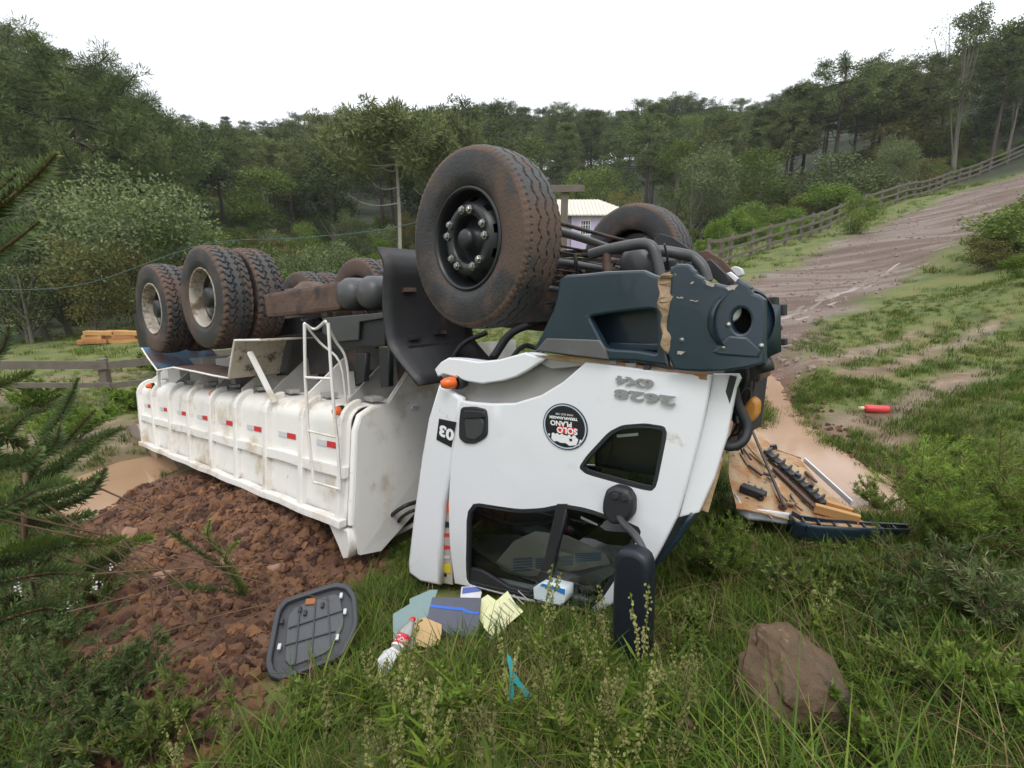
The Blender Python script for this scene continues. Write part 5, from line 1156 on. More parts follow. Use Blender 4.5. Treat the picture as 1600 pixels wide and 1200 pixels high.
# ------------------------------------------------------------------ fences
def fence(name, path, label, step, H, m, rails, w=.12, lean=.06, seed=1, skip=()):
    r = random.Random(seed); P = [np.array(p[:2], float) for p in path]; pts = [P[0]]
    for a, b in zip(P[:-1], P[1:]):
        n = max(1, round(np.linalg.norm(b-a)/step)); pts += [a+(b-a)*k/n for k in range(1, n+1)]
    Z = [G1(*p) for p in pts]; f = thing(name, (*pts[0], Z[0]), label, 'fence'); O_ = np.array((*pts[0], Z[0]))
    tops = []
    for p, z in zip(pts, Z):
        l = np.array((r.uniform(-lean, lean), r.uniform(-lean, lean), 0)); h = H*r.uniform(.95, 1.08); b = np.array((*p, z-.25))-O_; t = np.array((*p, z+h))-O_+l*h
        MB().bar(b, t, w*r.uniform(.85, 1.15), w, (1, 0, 0)).build('post', m, f, bevel=.012); tops.append((np.array((*p, z))-O_, l))
    for i, ((a, la), (b, lb_)) in enumerate(zip(tops[:-1], tops[1:])):
        for j, (hh, hw) in enumerate(rails):
            if (i, j) in skip: continue
            d = (b-a)/np.linalg.norm(b-a); nrm = np.array((d[1], -d[0], 0))*(w*.5+.02)
            MB().bar(a-d*.12+la*hh+nrm+(0, 0, hh+r.uniform(-.03, .03)), b+d*.12+lb_*hh+nrm+(0, 0, hh+r.uniform(-.03, .03)), .035, hw*r.uniform(.85, 1.1), (0, 0, 1)).build('rail', m, f)
    return f
FENCE = [ground(*q) for q in ((1105, 425), (1140, 412), (1172, 401), (1250, 376), (1320, 345), (1400, 318), (1480, 292), (1545, 268), (1600, 244))]
fence('wooden_fence', FENCE, 'weathered plank fence climbing the hill beside the dirt track', 1.9, 1.25, m_wood, ((1.15, .13), (.72, .12), (.3, .12)), .13, .04, 3)
pf = ground(173, 640)
fence('wooden_fence', [(pf[0]-4.2, pf[1]-.5), (pf[0]-2.1, pf[1]-.25), (pf[0], pf[1]), (pf[0]+2.1, pf[1]+.45), (pf[0]+4.2, pf[1]+.9)], 'grey post and rail fence behind the dump body near the tan puddle', 2.1, .95, m_wood, ((.86, .14), (.48, .10), (.18, .08)), .13, .10, 8, skip=((1, 2),))
# sawn boards in a loose stack under the trees
bs = ground(180, 536); r_ = random.Random(2)
for k in range(11):
    row = k//4; i = k % 4
    o = MB().box((0, 0, 0), (r_.uniform(.7, 1.0), .24, .14)).build('timber', m_sawn if k % 3 else mat('reddish_timber', (.40, .17, .07), .75, var=.3), bevel=.008)
    o.location = (bs[0]-.75+i*.62*(1-.12*row)+.12*row+r_.uniform(-.08, .08), bs[1]+r_.uniform(-.1, .1)+.1*(k % 2), bs[2]+.07+.145*row); o.rotation_euler = (0, r_.uniform(-.03, .03), r_.uniform(-.12, .12))
    tag(o, '%s timber block from the truck in the %s row of the pile behind fence' % (('first', 'second', 'third', 'fourth')[(3, 3, 2)[row]-i], ('bottom', 'middle', 'top')[row]), 'timber', 'timber blocks piled beyond the grey fence')
# ------------------------------------------------------------------ house
m_lilac = mat('lilac_boards', (.56, .48, .66), .6, var=.08, scale=2); m_cream = mat('cream_roof_sheet', (.62, .59, .51), .6, var=.06, stretch=(6, 1, 1))
Yh = 46; x0 = at(893, 340, Yh)[0]; x1 = x0+5.2; xl = x0-1.0; ze = at(930, 336, Yh)[2]; zr = at(905, 312, Yh+2.6)[2]; zb = min(G1(x0, Yh), G1(x1, Yh))-.1
hs_ = thing('house', (x0, Yh, zb), 'small lilac timber house with cream hipped roof behind the truck', 'house'); Bh = base_of(hs_)
mb = MB()
def hwall(name, xa, xb, y0, y1, z0, z1): return MB().hexa([(xa, y0, z0), (xb, y0, z0), (xb, y1, z0), (xa, y1, z0), (xa, y0, z1), (xb, y0, z1), (xb, y1, z1), (xa, y1, z1)]).build(name, m_lilac, hs_, Bh)
wx0 = at(907, 350, Yh)[0]; wx1 = at(923, 350, Yh)[0]; wz1 = at(915, 344, Yh)[2]; wz0 = wz1-1.2
hwall('wall', x0, wx0, Yh, Yh+.15, zb, ze); hwall('wall', wx1, x1, Yh, Yh+.15, zb, ze); hwall('wall', wx0, wx1, Yh, Yh+.15, zb, wz0); hwall('wall', wx0, wx1, Yh, Yh+.15, wz1, ze)
hwall('wall', x0, x0+.15, Yh+.15, Yh+5, zb, ze); hwall('wall', x1-.15, x1, Yh+.15, Yh+5, zb, ze); hwall('wall', xl-3.4, x0, Yh+.6, Yh+.75, zb, ze)
x = x0+.05
while x < x1:
    if not wx0-.08 < x < wx1+.04: MB().box((x, Yh-.015, (zb+ze)/2), (.05, .03, ze-zb)).build('batten', m_lilac, hs_, Bh)
    x += .24
wn = MB()
for xx in (wx0+.03, wx1-.03): wn.box((xx, Yh-.02, (wz0+wz1)/2), (.07, .07, wz1-wz0))
for zz in (wz0+.03, wz1-.03): wn.box(((wx0+wx1)/2, Yh-.02, zz), (wx1-wx0-.14, .07, .07))
wn = wn.build('window', m_print, hs_, Bh)
MB().box(((wx0+wx1)/2, Yh+.06, (wz0+wz1)/2), (wx1-wx0, .01, wz1-wz0)).build('pane', mat('dark_pane', (.03, .035, .04), .1), wn, Bh)
for k in (1, 2, 3): MB().box((wx0+(wx1-wx0)*k/4, Yh+.02, (wz0+wz1)/2), (.05, .05, wz1-wz0-.14)).build('glazing_bar', m_print, wn, Bh)
for k in (1, 2): MB().box(((wx0+wx1)/2, Yh+.0, wz0+(wz1-wz0)*k/3), (wx1-wx0-.14, .04, .05)).build('glazing_bar', m_print, wn, Bh)
mb = MB(); e = .45; R = [(x0-4.6, Yh-e, ze), (x1+e, Yh-e, ze), (x1+e, Yh+5+e, ze), (x0-4.6, Yh+5+e, ze), (x0-2.5, Yh+2.5, zr), (x1-2.6, Yh+2.5, zr)]
mb.add(R, [(0, 1, 5, 4), (1, 2, 5), (2, 3, 4, 5), (3, 0, 4)]); rf = mb.build('roof', m_cream, hs_, Bh, solid=.09)
for k in range(34):
    f = k/33; xa = R[0][0]+(R[1][0]-R[0][0])*f; xt = min(max(xa, R[4][0]), R[5][0]); g = 1 if R[4][0] <= xa <= R[5][0] else (xa-R[0][0])/(R[4][0]-R[0][0]) if xa < R[4][0] else (R[1][0]-xa)/(R[1][0]-R[5][0])
    if g > .06: MB().bar((xa, Yh-e, ze+.03), (xa, Yh-e+(2.5+e)*g, ze+.03+(zr-ze)*g), .05, .05).build('roof_rib', m_cream, rf, Bh)
# T-shaped post of weathered timber with the wire that runs to it
Yp = 14; bx = at(882, 320, Yp); zt = at(882, 296, Yp)[2]; zg = G1(bx[0], Yp)
tpst = thing('utility_post', (bx[0], Yp, zg), 'weathered timber T shaped post standing behind the truck', 'post'); Bt = base_of(tpst)
MB().bar((bx[0], Yp, zg-.4), (bx[0], Yp, zt), .17, .17, (0, 1, 0)).build('pole', m_wood, tpst, Bt, bevel=.02)
MB().bar((bx[0]-.55, Yp-.12, zt), (bx[0]+.48, Yp-.12, zt+.01), .07, .17).build('crossarm', m_wood, tpst, Bt, bevel=.01)
for dx_ in (-.45, .35): MB().lathe([(0, .2), (.03, .19), (.045, .12), (.03, .08), (.015, .0)], (bx[0]+dx_, Yp-.12, zt+.08), (0, 0, 1), 10).build('insulator', m_pipe, tpst, Bt)
pw = smooth_path([at(-80, 452, 13), at(120, 446, 13.2), at(320, 380+2, 13.5), at(480, 371, 13.7), at(640, 350, 13.9), (bx[0]-.45, Yp-.12, zt+.25)], 8)
MB().tube(pw, .009, 6).build('power_wire', mat('blue_green_wire', (.06, .12, .13), .5)); tag(bpy.data.objects['power_wire'], 'thin blue green wire strung across the trees to the timber post', 'wire')
# ------------------------------------------------------------------ trees
def araucaria(seed, H=16, frac=.6, R=4.0, tiers=5, pale=False, tuft_r=.66, bare=4, flat_top=.5, nt_=52, lw=.11, per=8):
    r = np.random.default_rng(seed); tb = MB(); bend = r.uniform(-.25, .25, 2)
    def axis(z): f = z/H; return np.array((bend[0]*math.sin(f*3), bend[1]*math.sin(f*2.4), z))
    tb.tube([axis(z) for z in np.linspace(-.6, H*.97, 12)], list(np.linspace(.26, .09, 12)*H/16), 9)
    C = []
    def limb(z, a, R_, rise, n_t, tuft):
        d = np.array((math.cos(a), math.sin(a), 0)); o = axis(z); sag = -R_*.06
        P = [o, o+d*R_*.35+(0, 0, sag), o+d*R_*.7+(0, 0, sag+rise*.25), o+d*R_+(0, 0, rise)]
        P = smooth_path(P, 3); tb.tube(P, list(np.linspace(.075, .03, len(P))*H/16), 5, cap=False)
        if tuft:
            for k in range(n_t):
                f = 1-(.42 if per < 8 else .6)*(k/n_t)*r.uniform(.6, 1.2); q = P[int(min(max(f, 0), 1)*(len(P)-1))]; C.append((q+r.normal(size=3)*(.30, .30, .18), tuft_r*r.uniform(.75, 1.15)))
    for i in range(tiers):
        f = i/(tiers-1); z = H*(frac+(.97-frac)*f); R_ = R*(1-(.62 if flat_top < .5 else .38)*f**1.6); nb = int(r.integers(6, 9)); a0 = r.random()*6.28
        for k in range(nb): limb(z, a0+6.283*k/nb+r.uniform(-.2, .2), R_*r.uniform(.78, 1.1), .35+.5*(1-f)*R_*.3, per, True)
    for k in range(8): C.append((axis(H*.985)+r.normal(size=3)*(.55, .55, .3), tuft_r))
    for k in range(bare):
        z = H*(frac-.04-.05*k); limb(z, r.random()*6.28, R*r.uniform(.4, .75), .45, 0, False)
    n = nt_; cc = np.repeat(np.array([c for c, _ in C]), n, 0); rr = np.repeat(np.array([q for _, q in C]), n)
    D = r.normal(size=(len(cc), 3)); D[:, 2] += .55; D /= np.linalg.norm(D, axis=1, keepdims=True)
    tint = np.clip(np.repeat(r.random(len(C)), n)*.7+r.random(len(cc))*.3, 0, 1)
    off = r.normal(size=(len(cc), 3)); off *= (r.random(len(cc))**.4/np.linalg.norm(off, axis=1))[:, None]*.72
    V, F, T = diamonds(cc+off*rr[:, None]*np.array((1, 1, .75)), off*1.1+D*.7, rr*r.uniform(.38, .62, len(cc)), lw*tuft_r, r, tint)
    tb_ = tb.build('trunk', m_bark_d); tm = tb_.data; bpy.data.objects.remove(tb_)
    return tm, mesh_np('crown', V, F, m_arau_pale if pale else m_arau, tint=T), H
def broadleaf(seed, H=8, Wd=5, base=.25, lobes=22, leaves=6500, size=.24, mat_=None, bark=None, trunks=1, dense=.85, droop=0.):
    r = np.random.default_rng(seed); tb = MB(); L_ = []
    for k in range(lobes):
        a = r.random()*6.283; f = r.random(); z = H*(base+(1-base)*(.08+.86*f)); env = math.sin(math.pi*min(max((.12+.80*f), 0), 1))**.7
        rr = Wd*.5*env*math.sqrt(r.uniform(.15, 1))*.82; L_.append((np.array((rr*math.cos(a), rr*math.sin(a), z)), Wd*r.uniform(.13, .22)))
    for t in range(trunks):
        o = np.array((r.uniform(-.5, .5), r.uniform(-.4, .4), 0))*(trunks > 1)*Wd*.3; top = np.array((o[0]*1.5+r.uniform(-.1, .1)*Wd, o[1]*1.5, H*.8))
        P = smooth_path([o+(0, 0, -.5), o+(top-o)*.35+(r.uniform(-.1, .1)*Wd*.4, 0, 0), top], 5); tb.tube(P, list(np.linspace(.020, .006, len(P))*H+.01), 8)
        for c, q in L_[t::trunks][:10]:
            i = int(len(P)*min(.85, max(.2, c[2]/H-.25))); tb.tube(smooth_path([P[i], (P[i]+c)/2+(0, 0, -.05*H*.3), c], 3), list(np.linspace(.007, .002, 7)*H), 5, cap=False)
    n = leaves; w = np.array([q**2 for _, q in L_]); idx = r.choice(len(L_), n, p=w/w.sum()); C0 = np.array([c for c, _ in L_]); Q = np.array([q for _, q in L_])
    D = r.normal(size=(n, 3)); D[:, 2] = D[:, 2]*.8+.25; D /= np.linalg.norm(D, axis=1, keepdims=True); rad = Q[idx]*(r.random(n)**.45)*r.uniform(.85, 1.18, n)
    C = C0[idx]+D*rad[:, None]*np.array((1.1, 1.1, .8)); ld = D+r.normal(size=(n, 3))*.9; ld[:, 2] -= droop
    lt = r.random(len(L_)); tint = np.clip(lt[idx]*.55+r.random(n)*.45, 0, 1)
    V, F, T = diamonds(C, ld, size*r.uniform(.6, 1.2, n), size*.5, r, tint)
    tb_ = tb.build('trunk', bark or m_bark); tm = tb_.data; bpy.data.objects.remove(tb_)
    return tm, mesh_np('crown', V, F, mat_ or m_leafm, tint=T), H
A = [araucaria(1), araucaria(2, R=4.6, tiers=4, frac=.66), araucaria(3, R=3.2, tiers=6, frac=.5, flat_top=.3), araucaria(4, R=4.2, tiers=5, frac=.58, pale=True), araucaria(5, R=5, tiers=4, frac=.7, bare=6)]
AY = araucaria(9, H=10, frac=.74, R=4.6, tiers=4, pale=True, bare=5, tuft_r=.8, nt_=90, lw=.10); AY[0].materials[0] = m_bark_p
BIGA = araucaria(21, H=15, frac=.50, R=7.2, tiers=6, bare=9, tuft_r=.78, nt_=110, lw=.052, per=13)
Bd = [broadleaf(31, 9, 6, .2, 26, 6500, .26, m_leafd), broadleaf(32, 10, 6.5, .25, 28, 6500, .26, m_leafm), broadleaf(33, 8, 6.5, .15, 26, 6500, .24, m_leafo), broadleaf(34, 11, 5, .3, 24, 6000, .26, m_leafd), broadleaf(35, 9, 7, .12, 30, 7000, .25, m_leafm)]
Bg_ = [broadleaf(41, 7, 7, .06, 34, 9000, .20, m_leafg), broadleaf(42, 8, 6, .2, 30, 7500, .22, m_leafg, trunks=2)]
Sh = [broadleaf(51, 3, 4.2, .0, 26, 6000, .16, m_leafg, trunks=3), broadleaf(52, 2.6, 3.4, .0, 22, 5000, .15, m_leafo, trunks=3), broadleaf(53, 2.2, 3, .0, 20, 5000, .13, m_leafb, trunks=3), broadleaf(54, 2.4, 3.4, .0, 20, 5000, .15, m_leafm, trunks=3)]
def plant(kind, name, loc, s, w, rz, label, cat='tree', group=None, lean=0):
    tm, cm, H = kind; t = link(name, None); t.location = loc; t.rotation_euler = (0, lean, rz); t.scale = (s*w, s*w, s); tag(t, label, cat, group)
    link('trunk', tm, t); link('crown', cm, t); return t
def tree(kind, name, px, ytop, Y, label, w=1, group=None, cat='tree', rz=None, zb=None, sink=0, lean=0):
    p = at(px, ytop, Y); z = G1(p[0], p[1])-sink; s = (p[2]-z)/kind[2]
    return plant(kind, name, (p[0], p[1], z), s, w, rnd.random()*6.28 if rz is None else rz, label, cat, group, lean)
tree(BIGA, 'araucaria_tree', 95, 92, 33, 'huge dark araucaria with many bare lower limbs towering over the grey-green bushes', 1.0, rz=.6)
tree(A[0], 'araucaria_tree', 10, 112, 36, 'dark araucaria crowded against the huge one, cut by the picture edge', 1.1)
tree(A[2], 'araucaria_tree', 185, 160, 40, 'smaller dark araucaria on the shoulder of the slope behind the huge one', 1.3)
tree(Bd[0], 'broadleaf_tree', 222, 165, 44, 'dark round tree ending the skyline below the huge araucaria', 1.2)
tree(AY, 'araucaria_tree', 612, 188, 35, 'young araucaria with pale slender trunk and flat umbrella crown behind the wheel liner', 1.0, rz=.3)
tree(AY, 'araucaria_tree', 690, 196, 44, 'olive umbrella-crowned araucaria half hidden by the raised front wheel', .8)
tree(A[1], 'araucaria_tree', 1325, 97, 60, 'tall dark araucaria rising highest on the slope above the round grey-green bush', 1.25)
tree(A[0], 'araucaria_tree', 1392, 112, 62, 'dark araucaria with bright sky gaps below its crown, uphill of the highest one', 1.2)
tree(A[3], 'araucaria_tree', 1458, 92, 58, 'araucaria merging with the pale slender tree at the hill crest', 1.3)
tree(A[2], 'araucaria_tree', 1250, 138, 64, 'dense conical araucaria downhill of the highest one', 1.3)
tree(Bd[1], 'broadleaf_tree', 1585, 40, 66, 'green broad tree at the top corner over the track', 1.2)
tree(Bd[4], 'broadleaf_tree', 1480, 160, 62, 'wide green tree behind the fence below the pale slender tree', 1.2)
tree(Bd[2], 'broadleaf_tree', 1410, 175, 60, 'olive tree spreading above the round grey-green bush', 1.4)
tree(Bd[0], 'broadleaf_tree', 1600, 150, 62, 'dark shaded tree where the fence leaves the picture', 1.2)
# tall slender tree with thin foliage by the fence
SL_T = broadleaf(61, 14, 4.2, .40, 13, 4200, .24, m_leafg, m_bark, droop=.3)
tree(SL_T, 'slender_tree', 1540, 10, 54, 'tall slender tree with pale trunk and thin foliage beside the fence', .9, lean=.06)
tree(broadleaf(62, 12, 6, .6, 10, 500, .2, m_leafg, m_bark), 'slender_tree', 1500, 30, 66, 'almost bare pale tree on the skyline above the olive trees', 1.0)
tree(broadleaf(63, 14, 4, .6, 10, 900, .24, m_leafm, m_bark), 'slender_tree', 1612, 60, 56, 'slender grey trunk at the very edge above the end of the fence', .9, lean=.1)
tree(Bg_[1], 'broadleaf_tree', 1108, 226, 47, 'silvery grey-green tree with twin pale trunks by the meadow', .95, rz=.2)
tree(Bd[1], 'broadleaf_tree', 1062, 222, 54, 'fresh green tree behind the silvery one', .8)
tree(Bg_[0], 'shrub', 1400, 215, 43, 'round grey-green bush standing behind the plank fence', .78, cat='bush')
tree(Sh[0], 'shrub', 1318, 248, 44, 'low pale bush downhill of the round grey-green bush', 1.3, cat='bush')
tree(Sh[3], 'shrub', 1345, 309, 28, 'small grey-green bush growing through the plank fence', .8, cat='bush')
tree(Sh[2], 'shrub', 1128, 345, 27.5, 'bright green feathery bush at the lower end of the plank fence', .7, cat='bush')
tree(Sh[2], 'shrub', 1230, 325, 36, 'bright green bush on the bank behind the middle of the plank fence', 1.2, cat='bush')
tree(Sh[1], 'shrub', 1180, 335, 40, 'olive bush at the forest edge behind the bright green one', 1.1, cat='bush')
tree(Sh[2], 'shrub', 1290, 290, 40, 'bright green bush uphill on the bank behind the plank fence', 1.3, cat='bush')
tree(Sh[1], 'shrub', 1455, 250, 54, 'olive bush beneath the slender tree behind the fence', 1.2, cat='bush')
tree(Sh[3], 'shrub', 1625, 322, 15, 'dark bush on the bank above the wet track', 1.6, cat='bush')
tree(Sh[1], 'shrub', 1562, 378, 14.5, 'olive bush on the bank beside the wet track', 1.5, cat='bush')
tree(Sh[1], 'shrub', 1640, 300, 17, 'olive bush high on the bank at the picture edge', 1.2, cat='bush')
# grey-green belt beyond the fence at the foot of the huge araucaria
for i, (k, px, yt, Y, w, lab) in enumerate([(Bg_[0], 190, 268, 23, 1.0, 'big rounded grey-green bush tree behind the raised rear wheels'), (Bg_[1], 60, 290, 24, 1.2, 'grey-green tree under the huge araucaria'), (Bg_[0], -40, 300, 22, 1.1, 'grey-green tree at the picture edge under the araucarias'), (Bd[2], 120, 370, 20.5, .9, 'olive tree with a brown trunk behind the timber pile'),
        (Bg_[1], 20, 400, 20, 1.1, 'low grey-green tree behind the far grass strip'), (Bd[2], 190, 372, 21, .65, 'small olive tinted tree right behind the timber pile'), (Bd[4], 262, 350, 24, .9, 'green tree behind the rearmost raised wheel'), (Bd[1], 330, 360, 27, .9, 'green tree behind the second raised rear wheel'), (Bd[1], 420, 395, 33, .9, 'low green tree seen over the tool box'), (Sh[3], 390, 385, 30, 1.1, 'bush seen between the raised rear wheels'), (Bd[3], 510, 230, 50, 1.3, 'tall pale olive tree beside the young araucaria'), (Bg_[1], 545, 330, 40, .8, 'grey-green tree at the foot of the young araucaria'), (Bd[4], 470, 350, 42, 1.1, 'green tree low in the gap left of the young araucaria'), (Bd[2], 640, 330, 42, .8, 'olive tree tucked behind the wheel liner')]):
    tree(k, 'broadleaf_tree', px, yt, Y, lab, w)
tree(Bd[2], 'broadleaf_tree', 980, 292, 52, 'yellowish tree behind the house roof', .8); tree(Bd[1], 'broadleaf_tree', 905, 290, 56, 'green tree rising behind the cream roof', .9)
# the forest on the slopes: one by one, alike
SKY_X = [-200, 0, 100, 180, 235, 300, 420, 480, 600, 750, 900, 1060, 1150, 1230, 1290, 1330, 1400, 1450, 1500, 1600, 1800]
SKY_Y = [20, 50, 45, 112, 165, 190, 196, 186, 182, 168, 172, 160, 165, 142, 122, 98, 112, 92, 62, 24, 0]
r = random.Random(77); made = 0; spots = []
def free(x, y, d): return all((x-a)**2+(y-b)**2 > d*d for a, b in spots)
TRI = 0
while made < 235 and TRI < 6000:
    TRI += 1
    px = r.uniform(-120, 1720); Y = 48+72*r.random()**1.1; x = at(px, 300, Y)[0]
    if not free(x, Y, 2.6+Y*.018): continue
    z = G1(x, Y); ar = r.random() < .58
    H = r.uniform(9, 15) if ar else r.uniform(6, 11)
    lim = np.interp(px, SKY_X, SKY_Y)+r.uniform(-4, 22); q = Rw @ (np.array((x, Y, z+H))-CAM); yt = 600+FPX*q[1]/q[2]
    if yt < lim: H = at(px, lim, Y)[2]-z
    if H < 4.5: continue
    if 860 < px < 1180 and Y < 56: continue
    if 1100 < px < 1500 and Y < 60 and yt < 230: continue
    k = r.choice(A) if ar else r.choice(Bd)
    spots.append((x, Y)); made += 1
    if ar: plant(k, 'araucaria_tree', (x, Y, z), H/k[2], r.uniform(1.0, 1.4), r.random()*6.28, 'dark umbrella-crowned araucaria among many in the forest on the slope', 'tree', 'araucarias of the forest on the slopes')
    else: plant(k, 'broadleaf_tree', (x, Y, z), H/k[2], r.uniform(1.0, 1.35), r.random()*6.28, 'leafy forest tree filling the slope between the araucarias', 'tree', 'leafy trees of the forest on the slopes')
# tree row on the skyline
for i, px in enumerate(range(290, 1240, 31)):
    yt = np.interp(px, SKY_X, SKY_Y)+r.uniform(-12, 10); Y = r.uniform(108, 122) if px > 440 else r.uniform(150, 170); k = A[i % 5]
    x, _, zt = at(px, yt, Y); z = G1(x, Y); H = min(max(zt-z, 7), 24)
    plant(k, 'araucaria_tree', (x, Y, zt-H), H/k[2], r.uniform(.85, 1.3)*(13/max(H, 13)), r.random()*6.28, 'araucaria crown standing in the row on the far ridge', 'tree', 'araucarias along the far ridge')
# mass of wood beyond them
n = 900; px = NP.uniform(-900, 2400, n); Y = NP.uniform(112, 230, n); X = (px-800)/FPX*Y*1.05; Z = gz(X, Y)
lim = np.interp(px, SKY_X, SKY_Y)+14
top = np.array([at(a, b, c)[2] for a, b, c in zip(px, lim, Y)]); hs = np.minimum(13, top-Z); ok = hs > 2.0
idx = NP.integers(0, 6, ok.sum()); pro = [A[0][1], A[1][1], A[3][1], Bd[0][1], Bd[1][1], Bd[3][1]]; HH = np.array([16, 16, 16, 9, 10, 11])[idx]
scatter('far_wood', np.stack([X, Y, Z], 1)[ok], np.stack([np.zeros(ok.sum()), np.zeros(ok.sum()), NP.uniform(0, 6.28, ok.sum())], 1), hs[ok]/HH, pro, idx)
# undergrowth at the forest edge and on the bank
def gscatter(name, N_, region, protos, smin, smax, tilt=.1, probs=None, sink=0):
    x, y = region(N_); z = gz(x, y)-sink; n = len(x)
    return scatter(name, np.stack([x, y, z], 1), np.stack([NP.uniform(-tilt, tilt, n), NP.uniform(-tilt, tilt, n), NP.uniform(0, 6.28, n)], 1), NP.uniform(smin, smax, n), protos, NP.choice(len(protos), n, p=probs))
def reg_under(N_):
    x = NP.uniform(-75, 75, N_*2); y = NP.uniform(24, 70, N_*2); a = np.abs(x)/y < 1.15
    edge = np.where(x < -8, 24+np.abs(x+12)*.1, np.where(x < 3, 38, np.where(x < 14, 54, 36+(x-16)*.68+fbm(x, y, 6, 3)*2))); a &= y > edge
    a &= poly_dist(x, y, ROAD) > 4; a &= ~((x > 14) & (y < 60) & (NP.random(N_*2) < .3))
    return x[a][:N_], y[a][:N_]
gscatter('undergrowth', 900, reg_under, [s[1] for s in Sh], .45, 1.0)
def reg_green(N_):
    x = NP.uniform(9, 52, N_*2); yf = np.interp(x, [p[0] for p in FENCE], [p[1] for p in FENCE]); y = yf+NP.uniform(1.2, 10, N_*2); a = fbm(x, y, 5, 61, 2) > -.25; return x[a][:N_], y[a][:N_]
gscatter('bank_greenery', 240, reg_green, [Sh[2][1], Sh[2][1], Sh[3][1]], .14, .42)
def reg_bank(N_):
    x = NP.uniform(9, 40, N_*4); y = NP.uniform(8, 34, N_*4); d = poly_dist(x, y, ROAD); side = x-y*.72
    a = (d > .9) & (d < 9) & (side > 2.5+fbm(x, y, 3, 77)*1.0) & (y > 10.5)
    return x[a][:N_], y[a][:N_]
gscatter('bank_undergrowth', 160, reg_bank, [s[1] for s in Sh[1:]], .12, .34)
# ------------------------------------------------------------------ grass
tA = [blades(16, .24, .05, .75, .0065, m_grass, 3, 1), blades(14, .30, .06, .9, .007, m_grass_d, 4, 2), blades(12, .26, .06, 1.1, .005, m_dry, 3, 3), blades(18, .17, .05, .7, .006, m_grass, 3, 4), blades(9, .34, .04, 1.0, .010, m_grass, 4, 5)]
tB = [blades(26, .10, .11, .7, .007, m_grass, 2, 11), blades(24, .12, .12, .8, .008, m_grass_d, 2, 12), blades(18, .10, .12, .9, .006, m_dry, 2, 13)]
tC = [blades(40, .22, .45, .7, .022, m_grass, 2, 21), blades(36, .25, .45, .8, .024, m_grass_d, 2, 22), blades(24, .22, .45, .9, .018, m_dry, 2, 23)]
PAPERS = [tuple(ground(*q)[:2]) for q in ((612, 1040), (625, 950), (680, 920), (755, 920), (820, 950), (780, 998), (700, 1010), (650, 1030))]
PANEL = [tuple(ground(*q)[:2]) for q in ((415, 1070), (430, 940), (550, 915), (560, 990), (535, 1040))]
SHELL = [tuple(ground(*q)[:2]) for q in ((1140, 800), (1140, 670), (1220, 700), (1340, 815), (1420, 835), (1240, 830))]
def keep(x, y, soft=.0):
    a = np.ones(len(x), bool)
    for P, m in ((CAB, -.12), (PAPERS, .0), (PANEL, .0), (SHELL, .02)): a &= poly_dist(x, y, P) > m
    a &= ~((poly_dist(x, y, BODY) < 0))
    n1 = fbm(x, y, .8, 91, 3)
    a &= poly_dist(x, y, SOIL)+n1*.35 > .02; a &= poly_dist(x, y, PUD_L) > .10+n1*.3; a &= poly_dist(x, y, PUD_R)+n1*.22 > .03
    a &= poly_dist(x, y, ROAD)+fbm(x, y, 1.4, 92, 3)*1.4 > .25
    so, ro, fo, mu = masks(x, y); a &= NP.random(len(x)) > mu*.9; a &= fo < .6
    return a
def ring_pts(n, r0, r1, half=1.0):
    r = r0+(r1-r0)*np.sqrt(NP.random(n)*(1-(r0/r1)**0)) if False else np.sqrt(NP.uniform(r0*r0, r1*r1, n)); th = NP.uniform(-half, half, n); return r*np.sin(th), r*np.cos(th)
def grass(name, n, r0, r1, protos, probs, s0, s1, half=1.0, clump=.35, extra=None):
    x, y = ring_pts(n, r0, r1, half); a = keep(x, y); a &= NP.random(n) < .65+fbm(x, y, .5, 95, 2)*clump*2
    if extra is not None: a &= extra(x, y)
    x, y = x[a], y[a]; k = len(x); h = np.clip(1+fbm(x, y, .9, 97, 2)*.7, .5, 1.6)
    return scatter(name, np.stack([x, y, gz(x, y)-.01], 1), np.stack([NP.uniform(-.15, .15, k), NP.uniform(-.15, .15, k), NP.uniform(0, 6.28, k)], 1), NP.uniform(s0, s1, k)*h, protos, NP.choice(len(protos), k, p=probs))
MIRR = [tuple(ground(*q)[:2]) for q in ((960, 1000), (1012, 1000), (1020, 1035), (955, 1035))]
BOUL = [tuple(np.array(ROCK.location[:2])+(.3*math.cos(a), .3*math.sin(a)-.08)) for a in np.linspace(0, 6, 10)]
SILL = [tuple(ground(*q)[:2]) for q in ((645, 905), (930, 965), (900, 1000), (640, 950))]
def clear(x, y):
    a = np.ones(len(x), bool)
    for P, dy, m in ((PAPERS, .16, .10), (PANEL, .14, .08), (BOUL, .08, .0), (SHELL, .3, .1), (MIRR, .2, .05), (SILL, .0, .03)): a &= (poly_dist(x, y+dy, P) > m) & (poly_dist(x, y+dy*.4, P) > m)
    return a
grass('tall_grass', 6200, .7, 3.9, tA, [.33, .28, .09, .18, .12], .25, .62, 1.15, extra=clear)
grass('short_grass', 11000, .7, 4.2, tB, [.4, .32, .28], .45, .95, 1.15)
grass('meadow_grass', 26000, 4.0, 17, tB, [.48, .30, .22], .45, .95, .98)
grass('near_meadow_grass', 15000, 3.8, 9, tB, [.48, .30, .22], .45, .9, 1.0)
grass('meadow_tufts', 700, 4.0, 14, tA[:4], [.3, .3, .2, .2], .3, .6, .98, .8)
grass('far_grass', 11000, 16, 60, tC, [.55, .3, .15], .35, .75, .95)
# broad arching blades, closest to the camera
br = [blades(9, .42, .05, 1.15, .014, m_grass, 5, 31), blades(7, .45, .05, 1.3, .011, m_grass_d, 5, 32), blades(8, .36, .05, 1.4, .008, m_dry, 5, 33)]
grass('broad_grass', 420, 1.1, 2.2, br, [.50, .38, .12], .3, .7, .95, extra=clear)
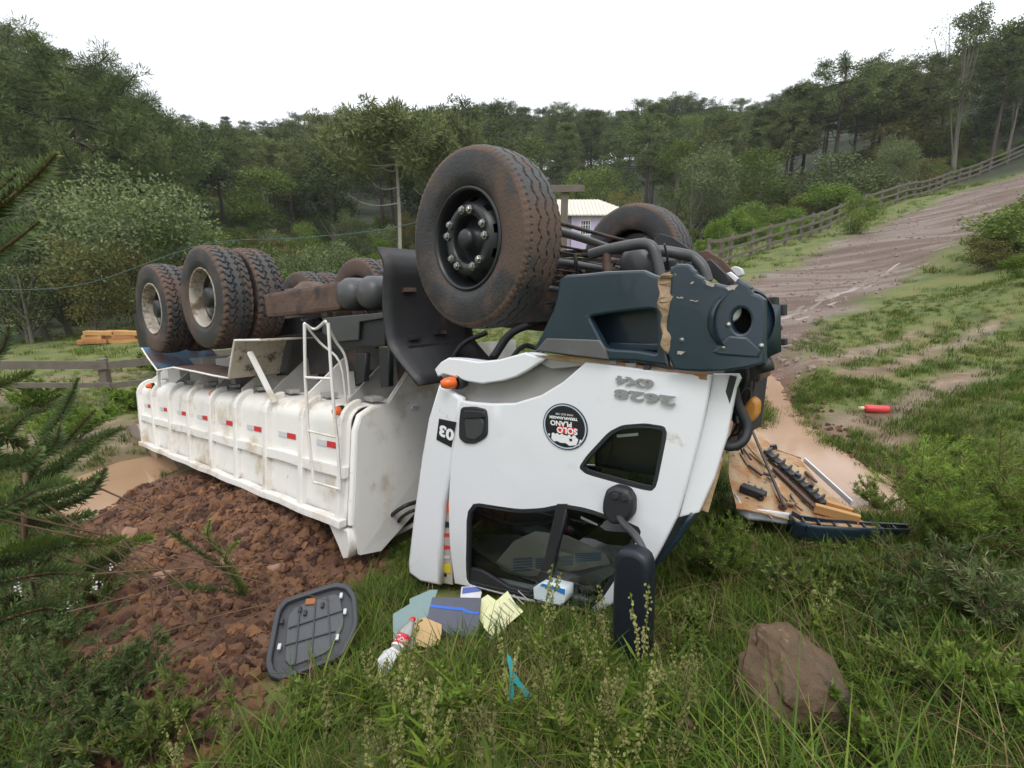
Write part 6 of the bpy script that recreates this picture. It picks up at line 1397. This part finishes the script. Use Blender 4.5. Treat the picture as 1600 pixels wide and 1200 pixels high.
# broad-leaved weeds pressed among the grass
def rosette(seed, n, L_, m):
    r = np.random.default_rng(seed); a = np.arange(n)*2.4+r.random(n)*.5; D = np.stack([np.cos(a), np.sin(a), r.uniform(.15, 1.1, n)], 1); C = np.stack([np.cos(a)*.006, np.sin(a)*.006, r.uniform(0, .05, n)], 1)
    V, F, T = diamonds(C, D, L_*r.uniform(.6, 1.1, n), L_*.42, r, r.random(n)); return mesh_np('weed_leaves', V, F, m, tint=T)
ro_ = [rosette(1, 9, .085, m_leafm), rosette(2, 12, .06, m_leafb), rosette(3, 8, .10, m_leafd), rosette(4, 14, .045, m_leafo)]
grass('broad_weeds', 1500, .9, 4.2, ro_, [.35, .3, .2, .15], .5, 1.0, 1.1, .6)
# fallen straw lying flat
st_ = blades(10, .3, .12, 2.6, .006, m_dry, 4, 41, .5); grass('straw', 260, 1.0, 3.4, [st_], [1], .3, .65, 1.0, extra=clear)
# ------------------------------------------------------------------ weeds with seed heads
def weed(seed, h=.5, stems=4, leafy=True):
    r = np.random.default_rng(seed); V = []; F = []; T = []; mi = []
    def add(v, f, t, m):
        o = len(V); V.extend(v); F.extend([tuple(i+o for i in q) for q in f]); T.extend(t); mi.extend([m]*len(f))
    for s in range(stems):
        a = r.random()*6.28; ln = r.uniform(.05, .35); hh = h*r.uniform(.7, 1.15); P = [np.array((math.cos(a)*ln*hh*f**1.6, math.sin(a)*ln*hh*f**1.6, hh*f)) for f in np.linspace(0, 1, 8)]
        for p, q in zip(P[:-1], P[1:]):
            for d in ((.0018, 0, 0), (0, .0018, 0)):
                d = np.array(d); add([p-d, p+d, q+d, q-d], [(0, 1, 2, 3)], [.3]*4, 0)
        for k in range(int(34*hh/.4)):
            f = r.uniform(.45, 1); i = min(int(f*7), 6); p = P[i]+(P[i+1]-P[i])*(f*7-i); d = r.normal(size=3); d /= np.linalg.norm(d); u = np.cross(d, (0, 0, 1)); u /= np.linalg.norm(u)+1e-6; c = p+d*r.uniform(.004, .016); z = r.uniform(.004, .0075); w = np.cross(u, d)
            add([c-u*z, c+w*z*1.3, c+u*z, c-w*z*1.3], [(0, 1, 2, 3)], [r.random()]*4, 1); add([c-d*z, c+w*z*1.3, c+d*z, c-w*z*1.3], [(0, 1, 2, 3)], [r.random()]*4, 1)
        for k in range(6 if leafy else 0):
            f = r.uniform(.05, .6); i = min(int(f*7), 6); p = P[i]; b = r.random()*6.28; L_ = r.uniform(.05, .10); d = np.array((math.cos(b), math.sin(b), r.uniform(.2, .8))); u = np.array((-math.sin(b), math.cos(b), 0))*.007
            add([p, p+d*L_*.5+u, p+d*L_, p+d*L_*.5-u], [(0, 1, 2, 3)], [r.random()]*4, 0)
    me = mesh_np('weed', V, F, m_grass, tint=T); me.materials.append(m_seed); me.polygons.foreach_set('material_index', np.array(mi, np.int32)); return me
wd = [weed(s, h, n) for s, h, n in ((1, .42, 2), (2, .34, 2), (3, .46, 3), (4, .28, 3))]
def reg_weed(N_):
    px = np.concatenate([NP.uniform(560, 1080, N_*2), NP.uniform(250, 640, N_//4), NP.uniform(1050, 1450, N_//3)]); py = np.concatenate([NP.uniform(990, 1290, N_*2), NP.uniform(1080, 1280, N_//4), NP.uniform(980, 1260, N_//3)])
    NP.shuffle(px[:N_*2]); P = np.array([onz(a, b, .02)[:2] for a, b in zip(px, py)]); x, y = P[:, 0], P[:, 1]
    a = keep(x, y) & clear(x, y)
    a &= NP.random(len(x)) < .55; return x[a], y[a]
gscatter('seed_weeds', 40, reg_weed, wd, .7, 1.1, .12)
# ------------------------------------------------------------------ shrubs with fine leaves
def fine_shrub(name, base, h, spread, label, m, stems=12, leaf=.028, lw=.006, per=70, seed=0, twigs=5, group=None, m_tip=None, cat='shrub', dirv=(0, 0)):
    r = np.random.default_rng(seed); t = thing(name, base, label, cat, group); sb = MB(); C = []; D = []; T = []
    for s in range(stems):
        a = r.random()*6.283; out = spread*math.sqrt(r.random()); hh = h*r.uniform(.6, 1.05)*(1-.25*(out/max(spread, .01)))
        tip = np.array((math.cos(a)*out+dirv[0]*hh, math.sin(a)*out+dirv[1]*hh, hh)); P = smooth_path([np.zeros(3), tip*.4+(0, 0, .12*hh), tip], 6)
        sb.tube(P, list(np.linspace(.006, .0015, len(P))), 5, cap=False)
        lines = [P[len(P)//4:]]
        for k in range(twigs):
            i = int(r.integers(len(P)//4, len(P)-1)); d = r.normal(size=3); d[2] = abs(d[2])*.8+.35; d /= np.linalg.norm(d); L_ = hh*r.uniform(.18, .42)
            Q = smooth_path([P[i], P[i]+d*L_*.5, P[i]+d*L_+(0, 0, .1*L_)], 4); sb.tube(Q, list(np.linspace(.003, .001, len(Q))), 4, cap=False); lines.append(Q)
        tt = r.random()
        for ln in lines:
            ln = np.array(ln); n = per if ln is lines[0] else int(per*.7); f = r.random(n)**.8*(len(ln)-1.001); i = f.astype(int); p = ln[i]+(ln[i+1]-ln[i])*(f-i)[:, None]; ax = ln[i+1]-ln[i]; ax = ax/(np.linalg.norm(ax, axis=1, keepdims=True)+1e-9)
            q = r.normal(size=(n, 3)); q -= ax*(q*ax).sum(1, keepdims=True); q /= np.linalg.norm(q, axis=1, keepdims=True)
            C.append(p); D.append(ax*.8+q*.75); T.append(np.clip(.45*tt+.25*r.random(n)+.35*f/len(ln), 0, 1))
    C = np.concatenate(C); D = np.concatenate(D); T = np.concatenate(T); V, F, T = diamonds(C, D, leaf*r.uniform(.6, 1.2, len(C)), lw, r, T)
    sb.build('stems', m_twig, t); link('foliage', mesh_np('foliage', V, F, m, tint=T), t); return t
def sh(px, py, *a, **k): return fine_shrub('shrub', ground(px, py), *a, **k)
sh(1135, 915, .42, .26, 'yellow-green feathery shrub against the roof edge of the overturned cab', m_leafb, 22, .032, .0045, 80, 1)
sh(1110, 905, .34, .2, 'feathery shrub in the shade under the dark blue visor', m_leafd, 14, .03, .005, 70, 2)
sh(1262, 950, .20, .26, 'dark small-leaved shrub below the rim of the torn panel', m_leafm, 14, .03, .010, 46, 3, 4)
sh(1345, 945, .20, .26, 'small-leaved shrub under the far end of the torn panel', m_leafm, 14, .028, .010, 46, 4, 4)
sh(1490, 880, .50, .34, 'dense bright shrub just past the end of the torn panel', m_leafb, 26, .036, .005, 85, 5)
sh(1500, 850, .62, .5, 'largest fine-leaved shrub beside the pale puddle', m_leafb, 30, .036, .005, 85, 6)
sh(1585, 845, .62, .5, 'fine-leaved shrub at the picture edge beside the largest one', m_leafm, 28, .036, .005, 85, 7)
sh(1372, 800, .30, .26, 'loose shrub at the water edge behind the torn panel', m_leafm, 14, .034, .005, 75, 8)
sh(1450, 765, .42, .36, 'bright shrub on the far side of the pale puddle', m_leafb, 24, .036, .005, 80, 9)
sh(1545, 765, .46, .45, 'bright shrub on the field edge behind the largest one', m_leafb, 24, .036, .005, 80, 10)
sh(1480, 960, .45, .38, 'dark twiggy shrub between the boulder and the bright shrubs', m_leafd, 18, .034, .006, 60, 11)
sh(1580, 1000, .40, .36, 'grey-green trailing shrub in the lower corner by the bright shrubs', m_leafg, 16, .045, .006, 55, 12)
sh(1390, 985, .22, .3, 'low dark shrub behind the boulder', m_leafd, 14, .03, .008, 50, 13)
sh(1215, 920, .17, .2, 'dark shrub between feathery shrub and the torn panel', m_leafd, 12, .03, .006, 60, 16)
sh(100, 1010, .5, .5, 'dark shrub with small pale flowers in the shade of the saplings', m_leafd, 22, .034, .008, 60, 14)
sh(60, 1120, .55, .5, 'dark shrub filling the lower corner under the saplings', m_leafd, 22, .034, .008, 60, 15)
sh(190, 1110, .22, .3, 'low leafy shrub at the edge of the red soil beneath the twigs', m_leafm, 14, .03, .010, 44, 17)
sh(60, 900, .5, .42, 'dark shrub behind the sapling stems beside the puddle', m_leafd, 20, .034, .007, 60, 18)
sh(150, 1180, .42, .4, 'dark shrub low in the corner below the bare twigs', m_leafd, 26, .034, .008, 60, 31)
sh(240, 1200, .28, .34, 'mid green shrub at the corner of the red soil below the twigs', m_leafm, 18, .03, .008, 56, 32)
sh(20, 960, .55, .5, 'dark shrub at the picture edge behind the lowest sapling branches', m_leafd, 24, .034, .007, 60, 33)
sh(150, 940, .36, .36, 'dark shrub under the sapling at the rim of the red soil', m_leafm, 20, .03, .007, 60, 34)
sh(1430, 1080, .20, .24, 'leafy weed clump in the grass on the far side of the boulder', m_leafm, 14, .03, .012, 44, 41, 4)
sh(1545, 1120, .24, .28, 'fresh leafy weed clump near the lower corner of the field', m_leafb, 16, .034, .010, 50, 42, 4)
sh(1100, 1010, .18, .22, 'low leafy weed clump between the mirror and the boulder', m_leafm, 13, .028, .011, 44, 43, 4)
sh(1345, 1175, .17, .22, 'weed clump in front of the boulder nose', m_leafb, 13, .03, .011, 40, 44, 4)
sh(900, 1060, .17, .2, 'weed clump in the grass in front of the mirror', m_leafm, 12, .03, .012, 40, 45, 4)
sh(700, 1120, .17, .22, 'weed clump in the grass below the torn teal strip', m_leafb, 12, .032, .011, 40, 46, 4)
sh(480, 1130, .18, .24, 'weed clump in the grass in front of the door trim panel', m_leafm, 13, .03, .011, 42, 47, 4)
sh(575, 868, .26, .16, 'sparse twiggy shrub in front of the leg of the dump body', m_leafo, 9, .014, .006, 14, 19, 5)
for q, lab in (((210, 640), 'bright weedy shrub at the foot of the leaning fence post'), ((120, 690), 'bright weedy shrub near the tan puddle'), ((250, 585), 'green weedy shrub behind the rear corner of the dump body'), ((60, 640), 'weedy shrub in front of the grey fence')):
    sh(*q, .55, .7, lab, m_leafb, 22, .07, .02, 60, q[0], 4)
# ------------------------------------------------------------------ young araucarias with stiff leaves
def needle_branch(name, path, m, parent, L_=.045, w=.0085, per_cm=1.5, seed=0, base=None):
    r = np.random.default_rng(seed); P = np.array(smooth_path(path, 8)); sl_ = np.linalg.norm(np.diff(P, axis=0), axis=1); tot = sl_.sum(); n = int(tot*100*per_cm)
    cum = np.concatenate([[0], np.cumsum(sl_)]); s = np.sort(r.random(n))*tot; i = np.clip(np.searchsorted(cum, s)-1, 0, len(P)-2); f = ((s-cum[i])/sl_[i])[:, None]; p = P[i]*(1-f)+P[i+1]*f; ax = (P[i+1]-P[i])/sl_[i][:, None]
    th = np.arange(n)*2.4; u = np.cross(ax, (0, 0, 1.)); u /= np.linalg.norm(u, axis=1, keepdims=True)+1e-9; v = np.cross(u, ax)
    d = ax*.55+u*np.cos(th)[:, None]+v*(np.sin(th)[:, None]*.7+.12); d /= np.linalg.norm(d, axis=1, keepdims=True); tipf = np.clip((tot-s)/(.16*tot), .35, 1)
    side = np.cross(d, ax); side /= np.linalg.norm(side, axis=1, keepdims=True)+1e-9; l = (L_*r.uniform(.8, 1.15, n)*tipf)[:, None]; ww = w*.5
    V = np.stack([p-side*ww*.5, p+side*ww*.5, p+d*l*.4+side*ww, p+d*l*.4-side*ww, p+d*l+side*.0004, p+d*l-side*.0004], 1).reshape(-1, 3)
    o = np.arange(n)[:, None]*6; F = np.concatenate([o+[0, 1, 2, 3], o+[3, 2, 4, 5]]); tint = np.repeat(np.clip(r.random(n)*.5+.55*(s/tot)**3, 0, 1), 6)
    b = link(name, mesh_np(name, V, F, m, tint=tint), parent); st = MB().tube(P, list(np.linspace(.007, .003, len(P))), 6).build('stem', m_twig, b); return b
def sapling(base_px, Yb, label, branches, m=m_sap, L_=.045, trunk=None):
    """branches: lists of (px, py, Y)"""
    g = at(*base_px, Yb) if Yb else ground(*base_px); g = np.array((g[0], g[1], G1(g[0], g[1]))); t = thing('araucaria_sapling', g, label, 'sapling')
    if trunk: MB().tube(smooth_path([np.zeros(3)]+[at(*q)-g for q in trunk], 5), .011, 7).build('trunk', m_twig, t)
    for k, b in enumerate(branches):
        mm_ = b[1] if isinstance(b, tuple) else m; pts = b[0] if isinstance(b, tuple) else b
        needle_branch('branch', [at(*q)-g for q in pts], mm_, t, L_*1.1, L_*.21, 6.5, len(pts)*7+k)
    return t
sapling((-120, 900), 1.35, 'tall araucaria sapling reaching in from the picture edge with bright tips', [([(-150, 420, 1.4), (-40, 350, 1.42), (40, 290, 1.45), (88, 240, 1.45)], m_sapb), [(-160, 470, 1.3), (-60, 430, 1.32), (10, 385, 1.34), (62, 345, 1.34)], [(-160, 380, 1.4), (-80, 330, 1.5), (-10, 300, 1.5), (30, 268, 1.5)], [(-140, 520, 1.3), (-60, 440, 1.4), (0, 330, 1.45), (20, 290, 1.45)]], trunk=[(-140, 700, 1.35), (-150, 420, 1.38)])
sapling((60, 960), None, 'dark araucaria sapling with spread branches beside the tan puddle', [([(40, 760, 2.3), (70, 690, 2.25), (105, 630, 2.2), (122, 590, 2.2)], m_sap), [(-60, 760, 2.2), (0, 690, 2.2), (40, 650, 2.2), (75, 640, 2.2)], ([(-80, 640, 2.4), (-20, 610, 2.4), (30, 590, 2.4), (52, 580, 2.4)], m_sapb), ([(20, 780, 2.0), (80, 740, 2.0), (150, 690, 1.95), (192, 668, 1.95)], m_sap), [(-40, 820, 1.9), (40, 790, 1.9), (110, 770, 1.9), (150, 745, 1.9)], [(-60, 700, 2.0), (20, 720, 2.0), (80, 700, 2.0), (95, 660, 2.0)], ([(10, 860, 1.9), (90, 850, 1.85), (160, 850, 1.85), (196, 838, 1.85)], m_sapb), [(-50, 880, 1.8), (20, 880, 1.8), (70, 860, 1.8), (110, 850, 1.8)], ([(0, 800, 2.1), (60, 820, 2.1), (120, 810, 2.1), (150, 800, 2.1)], m_sap), [(-60, 590, 2.3), (-10, 560, 2.3), (10, 530, 2.3), (14, 500, 2.3)], [(-70, 830, 1.7), (10, 790, 1.72), (70, 760, 1.75), (118, 752, 1.75)], [(-70, 740, 1.9), (-10, 730, 1.9), (40, 720, 1.9), (66, 700, 1.9)], [(-60, 930, 1.6), (20, 905, 1.62), (90, 895, 1.65), (140, 900, 1.65)], [(-80, 680, 1.8), (-20, 670, 1.8), (20, 690, 1.8), (44, 700, 1.8)], [(60, 800, 2.2), (100, 790, 2.2), (140, 770, 2.2), (166, 730, 2.2)], ([(40, 720, 2.3), (90, 700, 2.3), (130, 660, 2.3), (150, 640, 2.3)], m_sapb), [(-40, 985, 1.55), (30, 960, 1.58), (80, 950, 1.6), (110, 965, 1.6)]], trunk=[(40, 840, 2.1), (40, 740, 2.25)])
sapling((385, 945), None, 'small araucaria sapling pushed over on the red soil heap', [([(385, 930, 2.75), (350, 890, 2.75), (300, 855, 2.72), (258, 825, 2.7)], m_sap), ([(385, 930, 2.75), (350, 870, 2.78), (325, 840, 2.8), (328, 812, 2.8)], m_sapb), ([(385, 930, 2.75), (365, 900, 2.7), (352, 870, 2.7), (372, 846, 2.7)], m_sapb), [(385, 930, 2.75), (340, 920, 2.7), (290, 915, 2.7), (262, 905, 2.7)]], L_=.038)
sapling((250, 800), None, 'thin araucaria sapling between the tan puddle and the soil heap', [([(150, 880, 2.1), (185, 858, 2.1), (215, 845, 2.1), (240, 840, 2.1)], m_sapb), [(120, 900, 2.0), (160, 880, 2.0), (190, 870, 2.0), (205, 850, 2.0)]], L_=.04)
# bare twigs leaning over the soil
tg = thing('dead_bush', ground(180, 1050), 'bare brown bush whose long twigs lean across the red soil', 'bush'); r = random.Random(4); g = np.array(tg.location)
for k, (a, b, c, Y0, Y1) in enumerate([((0, 798), (220, 850), (440, 905), 1.75, 2.3), ((0, 812), (250, 868), (520, 940), 1.75, 2.2), ((60, 780), (220, 890), (330, 1000), 1.9, 2.0), ((100, 830), (240, 920), (330, 990), 1.9, 2.0), ((30, 905), (250, 890), (430, 882), 1.8, 2.1), ((60, 1090), (250, 990), (470, 930), 1.7, 2.2), ((110, 1120), (290, 1010), (440, 945), 1.7, 2.2), ((40, 850), (200, 900), (310, 890), 1.9, 2.1), ((150, 760), (300, 830), (400, 905), 2.2, 2.3), ((90, 960), (210, 930), (310, 900), 1.8, 2.0), ((170, 820), (230, 900), (240, 1020), 1.9, 1.9), ((220, 870), (290, 920), (350, 1010), 1.9, 2.0)]):
    P = smooth_path([at(*a, Y0)-g, at(*b, (Y0+Y1)/2)-g, at(*c, Y1)-g], 8); MB().tube(P, list(np.linspace(.0045, .0015, len(P))), 5).build('twig', m_twig, tg)
    for j in range(3):
        i = r.randint(3, len(P)-3); d = np.array((r.uniform(-.1, .1), r.uniform(-.08, .08), r.uniform(-.02, .14))); MB().tube([P[i], P[i]+d*.6, P[i]+d], [.002, .0015, .001], 4).build('twig', m_twig, tg)
# pale flowers among the dark shrubs
def reg_fl(N_):
    px = NP.uniform(20, 200, N_); py = NP.uniform(960, 1080, N_); P = np.array([ground(a, b)[:2] for a, b in zip(px, py)]); return P[:, 0], P[:, 1]
V, F, T = diamonds(np.tile((0, 0, .38), (8, 1))+NP.normal(size=(8, 3))*.02, NP.normal(size=(8, 3)), .014, .012, NP, np.ones(8)); fl = mesh_np('flower', V, F, mat('pale_pink_petal', (.62, .52, .60), .6))
gscatter('small_flowers', 9, reg_fl, [fl], .8, 1.15, .05)
# ------------------------------------------------------------------ clods of soil, gravel
def lump(seed, m, ir=.65):
    bm = bmesh.new(); bmesh.ops.create_icosphere(bm, subdivisions=2, radius=1); r = np.random.default_rng(seed)
    for v in bm.verts: v.co *= 1+ir*mnoise.fractal(v.co*1.3+Vector((seed*3, 0, 0)), 1, 2, 3)+.08*r.normal()
    [v.co.__imul__(1) for v in bm.verts]; me = bpy.data.meshes.new('lump'); bm.to_mesh(me); bm.free(); me.materials.append(m); return me
m_clod2 = mat('ochre_soil_clod', (.27, .13, .06), .9, var=.4, scale=5, bump=.5, bscale=30); m_clod3 = mat('dark_soil_clod', (.085, .038, .022), .9, var=.4, scale=5, bump=.5, bscale=30)
cl = [lump(1, m_clod), lump(2, m_clod), lump(3, m_clod2), lump(4, m_clod3), lump(5, m_clod3)]
def reg_soil(N_):
    x = NP.uniform(-5.4, -.4, N_*3); y = NP.uniform(1.0, 6.3, N_*3); a = poly_dist(x, y, SOIL)+fbm(x, y, .8, 91, 3)*.3 < .04; a &= poly_dist(x, y, PUD_L) > .05; a &= NP.random(N_*3) < .5+fbm(x, y, .5, 66, 3); return x[a][:N_], y[a][:N_]
def sized(name, N_, reg, protos, s, pw, probs=None):
    x, y = reg(N_); n = len(x); sc = s[0]+(s[1]-s[0])*NP.random(n)**pw
    scatter(name, np.stack([x, y, gz(x, y)-sc*.05], 1), NP.uniform(0, 6.28, (n, 3)), sc, protos, NP.choice(len(protos), n, p=probs))
sized('soil_clods', 20000, reg_soil, cl, (.005, .052), 7, [.25, .25, .08, .21, .21])
def reg_mud(N_):
    x = NP.uniform(2.2, 6.5, N_*6); y = NP.uniform(3.5, 8, N_*6); d = poly_dist(x, y, PUD_R); a = (d > .02) & (d < .45+.2*fbm(x, y, .6, 3)); return x[a][:N_], y[a][:N_]
sized('mud_clods', 700, reg_mud, cl[3:]+[cl[0]], (.006, .04), 4)
gr = [lump(7, m_pebble), lump(8, m_pebble), lump(9, m_pebble)]
def reg_road(N_):
    x = NP.uniform(2, 40, N_*6); y = NP.uniform(7, 40, N_*6); a = poly_dist(x, y, ROAD)+fbm(x, y, 1.5, 3)*.8 < .3; a &= NP.random(N_*6) < (10/np.hypot(x, y))**1.4; return x[a][:N_], y[a][:N_]
sized('road_stones', 7000, reg_road, gr, (.012, .07), 4)
# ------------------------------------------------------------------ haze over the valley
zlo = float(GZ.min())-1.0; zhi = max(float(GZ.max())+18, 80)
mb = MB(); mb.box((0, 125, (zlo+zhi)/2), (620, 360, zhi-zlo)); hz = mb.build('haze', None) if False else None
hm = bpy.data.materials.new('valley_haze'); hm.use_nodes = True; hn = hm.node_tree; hn.nodes.remove(hn.nodes['Principled BSDF'])
pv = hn.nodes.new('ShaderNodeVolumePrincipled'); pv.inputs['Color'].default_value = (.93, .95, 1, 1); pv.inputs['Density'].default_value = .0004
hn.links.new(pv.outputs[0], hn.nodes['Material Output'].inputs['Volume'])
hz = mb.build('haze', hm); hz['kind'] = 'stuff'
